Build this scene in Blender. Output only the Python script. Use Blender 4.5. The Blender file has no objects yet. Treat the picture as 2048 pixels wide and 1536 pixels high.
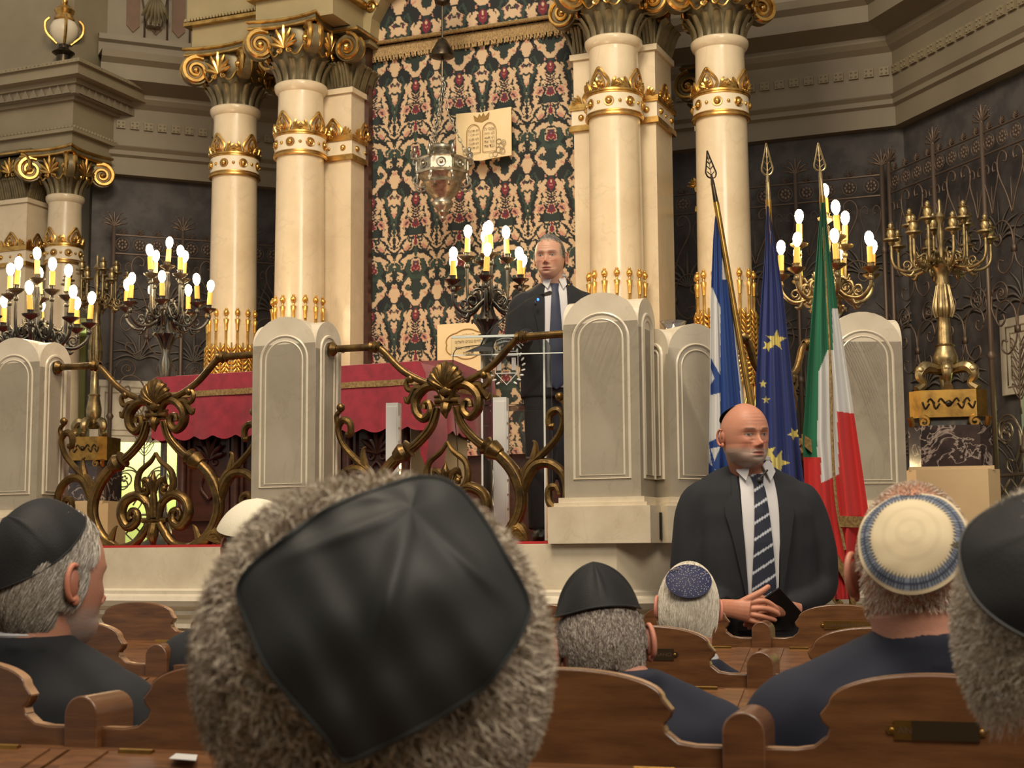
import bpy, math, random
import numpy as np
from mathutils import Matrix, Vector
PI=math.pi
random.seed(7); RNG=np.random.default_rng(7)
SC=bpy.context.scene; COL=SC.collection
# ---------------------------------------------------------------- camera
FP=3000.; TH=math.atan(337/3000.); RO=math.radians(.4); CZ=1.22
cF=np.array([0,math.cos(TH),math.sin(TH)]); _R=np.array([1.,0,0]); _U=np.array([0,-math.sin(TH),math.cos(TH)])
cR=math.cos(RO)*_R-math.sin(RO)*_U; cU=math.sin(RO)*_R+math.cos(RO)*_U; cC=np.array([0,0,CZ])
def P(px,py,y):
    r=cF+(px-1024)/FP*cR+(768-py)/FP*cU
    return cC+r*(y/r[1])
cam=bpy.data.cameras.new('camera'); camo=bpy.data.objects.new('camera',cam); COL.objects.link(camo)
M=Matrix(((cR[0],cU[0],-cF[0],cC[0]),(cR[1],cU[1],-cF[1],cC[1]),(cR[2],cU[2],-cF[2],cC[2]),(0,0,0,1)))
camo.matrix_world=M
cam.sensor_width=36; cam.sensor_fit='HORIZONTAL'; cam.lens=FP/2048*36; cam.clip_start=.05; cam.clip_end=80
cam.dof.use_dof=True; cam.dof.focus_distance=6.2; cam.dof.aperture_fstop=11
SC.camera=camo
# ---------------------------------------------------------------- world, lights, exposure
w=bpy.data.worlds.new('world'); SC.world=w; w.use_nodes=True
w.node_tree.nodes['Background'].inputs[0].default_value=(1,.90,.78,1)
w.node_tree.nodes['Background'].inputs[1].default_value=.50
SC.view_settings.view_transform='Standard'; SC.view_settings.look='None'
SC.view_settings.exposure=0; SC.view_settings.gamma=1; SC.view_settings.use_curve_mapping=False
def light(kind,loc,power,color,size=.1,target=None,spot=None,blend=.6,sy=None):
    l=bpy.data.lights.new('light',kind); l.energy=power; l.color=color
    if kind=='AREA':
        l.size=size
        if sy: l.shape='RECTANGLE'; l.size_y=sy
    else: l.shadow_soft_size=size
    if spot: l.spot_size=math.radians(spot); l.spot_blend=blend
    o=bpy.data.objects.new('light',l); COL.objects.link(o); o.location=loc
    if target is not None:
        o.rotation_euler=(Vector(target)-Vector(loc)).to_track_quat('-Z','Y').to_euler()
    return o
WARM=(1,.84,.62)
light('AREA',(-1.2,3.2,8.2),600,WARM,2.6,(-.3,9.5,3))      # great chandelier of the hall
light('AREA',(1.6,-1.0,5.6),270,(1,.88,.72),2.5,(.4,6,1.2))   # lamps over the pews, behind the camera
# ---------------------------------------------------------------- building frame: u along the ark front, v into the building
PHI=math.radians(22.7); cu,su=math.cos(PHI),math.sin(PHI); OX,OY=-.41,10.15
def B(u,v,z=0): return np.array([OX+cu*u+su*v, OY-su*u+cu*v, z])
# ---------------------------------------------------------------- materials
def lin(c):
    return tuple((x/12.92 if x<=.04045 else ((x+.055)/1.055)**2.4) for x in [v/255. for v in c])
MATS={}
def mat(name,rgb=None,rough=.5,metal=0,noise=None,bump=None,vc=None,emit=None,coat=0,trans=0,sheen=0,scale=(1,1,1),veins=None,spec=.5,grain=None):
    m=bpy.data.materials.new(name); m.use_nodes=True; nt=m.node_tree; b=nt.nodes['Principled BSDF']; L=nt.links.new
    b.inputs['Roughness'].default_value=rough; b.inputs['Metallic'].default_value=metal
    b.inputs['Specular IOR Level'].default_value=spec
    if rgb: b.inputs['Base Color'].default_value=(*lin(rgb),1)
    if coat: b.inputs['Coat Weight'].default_value=coat; b.inputs['Coat Roughness'].default_value=.12
    if trans: b.inputs['Transmission Weight'].default_value=trans; b.inputs['IOR'].default_value=1.45
    if sheen: b.inputs['Sheen Weight'].default_value=sheen
    tc=nt.nodes.new('ShaderNodeTexCoord'); mp=nt.nodes.new('ShaderNodeMapping'); L(tc.outputs['Object'],mp.inputs[0]); mp.inputs['Scale'].default_value=scale
    src=None
    if vc:
        a=nt.nodes.new('ShaderNodeVertexColor'); a.layer_name='Col'; src=a.outputs[0]
    if noise:   # (scale, rgb2, amount low, high)
        n=nt.nodes.new('ShaderNodeTexNoise'); n.inputs['Scale'].default_value=noise[0]; n.inputs['Detail'].default_value=8; n.inputs['Roughness'].default_value=.62
        L(mp.outputs[0],n.inputs[0])
        r=nt.nodes.new('ShaderNodeValToRGB'); r.color_ramp.elements[0].position=noise[2]; r.color_ramp.elements[1].position=noise[3]
        L(n.outputs[0],r.inputs[0]); x=nt.nodes.new('ShaderNodeMix'); x.data_type='RGBA'
        L(r.outputs[0],x.inputs['Factor'])
        if src: L(src,x.inputs['A'])
        else: x.inputs['A'].default_value=(*lin(rgb),1)
        x.inputs['B'].default_value=(*lin(noise[1]),1); src=x.outputs['Result']
    if veins:   # (scale, rgb, width)
        n=nt.nodes.new('ShaderNodeTexNoise'); n.inputs['Scale'].default_value=veins[0]; n.inputs['Detail'].default_value=6; n.inputs['Distortion'].default_value=1.2
        L(mp.outputs[0],n.inputs[0])
        q=nt.nodes.new('ShaderNodeMath'); q.operation='SUBTRACT'; q.inputs[1].default_value=.5; L(n.outputs[0],q.inputs[0])
        q2=nt.nodes.new('ShaderNodeMath'); q2.operation='ABSOLUTE'; L(q.outputs[0],q2.inputs[0])
        r=nt.nodes.new('ShaderNodeValToRGB'); r.color_ramp.elements[0].color=(1,1,1,1); r.color_ramp.elements[1].color=(0,0,0,1); r.color_ramp.elements[1].position=veins[2]
        L(q2.outputs[0],r.inputs[0]); x=nt.nodes.new('ShaderNodeMix'); x.data_type='RGBA'
        q3=nt.nodes.new('ShaderNodeMath'); q3.operation='MULTIPLY'; q3.inputs[1].default_value=veins[3]; L(r.outputs[0],q3.inputs[0]); L(q3.outputs[0],x.inputs['Factor'])
        if src: L(src,x.inputs['A'])
        else: x.inputs['A'].default_value=(*lin(rgb),1)
        x.inputs['B'].default_value=(*lin(veins[1]),1); src=x.outputs['Result']
    if src: L(src,b.inputs['Base Color'])
    if bump:    # (scale, strength)
        n=nt.nodes.new('ShaderNodeTexNoise'); n.inputs['Scale'].default_value=bump[0]; n.inputs['Detail'].default_value=4
        L(mp.outputs[0],n.inputs[0])
        u=nt.nodes.new('ShaderNodeBump'); u.inputs['Strength'].default_value=bump[1]; u.inputs['Distance'].default_value=.01
        L(n.outputs[0],u.inputs['Height']); L(u.outputs[0],b.inputs['Normal'])
    if emit:
        b.inputs['Emission Color'].default_value=(*lin(emit[0]),1); b.inputs['Emission Strength'].default_value=emit[1]
    MATS[name]=m; return m
mat('cream',(214,198,168),.28,noise=(2.5,(190,172,142),.35,.75),veins=(1.6,(180,162,134),.012,.3),coat=.3)
mat('creamband',(216,204,178),.4)
mat('pier',(212,202,182),.33,noise=(3.2,(184,172,150),.35,.8),veins=(2.6,(166,150,124),.010,.22),coat=.15)
mat('pierbase',(212,200,176),.4,noise=(5,(184,168,142),.35,.8),veins=(3.5,(170,150,122),.012,.22))
mat('beige',(196,172,132),.4,noise=(2.5,(176,150,112),.3,.8))
mat('dmarble',(62,50,48),.18,noise=(5,(38,30,32),.4,.6),veins=(5,(170,156,146),.02,.8),coat=.5)
mat('gold',(220,180,106),.32,1,noise=(14,(150,108,50),.4,.75))
mat('giltw',(230,188,104),.3,.85,noise=(20,(190,140,60),.4,.75))
mat('capital',(120,108,78),.42,.35,noise=(9,(86,78,58),.4,.7))
mat('bronze',(128,100,56),.38,.9,noise=(16,(70,56,38),.35,.7),bump=(60,.15))
mat('bronzed',(84,72,56),.35,.9,noise=(16,(44,40,36),.35,.7))
mat('darkbronze',(78,78,76),.33,.8,noise=(14,(128,116,92),.5,.8))
mat('oldbrass',(170,150,108),.36,.85,noise=(16,(96,86,66),.4,.7))
mat('iron',(112,96,84),.5,.6)
mat('silver',(184,178,162),.32,.85,noise=(22,(110,104,92),.4,.7))
mat('wood',(110,72,42),.38,noise=(3,(74,44,24),.35,.7),scale=(1.2,1.2,14),coat=.25,bump=(30,.05))
mat('woodh',(112,74,42),.36,noise=(3,(72,44,24),.35,.7),scale=(2,14,14),coat=.25,bump=(30,.05))
mat('woodedge',(186,150,116),.35,noise=(8,(120,82,52),.35,.7),coat=.3)
mat('woodd',(70,38,26),.4,noise=(4,(44,22,16),.35,.7),scale=(1,1,6),coat=.2)
mat('taupe',(138,127,106),.6,noise=(1.4,(120,110,92),.3,.8))
mat('taupel',(146,134,108),.55,noise=(2,(126,114,90),.3,.8))
mat('brownpanel',(118,88,66),.6,noise=(5,(98,76,58),.3,.8))
mat('browndark',(72,52,42),.6)
mat('entmain',(158,144,106),.5,noise=(2,(134,120,88),.3,.8))
mat('redcloth',(150,32,52),.75,noise=(18,(128,24,44),.4,.65),sheen=.3)
mat('goldbraid',(160,132,84),.6,.3,noise=(80,(120,96,60),.4,.6))
mat('redcarpet',(160,34,36),.9)
mat('floor',(120,96,70),.4,noise=(3,(96,76,56),.3,.8))
mat('acrylic',(245,250,250),.02,trans=1,spec=.5)
mat('clearedge',(222,230,226),.1,spec=.8)
mat('white',(206,206,204),.35)
mat('paper',(226,204,160),.6,noise=(4,(214,190,144),.3,.8))
mat('greentree',(60,70,60),.6)
mat('ink',(84,60,46),.6); mat('inkgold',(150,116,60),.5,.2); mat('cloudink',(170,156,128),.6)
mat('brass',(176,138,70),.3,.9,noise=(12,(120,92,50),.4,.7)); mat('tarnish',(74,62,44),.4,.7)
mat('black',(14,14,15),.5); mat('blackcloth',(18,19,20),.62,bump=(300,.10),spec=.3); mat('satin',(30,32,31),.55,bump=(300,.03),spec=.35)
mat('suit',(21,23,30),.85,bump=(500,.06)); mat('suitnavy',(21,25,42),.85,bump=(500,.06)); mat('suitdark',(20,22,27),.85,bump=(400,.05))
mat('shirt',(196,194,196),.7); mat('tienavy',(27,37,62),.6)
mat('vc',rough=.75,vc=1); mat('vccloth',rough=.8,vc=1,sheen=.05,bump=(400,.05)); mat('vchair',rough=.55,vc=1)
mat('skin',rough=.5,vc=1,bump=(260,.10))
m=MATS['skin']; b_=m.node_tree.nodes['Principled BSDF']; b_.inputs['Subsurface Weight'].default_value=.12; b_.inputs['Subsurface Radius'].default_value=(.01,.004,.002); b_.inputs['Subsurface Scale'].default_value=.5
mat('bulb',(255,240,210),.3,emit=((255,226,170),30)); mat('candle',(236,178,90),.4,emit=((255,160,50),.5))
mat('blueled',(40,80,255),.3,emit=((30,80,255),8))
mat('litroom',(210,220,160),.8,emit=((214,224,150),.55)); mat('roomwall',(196,204,140),.8)
mat('darkwall',(84,79,77),.7,noise=(6,(66,62,62),.4,.6)); mat('darkpat',(104,97,90),.6); mat('darkgreen',(30,42,36),.7)
mat('mirror',(200,190,180),.05,1)
mat('lens',(200,205,210),.05,trans=.9)
# ---------------------------------------------------------------- mesh builder
def rotz(a): c,s=math.cos(a),math.sin(a); return np.array([[c,-s,0],[s,c,0],[0,0,1]])
def rotx(a): c,s=math.cos(a),math.sin(a); return np.array([[1,0,0],[0,c,-s],[0,s,c]])
def roty(a): c,s=math.cos(a),math.sin(a); return np.array([[c,0,s],[0,1,0],[-s,0,c]])
def crom(pts,n=6,closed=False):
    p=np.array(pts,float)
    if len(p)<3: return p
    if closed: q=np.vstack([p[-1],p,p[0],p[1]])
    else: q=np.vstack([2*p[0]-p[1],p,2*p[-1]-p[-2]])
    out=[]
    for i in range(len(q)-3):
        a,b,c,d=q[i:i+4]
        for k in range(n):
            t=k/n; out.append(.5*((2*b)+(-a+c)*t+(2*a-5*b+4*c-d)*t*t+(-a+3*b-3*c+d)*t**3))
    if not closed: out.append(p[-1])
    return np.array(out)
class MB:
    def __init__(s): s.v=[]; s.f=[]; s.n=0; s.c=[]; s.usec=False
    def add(s,v,f,col=None):
        v=np.asarray(v,float); k=s.n
        s.v.append(v); s.f.extend([tuple(i+k for i in q) for q in f]); s.n+=len(v)
        if col is not None:
            s.usec=True; c=np.asarray(col,float)
            if c.ndim==1: c=np.tile(c,(len(v),1))
            s.c.append(c)
        else: s.c.append(np.ones((len(v),3))*.5)
        return s
    def box(s,x0,x1,y0,y1,z0,z1,T=None,col=None):
        v=np.array([(x,y,z) for x in (x0,x1) for y in (y0,y1) for z in (z0,z1)],float)
        if T is not None: v=T(v)
        return s.add(v,[(0,1,3,2),(4,6,7,5),(0,4,5,1),(2,3,7,6),(0,2,6,4),(1,5,7,3)],col)
    def prism(s,poly,d0,d1,plane='xz',T=None,col=None):
        p=np.array(poly,float); n=len(p); a=np.zeros((n,3)); b=np.zeros((n,3))
        if plane=='xz': a[:,0]=p[:,0];a[:,2]=p[:,1];a[:,1]=d0; b[:]=a; b[:,1]=d1
        elif plane=='yz': a[:,1]=p[:,0];a[:,2]=p[:,1];a[:,0]=d0; b[:]=a; b[:,0]=d1
        else: a[:,0]=p[:,0];a[:,1]=p[:,1];a[:,2]=d0; b[:]=a; b[:,2]=d1
        v=np.vstack([a,b]); f=[tuple(range(n)),tuple(range(2*n-1,n-1,-1))]+[(i,i+n,(i+1)%n+n,(i+1)%n) for i in range(n)]
        if T is not None: v=T(v)
        return s.add(v,f,col)
    def lathe(s,prof,c=(0,0,0),seg=24,T=None,sx=1,sy=1,col=None,a0=0,a1=2*PI):
        full=abs(a1-a0-2*PI)<1e-6; m=seg if full else seg+1; v=[];n=len(prof)
        for k in range(m):
            a=a0+(a1-a0)*k/seg
            for r,z in prof: v.append((c[0]+r*math.cos(a)*sx,c[1]+r*math.sin(a)*sy,c[2]+z))
        v=np.array(v); f=[]
        for k in range(seg):
            k2=(k+1)%m
            for i in range(n-1): f.append((k*n+i,k2*n+i,k2*n+i+1,k*n+i+1))
        if T is not None: v=T(v)
        return s.add(v,f,col)
    def tube(s,pts,r,sides=8,closed=False,cap=True,flat=1,nrm=None,T=None,col=None):
        p=np.asarray(pts,float); n=len(p); r=np.ones(n)*r if np.isscalar(r) else np.interp(np.linspace(0,1,n),np.linspace(0,1,len(r)),r)
        t=np.roll(p,-1,0)-np.roll(p,1,0) if closed else np.gradient(p,axis=0)
        t/=np.linalg.norm(t,axis=1)[:,None]+1e-12
        if nrm is None:
            up=np.array([0,0,1.]); 
            if abs(t[0]@up)>.9: up=np.array([0,1.,0])
        else: up=np.array(nrm,float)
        v=[];a=up-t[0]*(up@t[0]); a/=np.linalg.norm(a)+1e-12
        for i in range(n):
            a=a-t[i]*(a@t[i]); a/=np.linalg.norm(a)+1e-12; b=np.cross(t[i],a)
            for k in range(sides):
                g=2*PI*k/sides; v.append(p[i]+r[i]*(math.cos(g)*a*flat+math.sin(g)*b))
        f=[]; 
        for i in range(n if closed else n-1):
            j=(i+1)%n
            for k in range(sides): k2=(k+1)%sides; f.append((i*sides+k,i*sides+k2,j*sides+k2,j*sides+k))
        if cap and not closed: f.append(tuple(range(sides-1,-1,-1))); f.append(tuple((n-1)*sides+k for k in range(sides)))
        v=np.array(v)
        if T is not None: v=T(v)
        return s.add(v,f,col)
    def ell(s,c,r,R=None,nu=14,nv=10,col=None,T=None):
        v=[];r=np.ones(3)*r
        for j in range(nv+1):
            th=PI*j/nv
            for i in range(nu): ph=2*PI*i/nu; v.append((math.sin(th)*math.cos(ph),math.sin(th)*math.sin(ph),math.cos(th)))
        v=np.array(v)*r
        if R is not None: v=v@np.asarray(R).T
        v=v+np.array(c)
        f=[(j*nu+i,(j+1)*nu+i,(j+1)*nu+(i+1)%nu,j*nu+(i+1)%nu) for j in range(nv) for i in range(nu)]
        if T is not None: v=T(v)
        return s.add(v,f,col)
    def grid(s,V,closed=False,col=None):   # V (m,n,3)
        m,n=V.shape[:2]; f=[]
        for i in range(m-1):
            for j in range(n if closed else n-1):
                k=(j+1)%n; f.append((i*n+j,i*n+k,(i+1)*n+k,(i+1)*n+j))
        return s.add(V.reshape(-1,3),f,None if col is None else np.asarray(col).reshape(-1,3))
    def slab(s,V,th,col=None):  # grid with thickness th pushed along +y-ish normal
        V=np.asarray(V,float); m,n=V.shape[:2]; gu=np.gradient(V,axis=1); gv=np.gradient(V,axis=0); N=np.cross(gu,gv); N/=np.linalg.norm(N,axis=2)[...,None]+1e-12
        W=V+N*th; k=m*n; v=np.vstack([V.reshape(-1,3),W.reshape(-1,3)]); f=[]
        for i in range(m-1):
            for j in range(n-1):
                a=(i*n+j,i*n+j+1,(i+1)*n+j+1,(i+1)*n+j); f.append(a); f.append(tuple(x+k for x in a[::-1]))
        bd=[(0,j) for j in range(n)]+[(i,n-1) for i in range(1,m)]+[(m-1,j) for j in range(n-2,-1,-1)]+[(i,0) for i in range(m-2,0,-1)]
        ids=[i*n+j for i,j in bd]
        for a,b in zip(ids,ids[1:]+ids[:1]): f.append((b,a,a+k,b+k))
        c=None
        if col is not None: c=np.asarray(col).reshape(-1,3); c=np.vstack([c,c])
        return s.add(v,f,c)
    def arrays(s): return np.vstack(s.v) if s.v else np.zeros((0,3)), s.f
    def mesh(s,name,m,smooth=True):
        v,f=s.arrays(); me=bpy.data.meshes.new(name); me.from_pydata([tuple(x) for x in v],[],f) if len(v)<60000 else fastmesh(me,v,f)
        if s.usec:
            a=me.color_attributes.new('Col','FLOAT_COLOR','POINT'); c=np.vstack(s.c); a.data.foreach_set('color',np.hstack([c,np.ones((len(c),1))]).astype(np.float32).ravel())
        if smooth is True: me.shade_smooth()
        elif smooth: me.shade_smooth(); me.set_sharp_from_angle(angle=math.radians(smooth))
        me.materials.append(MATS[m] if isinstance(m,str) else m); return me
def fastmesh(me,v,f):
    lens=np.fromiter((len(q) for q in f),int,len(f)); flat=np.fromiter((i for q in f for i in q),int,int(lens.sum()))
    me.vertices.add(len(v)); me.vertices.foreach_set('co',v.astype(np.float32).ravel())
    me.loops.add(len(flat)); me.loops.foreach_set('vertex_index',flat)
    me.polygons.add(len(f)); me.polygons.foreach_set('loop_start',np.concatenate([[0],np.cumsum(lens)[:-1]])); me.update(calc_edges=True)
def obj(name,mb,m,parent=None,smooth=40,label=None,cat=None,group=None,kind=None,loc=None,rz=None):
    me=mb if isinstance(mb,bpy.types.Mesh) else mb.mesh(name,m,smooth)
    o=bpy.data.objects.new(name,me); COL.objects.link(o)
    if parent: o.parent=parent
    if loc is not None: o.location=loc
    if rz is not None: o.rotation_euler=(0,0,rz)
    if label: o['label']=label
    if cat: o['category']=cat
    if group: o['group']=group
    if kind: o['kind']=kind
    return o
def thing(name,label,cat,loc=(0,0,0),rz=0,group=None,kind=None):
    o=bpy.data.objects.new(name,None); COL.objects.link(o); o.location=loc; o.rotation_euler=(0,0,rz); o.empty_display_size=.1
    o['label']=label; o['category']=cat
    if group: o['group']=group
    if kind: o['kind']=kind
    return o
def inst(o,parent,loc,rz=0,name=None,rot=None,sc=None):
    c=o.copy(); COL.objects.link(c); c.parent=parent; c.location=loc; c.rotation_euler=rot if rot is not None else (0,0,rz)
    if sc is not None: c.scale=(sc,sc,sc) if np.isscalar(sc) else sc
    return c
def remesh(mb,voxel,smooth=3,it=.5):
    v,f=mb.arrays(); me=bpy.data.meshes.new('tmp'); me.from_pydata([tuple(x) for x in v],[],f)
    o=bpy.data.objects.new('tmp',me); COL.objects.link(o)
    r=o.modifiers.new('r','REMESH'); r.mode='VOXEL'; r.voxel_size=voxel
    if smooth: q=o.modifiers.new('s','SMOOTH'); q.iterations=smooth; q.factor=it
    dg=bpy.context.evaluated_depsgraph_get(); e=o.evaluated_get(dg); m2=e.to_mesh()
    n=len(m2.vertices); a=np.empty(n*3,np.float32); m2.vertices.foreach_get('co',a); F=[tuple(p.vertices) for p in m2.polygons]
    e.to_mesh_clear(); bpy.data.objects.remove(o); bpy.data.meshes.remove(me)
    return a.reshape(-1,3).astype(float),F
def vnoise(p,s,seed=0):  # cheap smooth noise -1..1
    p=np.asarray(p)*s; r=np.random.default_rng(seed); o=np.zeros(p.shape[:-1])
    for k in range(6):
        d=r.normal(size=p.shape[-1]); d/=np.linalg.norm(d); o+=np.sin(p@d*(1+.5*k)+r.uniform(0,6.28))/(1+.4*k)
    return o/3.5
def spiral(cx,cz,r0,r1,a0,turns,n=20,y=0):   # from radius r0 at angle a0 winding in to r1
    t=np.linspace(0,1,n); r=r0+(r1-r0)*t**.8; a=a0+turns*2*PI*t
    return np.stack([cx+r*np.cos(a),np.full(n,y),cz+r*np.sin(a)],1)
def text(parent,s,m,w,h,T,name='lettering',ext=.0008,bold=0,label=None):
    c=bpy.data.curves.new('t','FONT'); c.body=s; c.align_x='CENTER'; c.align_y='CENTER'; c.size=1; c.extrude=0; c.offset=bold
    o=bpy.data.objects.new('t',c); COL.objects.link(o); dg=bpy.context.evaluated_depsgraph_get(); e=o.evaluated_get(dg); me=e.to_mesh()
    v=np.array([x.co[:] for x in me.vertices]) if len(me.vertices) else np.zeros((0,3)); f=[tuple(p.vertices) for p in me.polygons]; e.to_mesh_clear(); bpy.data.objects.remove(o)
    if not len(v): return
    mn,mx=v.min(0),v.max(0); v=(v-(mn+mx)/2); v[:,0]*=w/(mx-mn)[0]; v[:,1]*=h/max((mx-mn)[1],1e-6)
    q=MB(); V=np.stack([v[:,0],np.zeros(len(v)),v[:,1]],1); q.add(T(V),f); return obj(name,q,m,parent,smooth=False,label=label)
# ================================================================ ROOM
def bT(v): # local (u,v,z) array -> world
    return np.stack([OX+cu*v[:,0]+su*v[:,1], OY-su*v[:,0]+cu*v[:,1], v[:,2]],1)
q=MB().box(-9,9,-5,18,-.1,0); obj('floor',q,'floor',smooth=False,kind='structure')
UL,UR,VW=-2.95,2.62,3.25      # octagon corners of the front wall, wall depth
LW=(UL-1.5,VW-1.5); RW=(UR+3.2,VW-3.6)
def wallseg(name,p,qq,z0,z1,th,m,holes=None,kind='structure'):
    # wall from p to q (u,v) with openings [(s0,s1,z0,z1)], thickness away from room
    p=np.array(p);r=np.array(qq)-p;L=np.linalg.norm(r);r/=L;n=np.array([-r[1],r[0]])
    mb=MB()
    def bx(s0,s1,a,b):
        if s1-s0<1e-4 or b-a<1e-4: return
        def T(v): return bT(np.stack([p[0]+r[0]*v[:,0]+n[0]*v[:,1],p[1]+r[1]*v[:,0]+n[1]*v[:,1],v[:,2]],1))
        mb.box(s0,s1,0,th,a,b,T=T)
    if not holes: bx(0,L,z0,z1)
    else:
        x=0
        for s0,s1,a,b in holes:
            bx(x,s0,z0,z1); bx(s0,s1,z0,a); bx(s0,s1,b,z1); x=s1
        bx(x,L,z0,z1)
    return obj(name,mb,m,smooth=False,kind=kind)
ZE=4.70
wallseg('wall_front',(UL,VW),(UR,VW),0,7.4,.2,'darkwall')
LL=1.5*2**.5; wallseg('wall_left',LW,(UL,VW),0,7.4,.2,'darkwall',holes=[(.03,LL-.62,.0,2.62)])
RL=np.hypot(3.2,3.6); wallseg('wall_right',(UR,VW),RW,0,7.4,.2,'darkwall',holes=[(1.35,2.6,.0,2.72)])
q=MB().box(-9,9,-5.2,-5,0,8); obj('wall_back',q,'taupe',smooth=False,kind='structure')
# rooms beyond the two openings, lit by their own lamps
def backroom(name,p,dirr,label,w=3.2):
    q=MB()
    r=np.array(dirr)/np.hypot(*dirr); n=np.array([-r[1],r[0]])
    def T(v): return bT(np.stack([p[0]+r[0]*v[:,0]+n[0]*v[:,1],p[1]+r[1]*v[:,0]+n[1]*v[:,1],v[:,2]],1))
    q.box(-w/2,w/2,1.7,1.8,0,3.4,T=T); q.box(-w/2,-w/2+.1,.25,1.7,0,3.4,T=T); q.box(w/2-.1,w/2,.25,1.7,0,3.4,T=T); q.box(-w/2,w/2,.25,1.8,3.3,3.4,T=T)
    obj(name,q,'roomwall',smooth=False,kind='structure')
    c=T(np.array([[0,1.0,2.6]]))[0]; light('POINT',c,105,(.93,1,.62),.25)
pl=np.array([UL,VW])+np.array([-1,-1])/2**.5*1.4; backroom('wall_left_room',pl,(1,1),'')
pr=np.array([UR,VW])+np.array([3.2,-3.6])/RL*2.0; backroom('wall_right_room',pr,(3.2,-3.6),'')
# entablature profile: (out towards the room, z)
EP=[(0,ZE),(.10,ZE),(.10,ZE+.16),(.13,ZE+.18),(.13,ZE+.22),(.16,ZE+.25),(.12,ZE+.27),(.12,ZE+.62),(.17,ZE+.66),(.2,ZE+.70),(.2,ZE+.74),(.42,ZE+.80),(.42,ZE+.94),(.48,ZE+.98),(.50,ZE+1.04),(.2,ZE+1.07),(.2,ZE+1.2),(.24,ZE+1.22),(.24,ZE+1.27),(.08,ZE+1.3),(.08,ZE+2.5),(0,ZE+2.5)]
path=[np.array(LW),np.array([UL,VW]),np.array([UR,VW]),np.array(RW)]
def miter(path,o):
    out=[]
    for i,p in enumerate(path):
        if i==0: r=path[1]-p; r/=np.linalg.norm(r); out.append(p+np.array([r[1],-r[0]])*o)
        elif i==len(path)-1: r=p-path[i-1]; r/=np.linalg.norm(r); out.append(p+np.array([r[1],-r[0]])*o)
        else:
            a=p-path[i-1]; a/=np.linalg.norm(a); b=path[i+1]-p; b/=np.linalg.norm(b); na=np.array([a[1],-a[0]]); nb=np.array([b[1],-b[0]])
            m_=(na+nb); m_/=m_@m_; out.append(p+2*m_*o)
    return out
def sweep(name,prof,path,m,seg,parent=None,kind='structure'):
    i=seg; v=[]
    for e in (i,i+1):
        for o,z in prof: pt=miter(path,o)[e]; v.append((pt[0],pt[1],z))
    n=len(prof); f=[(k,k+1,n+k+1,n+k) for k in range(n-1)]
    return obj(name,MB().add(bT(np.array(v)),f),m,parent,smooth=False,kind=kind)
for i,nm in enumerate(['trim_1','trim_2','trim_3']): sweep(nm,EP,path,'taupe',i)
# dentil blocks with small bosses along the frieze, panels and drops on the attic
def along(seg,s,out,z):
    a,b=path[seg],path[seg+1]; r=(b-a)/np.linalg.norm(b-a); n=np.array([r[1],-r[0]]); return a+r*s+n*out, math.atan2(r[1],r[0])
blk=MB().box(-.055,.055,-.03,.0,-.05,.05)
for sx in (-.027,.027):
    for sz in (-.025,.025): blk.ell((sx,-.034,sz),.013,nu=6,nv=4)
blkm=blk.mesh('frieze_block','taupel',30)
def ornstring(seg,s0,s1,step,z,out,parent,mesh,name,sc=1):
    s=s0
    while s<s1:
        p,a=along(seg,s,out,z); w=bT(np.array([[p[0],p[1],z]]))[0]
        o=obj(name,mesh,None,parent,loc=w,rz=a-PHI); o.scale=(sc,sc,sc); s+=step
tr=[bpy.data.objects[n] for n in ('trim_1','trim_2','trim_3')]
ornstring(0,.1,LL-.05,.125,ZE+.46,.12,tr[0],blkm,'frieze_block',.72); ornstring(1,3.2,UR-UL-.1,.125,ZE+.46,.12,tr[1],blkm,'frieze_block',.72); ornstring(2,.12,3.2,.125,ZE+.46,.12,tr[2],blkm,'frieze_block',.8)
pan=MB().box(-.075,.075,-.02,0,-.42,.35); pan.add(np.array([(-.075,-.02,.35),(.075,-.02,.35),(0,-.02,.42),(-.075,0,.35),(.075,0,.35),(0,0,.42)]),[(0,1,2),(0,3,4,1),(1,4,5,2),(2,5,3,0)])
pan.add(np.array([(-.075,-.02,-.42),(.075,-.02,-.42),(0,-.02,-.50),(-.075,0,-.42),(.075,0,-.42),(0,0,-.50)]),[(0,2,1),(0,1,4,3),(1,2,5,4),(2,0,3,5)])
panm=pan.mesh('attic_panel','brownpanel',False)
drp=MB().tube([(0,-.02,.46),(0,-.02,-.56)],[.012,.012],6); drp.ell((0,-.02,-.56),(.026,.02,.05),nu=8,nv=5); drp.ell((0,-.02,.47),(.05,.02,.035),nu=8,nv=5)
drpm=drp.mesh('drop_moulding','browndark')
for seg,a,b in ((0,.2,LL),(1,0,UR-UL),):
    ornstring(seg,a+.12,b-.05,.21,ZE+1.76,.08,tr[seg],panm,'attic_panel',.8); ornstring(seg,a+.225,b-.05,.21,ZE+1.74,.08,tr[seg],drpm,'drop_moulding',.8)
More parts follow.
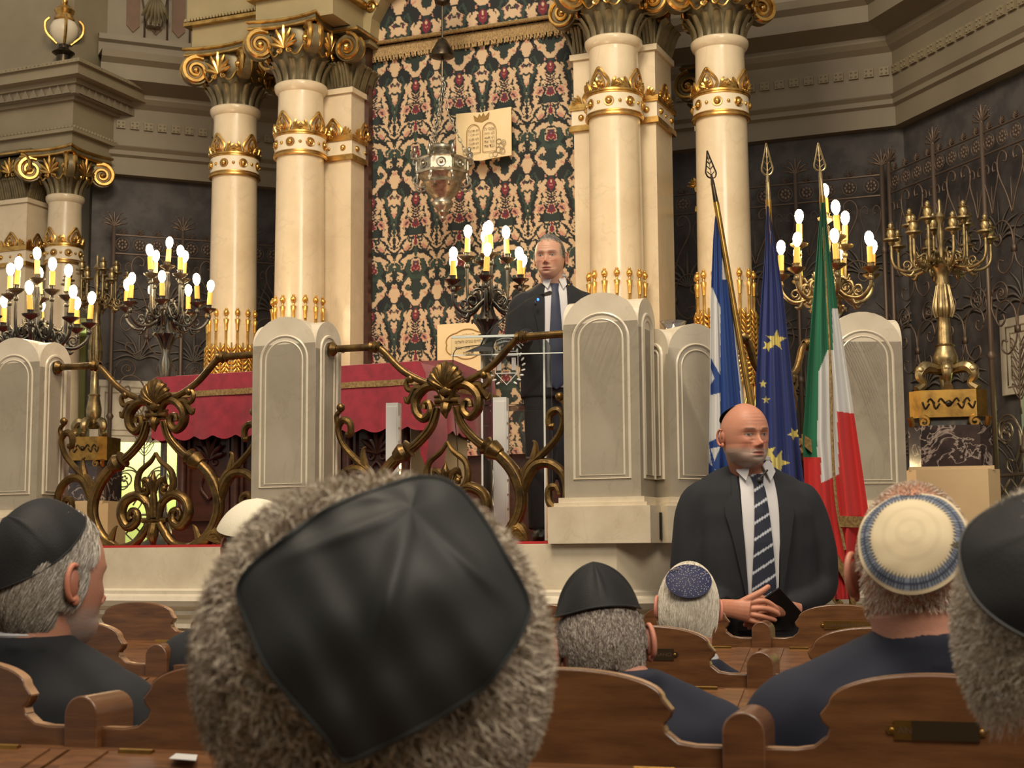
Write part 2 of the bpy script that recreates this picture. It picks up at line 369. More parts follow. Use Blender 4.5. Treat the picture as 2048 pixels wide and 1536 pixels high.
# console bracket
def console(seg,s,label):
    p,a=along(seg,s,.08,0); w=bT(np.array([[p[0],p[1],ZE+1.82]]))[0]
    t=thing('console_bracket',label,'bracket',w,a-PHI,kind=None)
    q=MB().box(-.15,.15,-.14,0,.05,.45); q.prism([(-.14,.05),(.14,.05),(.06,-.4),(-.06,-.4)],-.1,0); obj('block',q,'taupe',t,smooth=False)
    q=MB()
    for k in range(-3,4):
        q.tube(crom([(0,-.15,.1),(k*.03,-.2,.25),(k*.055,-.2,.42-abs(k)*.03),(k*.062,-.16,.40-abs(k)*.03)]),[.02,.026,.02],6)
        q.tube(crom([(0,-.12,-.1),(k*.025,-.16,-.25),(k*.04,-.13,-.42+abs(k)*.03)]),[.014,.02,.012],6)
    q.ell((0,-.12,0),(.06,.05,.2)); obj('acanthus_leaf',q,'capital',t)
    for s_ in (-1,1):
        q=MB().tube(spiral(s_*.11,.0,.085,.015,PI/2,s_*1.3,24,-.15),.022,6); q.ell((s_*.11,-.16,0),.03); obj('volute',q,'gold',t)
console(0,LL-1.62,'carved leaf console bracket with gilt scrolls high on the left wall between brown panels')
console(1,UR-UL-.85,'carved leaf console bracket at the top edge, right of the outer right column')
# palm-leaf stencil on the dark lower walls: fans of leaves, one motif repeated
fan=MB()
for k in range(-4,5):
    a=k*.32; L_=.34-.02*abs(k)
    c=crom([(0,0,0),(math.sin(a)*L_*.5,0,math.cos(a)*L_*.5),(math.sin(a)*L_*1.0+.05*np.sign(k),0,math.cos(a)*L_*.95-.03*abs(k))],5)
    fan.tube(c,[.004,.014,.002],4,flat=.15,nrm=(0,1,0))
fanm=fan.mesh('painted_palm','darkpat')
arc=MB(); 
for rr in (.30,.36): arc.tube(np.array([(rr*math.cos(a),0,rr*math.sin(a)) for a in np.linspace(0,PI,18)]),.008,4,flat=.3,nrm=(0,1,0))
arcm=arc.mesh('painted_arch','darkpat')
for seg,a,b in ((0,.0,LL),(1,0,UR-UL),(2,0,3.4)):
    nm=['wall_left','wall_front','wall_right'][seg]
    for r_,z in enumerate((1.5,2.0,2.5,3.0,3.5)):
        s=a+.2+(r_%2)*.25
        while s<b-.1:
            p,an=along(seg,s,.012,0); w_=bT(np.array([[p[0],p[1],z]]))[0]
            hole=(seg==0 and s<LL-.5 and z<2.7) or (seg==2 and 1.15<s<2.8 and z<2.8)
            if not hole:
                obj('painted_palm',fanm,None,bpy.data.objects[nm],loc=w_,rz=an-PHI)
                if r_ in (0,1): obj('painted_arch',arcm,None,bpy.data.objects[nm],loc=w_+np.array([0,0,-.3]),rz=an-PHI)
            s+=.5
# ================================================================ MAIN COLUMNS
def leafring(mb,R,z0,z1,n,out=.07,T=None,a0=0,a1=2*PI,w=.8):
    for k in range(n):
        a=a0+(a1-a0)*(k+.5)/n; d=np.array([math.cos(a),math.sin(a),0]); t=np.array([-math.sin(a),math.cos(a),0])
        hw=R*(a1-a0)/n*.5*w
        rows=[]
        for i,tt in enumerate(np.linspace(0,1,7)):
            r=R+out*tt**2+ (.0 if tt<.85 else .012); z=z0+(z1-z0)*(tt if tt<.9 else .93-(tt-.9)*.8)
            ww=hw*(1 if tt<.7 else math.sqrt(max(0,1-((tt-.7)/.32)**2)))
            rows.append([d*(r+.0)+t*(x*ww)+d*(.016*(1-abs(x)**2))+np.array([0,0,z]) for x in (-1,-.6,0,.6,1)])
        V=np.array(rows); 
        mb.grid(V if T is None else T(V.reshape(-1,3)).reshape(V.shape))
def palmette(mb,c,h,right=(1,0,0),out=(0,-1,0),n=7,th=.010):
    right=np.array(right,float);out=np.array(out,float);c=np.array(c,float)
    for k in range(n):
        a=(k-(n-1)/2)/((n-1)/2)*1.25; L_=h*(1-.28*abs(a)/1.25)
        p=[c,c+right*math.sin(a)*L_*.45+np.array([0,0,math.cos(a)*L_*.5])+out*.01,c+right*math.sin(a)*L_*.95+np.array([0,0,math.cos(a)*L_*.95])+out*.015]
        mb.tube(crom(p,4),[th*.5,th*1.1,th*1.5,th*.7],6)
    for s_ in (-1,1):
        cc=c+right*s_*h*.25-np.array([0,0,h*.1]); t=np.linspace(0,1,14); a=PI/2+s_*t*2*PI*1.1; r=h*.16*(1-t*.75)
        mb.tube(np.array([cc+right*(rr*math.cos(x))+np.array([0,0,rr*math.sin(x)]) for rr,x in zip(r,a)]),th*.6,5)
CR=.175
def volcap(t,R,z,hh=.42,diag=True,square=False,ang=(45,135,225,315),half=.27):
    # capital: necking leaves, volutes on the diagonals, concave abacus, palmettes
    cp=obj('capital',MB().lathe([(R*.9,z),(R*.98,z+.12),(R*1.25,z+.2),(R*1.35,z+.3),(R*1.3,z+hh)],seg=24),'capital',t)
    q=MB(); leafring(q,R*.96,z,z+.17,16,out=.085); obj('leaf_ring',q,'capital',cp)
    q=MB(); 
    ab=[]
    for k in range(4):
        a0=math.radians(45+90*k); c0=np.array([math.cos(a0),math.sin(a0)])*half*1.45; a1_=math.radians(45+90*(k+1)); c1=np.array([math.cos(a1_),math.sin(a1_)])*half*1.45
        am=math.radians(90+90*k); cm=np.array([math.cos(am),math.sin(am)])*half*.84
        for x in np.linspace(0,1,6,endpoint=False): ab.append(tuple((1-x)**2*c0+2*x*(1-x)*(2*cm-(c0+c1)/2)+x*x*c1))
    q.prism(ab,z+hh-.03,z+hh+.02,'xy'); obj('abacus',q,'capital',cp,smooth=False)
    q=MB(); q.tube([(x,y,z+hh-.035) for x,y in ab]+[(ab[0][0],ab[0][1],z+hh-.035)],.014,6); q.tube([(x*1.03,y*1.03,z+hh+.015) for x,y in ab],.013,6,closed=True)
    obj('abacus_moulding',q,'gold',cp)
    for k,a in enumerate(ang):
        a=math.radians(a); d=np.array([math.cos(a),math.sin(a),0]); tt=np.array([-math.sin(a),math.cos(a),0])
        c=d*(half*1.16)+np.array([0,0,z+hh-.155])
        vq=MB()
        for s_ in (-1,1):
            sp=spiral(0,0,.115,.02,PI/2+.5,-1.9,40)   # local x=outward
            w_=np.array([c+d*(p[0])+tt*s_*.035+np.array([0,0,p[2]]) for p in sp])
            vq.tube(w_,[.024,.02,.016,.012],6)
            ctr=c+tt*s_*.05; vq.ell(ctr,.026,nu=8,nv=6)
        obj('volute_edge',vq,'gold',cp)
        vb=MB(); ring=[]
        # disc body between the two spirals
        th=np.linspace(0,2*PI,20,endpoint=False)
        for s_ in (-1,1):
            ring.append([c+d*(.105*math.cos(x))+tt*s_*.034+np.array([0,0,.105*math.sin(x)]) for x in th])
        v=np.array(ring[0]+ring[1]); vb.add(v,[tuple(range(20)),tuple(range(39,19,-1))]+[(i,i+20,(i+1)%20+20,(i+1)%20) for i in range(20)])
        vb.tube(crom([c+np.array([0,0,.1]),c-d*.12+np.array([0,0,.1]),d*R*.9+np.array([0,0,z+hh-.12])],4),[.035,.04,.05],6,flat=1)
        obj('volute',vb,'capital',cp)
    for k in range(4):
        a=math.radians(90*k); d=np.array([math.cos(a),math.sin(a),0]); tt=np.array([-math.sin(a),math.cos(a),0])
        q=MB(); palmette(q,d*(R*1.35+.01)+np.array([0,0,z+hh-.20]),.17,tt,d,n=7,th=.012)
        for s_ in (-1,1):  # fillets joining the volutes
            q.tube(crom([d*(R*1.4)+tt*s_*.02+np.array([0,0,z+hh-.20]),d*(R*1.3)+tt*s_*.09+np.array([0,0,z+hh-.25]),d*(R*1.25)+tt*s_*.15+np.array([0,0,z+hh-.17])],5),.008,5)
        obj('palmette',q,'gold',cp)
    return cp
def crest(mb,c,right,out,h):
    right=np.array(right,float);out=np.array(out,float);c=np.array(c,float)
    V=lambda x,z,o=.0:c+right*x+np.array([0,0,z])+out*o
    ogee=[V(-.055,0),V(-.07,.045*h/.13),V(-.03,.10*h/.13),V(0,h),V(.03,.10*h/.13),V(.07,.045*h/.13),V(.055,0)]
    mb.tube(crom(ogee,4),.010,6)
    mb.tube(crom([V(-.03,0,.008),V(-.038,.04,.008),V(0,h*.72,.01),V(.038,.04,.008),V(.03,0,.008)],4),.007,5)
    palmette(mb,V(0,.005,.012),h*.45,right,out,5,.008)
    for s_ in (-1,1):
        for k in range(4):
            a=s_*(.35+k*.38); L_=h*.58
            mb.tube(crom([V(s_*.085,0),V(s_*.085+math.sin(a)*L_*.5,math.cos(a)*L_*.5,.006),V(s_*.085+math.sin(a)*L_,max(.004,math.cos(a)*L_*.9),.01)],3),[.005,.009,.013,.006],5)
def column(label,uv,ztop=4.60,band=True,orn=True,ang=(45,135,225,315),zband=4.19,R=CR,group=None,z0=2.02,base=True):
    w=B(uv[0],uv[1],0); t=thing('column',label,'column',(w[0],w[1],0),-PHI,group)
    prof=[(R*1.12,1.2),(R*1.12,1.9),(R*1.06,2.0),(R*1.04,z0+.1),(R*1.02,2.7),(R*1.0,3.4),(R*.97,4.1),(R*.93,ztop-.1),(R*.95,ztop-.07),(R*1.04,ztop-.055),(R*1.10,ztop-.03),(R*1.10,ztop-.01),(R*1.04,ztop)]
    obj('shaft',MB().lathe(prof,seg=48),'cream',t,smooth=30)
    r=R*.975
    bnd=obj('band',MB().lathe([(r,zband-.12),(r+.014,zband-.12),(r+.014,zband+.02),(r,zband+.02)],seg=40),'creamband',t,smooth=30)
    q=MB()
    for z_,rr in ((zband-.125,.012),(zband-.105,.007),(zband+.018,.007),(zband+.034,.013)):
        q.tube([( (r+.014)*math.cos(a),(r+.014)*math.sin(a),z_) for a in np.linspace(0,2*PI,40,endpoint=False)],rr,6,closed=True)
    obj('gilt_ring',q,'gold',bnd)
    n=16
    for k in range(n):
        a=2*PI*k/n+.13; s_=.022 if k%2==0 else .012
        if math.sin(a)>.5: continue
        q=MB().ell((math.cos(a)*(r+.016),math.sin(a)*(r+.016),zband-.045),(s_,s_,s_),nu=10,nv=6)
        if k%2==0:
            d=np.array([math.cos(a),math.sin(a),0]);tt=np.array([-math.sin(a),math.cos(a),0]);c=d*(r+.016)+np.array([0,0,zband-.045])
            q.tube([c+tt*.03*math.cos(x)+np.array([0,0,.03*math.sin(x)]) for x in np.linspace(0,2*PI,14,endpoint=False)],.005,5,closed=True)
        obj('stud',q,'gold',bnd)
    for k in range(4):
        a=-PI/2+k*PI/2-.25
        d=np.array([math.cos(a),math.sin(a),0]);q=MB(); mb2=MB(); crest(mb2,(0,0,0),(1,0,0),(0,-1,0),.14)
        v,f=mb2.arrays(); aa=a+v[:,0]/(r+.01); rr=(r+.016)-v[:,1]-.004
        v=np.stack([rr*np.cos(aa),rr*np.sin(aa),v[:,2]+zband+.045],1); obj('crest_ornament',q.add(v,f),'gold',bnd)
    if orn: reeds(t,R)
    volcap(t,R*.97,ztop,hh=.42 if R>.16 else .37,ang=ang)
    return t
REED={}
def reeds(t,R):
    if 'r' not in REED:
        q=MB().tube([(0,0,0),(0,-.004,.5),(0,-.006,.98)],[.014,.008,.010],6); q.lathe([(.011,.95),(.014,1.0),(.022,1.035),(.012,1.04)],(0,-.006,0),8); q.tube([(0,-.006,1.03),(0,-.006,1.065)],.006,5)
        q.ell((0,-.006,1.085),(.021,.021,.024),nu=10,nv=8); q.ell((0,-.006,1.112),(.011,.011,.008),nu=6,nv=4); REED['r']=q.mesh('reed_stem','giltw')
        q=MB().tube([(0,-.004,0),(0,-.006,.28),(0,-.01,.86)],[.012,.01,.006],6)
        for k in range(14):
            z=.36+k*.034; L_=.062*(1-.35*(k/14)**1.5) if k<11 else .042
            for s_ in (-1,1): q.tube(crom([(0,-.008,z),(s_*L_*.45,-.020,z+.012),(s_*L_*.9,-.012,z+.050)],3),[.006,.011,.010,.003],5)
        REED['w']=q.mesh('wheat_ear','giltw')
        q=MB()
        for s_ in (-1,1):
            q.tube(crom([(0,-.004,.30),(s_*.03,-.01,.24),(s_*.045,-.012,.12),(s_*.05,-.012,-.3)],4),[.008,.007,.006],5)
            q.tube(crom([(s_*.045,-.01,.04),(s_*.03,-.03,.085),(0,-.032,.095)],4),.011,6)
        REED['l']=q.mesh('blade_leaf','giltw')
    n=14
    for k in range(n):
        a=2*PI*k/n+.1
        d=np.array([math.cos(a),math.sin(a),0]); r=R*1.03
        if math.sin(a)>.45: continue
        o=obj('reed_stem',REED['r'],None,t,loc=d*r+np.array([0,0,1.92]),rz=a+PI/2)
        a2=a+PI/n; d=np.array([math.cos(a2),math.sin(a2),0]); o=obj('wheat_ear',REED['w'],None,t,loc=d*r+np.array([0,0,1.92]),rz=a2+PI/2)
        o=obj('blade_leaf',REED['l'],None,t,loc=d*(r+.01)+np.array([0,0,1.92]),rz=a2+PI/2)
column('cream marble column left of the patterned curtain, the inner one on a pilaster',(-1.205,.0))
column('cream marble column furthest left beside the inner left column, gilt wheat ears at its foot',(-1.96,.30))
column('cream marble column right of the patterned curtain, behind the speaking man',(1.195,.0))
column('cream marble column behind the flags, outermost on the right',(1.84,.30))
def pilaster(label,u0,u1,v0,v1,ztop=4.60,zband=4.19,orn=(1,1,1),m='cream',cap=True,name='pilaster'):
    t=thing(name,label,'pilaster',tuple(B((u0+u1)/2,(v0+v1)/2)),-PHI); hu,hv=(u1-u0)/2,(v1-v0)/2
    obj('shaft',MB().box(-hu,hu,-hv,hv,1.2,ztop),m,t,smooth=False)
    bnd=obj('band',MB().box(-hu-.012,hu+.012,-hv-.012,hv+.012,zband-.12,zband+.02),'creamband',t,smooth=False)
    q=MB()
    for z_,e in ((zband-.125,.012),(zband+.034,.013),(zband+.015,.008),(zband-.105,.007)): q.box(-hu-.02-e/2,hu+.02+e/2,-hv-.02-e/2,hv+.02+e/2,z_-e,z_+e)
    obj('gilt_ring',q,'gold',bnd,smooth=False)
    q=MB(); q.box(-hu-.02,hu+.02,-hv-.02,hv+.02,ztop-.05,ztop-.01); obj('necking',q,'cream',t,smooth=False)
    for (fx,fy,L_,ax) in ((0,-hv,hu,0),(hu,0,hv,1),(-hu,0,hv,1)):
        n=max(2,int(L_*2/.1)); 
        for k in range(n):
            x=-L_+2*L_*(k+.5)/n; s_=.022 if k%2==0 else .012
            c=(x,-hv-.014,zband-.045) if ax==0 else (fx+(.014 if fx>0 else -.014),x,zband-.045)
            obj('stud',MB().ell(c,s_,nu=10,nv=6),'gold',bnd)
        nn=max(1,int(round(L_*2/.26)))
        for k in range(nn):
            x=-L_+2*L_*(k+.5)/nn; q=MB()
            if ax==0: crest(q,(x,-hv-.012,zband+.045),(1,0,0),(0,-1,0),.13)
            else: crest(q,(fx+(.012 if fx>0 else -.012),x,zband+.045),(0,1,0),(1 if fx>0 else -1,0,0),.13)
            obj('crest_ornament',q,'gold',bnd)
    if cap:
        cp=obj('capital',MB().box(-hu*1.02,hu*1.02,-hv*1.02,hv*1.02,ztop,ztop+.40),'capital',t,smooth=False)
        q=MB()
        for (fx,fy,L_,ax) in ((0,-hv,hu,0),(hu,0,hv,1),(-hu,0,hv,1)):
            n=max(2,int(L_*2/.075))
            for k in range(n):
                x=-L_+2*L_*(k+.5)/n
                for e in (-.4,0,.4):
                    pts=[(0,0,0),(0,.02,.07),(0,.045,.14),(0,.075,.165)]
                    pp=[]
                    for a_,o_,z_ in pts:
                        pp.append((x+e*.06,-hv*1.02-o_,ztop+z_) if ax==0 else (fx*1.02+(o_ if fx>0 else -o_),x+e*.06,ztop+z_))
                    q.tube(crom(pp,3),[.012,.014,.016,.01],5)
        obj('leaf_ring',q,'capital',cp)
        q=MB().box(-hu-.09,hu+.09,-hv-.09,hv+.09,ztop+.38,ztop+.42); obj('abacus',q,'capital',cp,smooth=False)
        q=MB().box(-hu-.10,hu+.10,-hv-.10,hv+.10,ztop+.385,ztop+.40); obj('abacus_moulding',q,'gold',cp,smooth=False)
        for sx in (-1,1):
            for sy in (-1,):
                c=np.array([sx*(hu+.03),sy*(hv+.08),ztop+.25]); d=np.array([sx,0,0]); 
                vb=MB(); vb.tube([c+np.array([0,-.035,0]),c+np.array([0,.035,0])],.10,20); obj('volute',vb,'capital',cp)
                vq=MB()
                for yy in (-.045,.045):
                    sp=spiral(0,0,.11,.02,PI/2,-sx*1.8,36); vq.tube(np.array([c+np.array([p[0],yy,p[2]]) for p in sp]),.014,6); vq.ell(c+np.array([0,yy*1.2,0]),.026,nu=8,nv=6)
                obj('volute_edge',vq,'gold',cp)
        q=MB(); palmette(q,(0,-hv-.05,ztop+.22),.15,(1,0,0),(0,-1,0),7,.012); obj('palmette',q,'gold',cp)
    return t
pilaster('cream marble pilaster behind the inner left column, at the left edge of the curtain',-1.44,-.86,.13,.50)
pilaster('cream marble pilaster behind the inner right column, its right side in view',.86,1.44,.13,.50)
pilaster('shaded narrow marble pilaster seen in the gap between the two right columns',1.50,1.66,.95,1.2,ztop=4.25,zband=3.75)
# warm uplights on the platform at the column feet
for u_,v_ in ((-1.95,-.25),(-1.25,-.45),(1.25,-.5),(1.95,-.25)): light('POINT',tuple(B(u_,v_,1.75)),7,(1,.74,.36),.05)
# entablature over the clusters
def entab(label,u0,u1,v0,v1,z):
    t=thing('entablature_block',label,'cornice',tuple(B((u0+u1)/2,(v0+v1)/2)),-PHI); hu,hv=(u1-u0)/2,(v1-v0)/2
    q=MB().box(-hu,hu,-hv,hv,z,z+.18); q.box(-hu-.03,hu+.03,-hv-.03,hv+.03,z+.24,z+.52); q.box(-hu-.03,hu+.03,-hv-.03,hv+.03,z+.6,z+1.3); q.box(-hu-.09,hu+.09,-hv-.09,hv+.09,z+.53,z+.58); obj('block',q,'entmain',t,smooth=False)
    q=MB().box(-hu-.05,hu+.05,-hv-.05,hv+.05,z+.18,z+.205); q.box(-hu-.07,hu+.07,-hv-.07,hv+.07,z+.52,z+.54); obj('gilt_moulding',q,'gold',t,smooth=False)
    q=MB()
    for x in np.arange(-hu-.03,hu+.04,.028): q.ell((x,-hv-.045,z+.225),(.012,.012,.014),nu=6,nv=4)
    for y in np.arange(-hv-.03,hv,.028):
        for sx in (-1,1): q.ell((sx*(hu+.045),y,z+.225),(.012,.012,.014),nu=6,nv=4)
    obj('bead_row',q,'entmain',t,kind='stuff')
entab('stone entablature over the inner left column and pilaster, gilt line along its lower edge',-1.47,-.83,-.2,.55,5.03)
entab('stone entablature over the outermost left column',-2.2,-1.49,.06,.7,5.03)
entab('stone entablature over the inner right column',.83,1.47,-.2,.55,5.03)
entab('stone entablature over the outermost right column',1.49,2.2,.06,.7,5.03)
# arch soffit over the curtain with scroll spandrel
q=MB(); pts=[(-.86,4.9),(-.86,5.05)]+[(-.86+.22*math.cos(a),5.1+.0+.35*math.sin(a)) for a in np.linspace(PI,PI/2,8)][::1]
sp=thing('arch_spandrel','carved stone spandrel with gilt scroll in the upper left corner of the curtain niche','ornament',tuple(B(-.66,.3)),-PHI)
poly=[(-.22,4.95),(-.22,5.9),(.35,5.9),(.35,5.38),(.12,5.36),(-.02,5.28),(-.10,5.14),(-.12,4.95)]
obj('spandrel_body',MB().prism(poly,-.05,.12),'entmain',sp,smooth=False)
q=MB(); q.tube(spiral(-.02,5.43,.09,.02,PI,-1.6,30,-.06),.018,6); q.tube(spiral(-.1,5.22,.05,.012,0,1.4,24,-.06),.012,6); obj('scroll',q,'gold',sp)
# far left pavilion: column, pilaster, projecting entablature, urn
PV=(-4.49,1.43)
q=MB().box(-9,-4.75,2.3,2.5,0,7.4,T=bT); obj('wall_left_end',q,'taupe',smooth=False,kind='structure')
tcol=column('greyish marble column with corner volutes at the far left of the photo',PV,ztop=4.42,zband=3.93,orn=False,R=.155)
pilaster('greyish marble pilaster cut by the left edge of the photo',PV[0]-.62,PV[0]-.3,PV[1]-.15,PV[1]+.4,ztop=4.42,zband=3.93)
t=thing('pavilion_entablature','grey stone projecting entablature with corner above the far left column','cornice',tuple(B(PV[0]-1.0,PV[1]+.6)),-PHI)
def ring(t,hu,hv,z0,z1,e,m='taupel',name='block'): return obj(name,MB().box(-hu-e,hu+e,-hv-e,hv+e,z0,z1),m,t,smooth=False)
for z0,z1,e in ((4.80,4.95,0),(4.94,4.97,.05),(4.965,5.22,.02),(5.22,5.255,.06),(5.33,5.37,.16),(5.37,5.46,.26),(5.46,5.49,.30),(5.48,7.3,-.06)): ring(t,1.22,.80,z0,z1,e)
q=MB()
for x in np.arange(-1.3,1.3,.09):
    q.add(np.array([(x,-.95,5.25),(x+.09,-.95,5.25),(x+.045,-.95,5.33),(x+.045,-.87,5.28)]),[(0,1,2),(0,2,3),(1,3,2)])
for y in np.arange(-.9,.8,.09): q.add(np.array([(1.37,y,5.25),(1.37,y+.09,5.25),(1.37,y+.045,5.33),(1.29,y+.045,5.28)]),[(0,1,2),(0,2,3),(1,3,2)])
q.box(-1.35,1.35,-.93,.93,5.25,5.335); obj('leaf_moulding',q,'taupe',t,smooth=False,kind='stuff')
q=MB()
for x in np.arange(-1.25,1.26,.04): q.ell((x,-.84,4.985),(.014,.014,.016),nu=6,nv=4)
for y in np.arange(-.82,.8,.04): q.ell((1.26,y,4.985),(.014,.014,.016),nu=6,nv=4)
obj('bead_row',q,'taupel',t,kind='stuff')
q=MB()
for x in np.arange(-1.48,1.5,.045): q.ell((x,-1.09,5.475),(.016,.014,.016),nu=6,nv=4)
for y in np.arange(-1.06,.8,.045): q.ell((1.51,y,5.475),(.014,.016,.016),nu=6,nv=4)
obj('bead_row',q,'oldbrass',t,kind='stuff')
w_=B(PV[0]+.1,PV[1]-.2,5.49)
ur=thing('urn','gilt and cream urn finial standing on the projecting cornice at the far left','urn',tuple(w_),-PHI)
obj('foot',MB().lathe([(0,0),(.10,0),(.10,.05),(.06,.08),(.06,.16),(.10,.19),(.045,.23),(.04,.27)]),'bronzed',ur)
obj('body',MB().lathe([(.03,.26),(.08,.29),(.12,.36),(.125,.42),(.10,.47),(.06,.49)]),'creamband',ur)
q=MB().lathe([(.06,.49),(.09,.50),(.07,.54),(.09,.58),(.05,.62),(.02,.64)])
q.ell((0,0,.67),(.03,.03,.045)); obj('lid',q,'gold',ur)
for k in range(4):
    a=PI/4+k*PI/2; d=np.array([math.cos(a),math.sin(a),0])
    obj('handle',MB().tube(crom([d*.06+np.array([0,0,.27]),d*.15+np.array([0,0,.36]),d*.165+np.array([0,0,.45]),d*.13+np.array([0,0,.5])],5),.014,6),'gold',ur)
# ================================================================ CURTAIN (flat woven print held as colours of the cloth mesh)
def tilecolor(X,Y):   # X: px from vase axis folded to 0..48, Y 0..230 downward; colours of the damask repeat
    X=X+1.2*np.sin(Y*.35)+.8*np.sin(Y*.9+X*.5); Y=Y+1.2*np.sin(X*.45)
    g=np.array(lin((34,46,44))); be=np.array(lin((194,168,136))); rd=np.array(lin((112,32,48))); pk=np.array(lin((182,132,112))); dg=np.array(lin((44,62,54))); bk=np.array(lin((22,28,30))); pu=np.array(lin((78,44,56)))
    C=np.tile(bk,X.shape+(1,)).astype(float)
    def el(cx,cy,rx,ry,c,a=0):
        x,y=X-cx,Y-cy; ca,sa=math.cos(a),math.sin(a); m=((x*ca+y*sa)/rx)**2+((-x*sa+y*ca)/ry)**2<1; C[m]=c
    def pl(pts,w,c):
        d=np.full(X.shape,1e9); p=crom(pts,5)
        ws=np.interp(np.linspace(0,1,len(p)),np.linspace(0,1,len(w)),w) if not np.isscalar(w) else np.ones(len(p))*w
        if c is be and not np.isscalar(w): ws=ws*.84
        for a,b,wa in zip(p[:-1],p[1:],ws):
            ab=b-a; L=ab@ab+1e-9; t=np.clip(((X-a[0])*ab[0]+(Y-a[1])*ab[1])/L,0,1); dd=np.hypot(X-a[0]-t*ab[0],Y-a[1]-t*ab[1])-wa; d=np.minimum(d,dd)
        C[d<0]=c
    # cream grounds
    pl([(14,8),(22,20),(34,34),(47,52),(47,66)],[7,8,5,6,3],be); pl([(0,40),(16,42),(28,52),(30,64)],[4,7,6,3],be)
    pl([(18,88),(22,104),(16,118),(6,132),(0,140)],[8,11,8,5,5],be); pl([(47,98),(44,112),(47,128)],[4,9,5],be); pl([(40,66),(36,78),(32,88)],[3,6,3],be)
    pl([(12,150),(16,162),(12,178)],[4,6,3],be); pl([(24,150),(22,170),(27,190),(30,226)],[3,4,6,6],be); pl([(47,140),(41,154),(46,170),(47,190)],[5,9,7,5],be); pl([(14,186),(22,196),(18,212)],[4,7,3],be)
    pl([(47,205),(44,228)],[2,6],be); pl([(44,0),(40,16),(46,30)],[3,5,2],be); pl([(20,0),(30,4),(34,14)],[3,4,3],be)
    # vase
    el(0,222,17,10,g); pl([(0,216),(12,217)],4,g); pl([(0,231),(15,231)],1.2,be); pl([(0,0),(15,0)],1.3,be)
    pl([(0,2),(0,20)],[5,2.5],be); pl([(0,2),(0,17)],[3.4,1],rd); el(11,7,7,5.5,g); el(12,7,2,2,be); pl([(5,10),(7,20),(13,28)],[1.6,1.6,1],be); el(20,24,8,5,pk,.5); pl([(12,22),(19,31),(29,26),(36,18)],[1.5,2,1.5,1],g)
    pl([(0,26),(0,40)],[4,.6],dg); pl([(8,32),(20,36),(38,33)],[2.5,3,1],bk)
    # big carnation
    el(0,66,14,17,g); el(0,62,11.5,14,be); el(0,63,9.5,12.5,rd); el(0,56,8,5,pu)
    for k in range(5): el(3+2.6*k-1,48+abs(k-1)*1.9,1.3,1.8,be)
    pl([(0,70),(4,66)],.8,pk); pl([(0,60),(3,58)],.8,pk)
    pl([(13,50),(19,62),(14,78),(4,86)],[3,5,4.5,3],dg); pl([(0,78),(0,122)],[8,1.5],g); pl([(3,84),(16,80),(26,88)],[4,4,1.5],dg); pl([(2,92),(10,100),(8,116)],[3,2,1],g)
    el(18,104,5,8,g,.5); el(18,104,2,5,dg,.5); el(22,116,4,3,pk); el(26,98,2.5,2,pk)
    # curls by the other axis
    el(38,60,9,10,dg); el(33,68,5,4,dg); el(32,66,1.6,1.8,pk); pl([(44,44),(37,54),(34,62)],.7,be); pl([(47,40),(45,80)],[1.2,3],g); pl([(42,76),(37,88),(30,96)],[2.5,3,1],g); pl([(40,78),(36,86)],.9,be)
    el(39,84,3,5,be,.6); el(39,85,1.2,2.6,bk,.6); el(45,102,3,3.5,pk)
    # tulip and sprays
    el(0,156,8,16,g); el(0,158,6.5,13,rd); el(0,152,2.4,3.5,be); el(0,160,2,2,pk)
    for k in range(6):
        z=174+k*5; pl([(1,z+3),(5+k*.7,z),(8+k*.8,z-4)],.8,be); el(9+k*.8,z-5,1.3,1.3,be); el(5,z+1,1,1.4,rd)
    el(0,206,9,9,rd); el(0,204,5,5,pu)
    for k in range(7): a=k*.5; el(9*math.sin(a),206-9*math.cos(a),1.2,1.2,be)
    el(21,204,8,8,pk); el(21,204,3.5,3.5,pu); el(20,192,3,4,g)
    # lyre
    pl([(30,138),(28,150),(34,170),(43,190),(46,214),(47,230)],[2.4,2.6,2.6,2.8,2,1.2],dg); pl([(30,138),(34,134),(38,139)],1.6,dg); pl([(33,150),(37,168),(44,184)],.7,pk)
    pl([(47,170),(42,166),(38,172),(43,186)],[2,2.4,2.2,1],g); el(41,150,3,4,pu); pl([(47,152),(43,146)],[1.6,1],g); el(47,188,2.2,5,pk)
    for (a,b) in ((26,150),(24,168),(29,196),(27,214),(34,206),(22,142),(36,222),(29,182),(38,12),(43,22),(12,168),(34,116),(44,92),(10,140)): pl([(a-1.5,b-3),(a,b),(a+2,b+2.5)],[.6,1.4,.6],bk if (a+b)%3 else pk)
    return C
NX=96; tx=(np.arange(48)+.5); ty=(np.arange(230)+.5); TX,TY=np.meshgrid(tx,ty); TILE=tilecolor(TX,TY)   # (230,48,3)
def curtain(name,label,u0,u1,z0,z1,v,tw,tzoff,nfold,parent=None,amp=.012,res=.0052,th=None):
    nu_=int((u1-u0)/res); nz=int((z1-z0)/res); U_,Z_=np.meshgrid(np.linspace(u0,u1,nu_),np.linspace(z1,z0,nz))
    s=((U_-u0)/tw*96)%96; s=np.where(s>=48,95.999-s,s); Y=((z1-Z_)/(tw*230/96)*230+tzoff)%230
    c=TILE[np.clip(Y.astype(int),0,229),np.clip(s.astype(int),0,47)]
    V=np.stack([U_,v+amp*np.sin((U_-u0)*nfold+.6*np.sin(Z_*1.3))+.004*np.sin(Z_*9+U_*4),Z_],2)
    W=bT(V.reshape(-1,3)).reshape(V.shape)
    return obj(name,MB().grid(W,col=c),'vccloth',parent,smooth=True)
ct=thing('ark_curtain','tall patterned curtain of green, cream and red flowers between the marble columns','curtain')
curtain('cloth','',-.84,.86,1.9,5.0,.42,.355,60,9,ct)
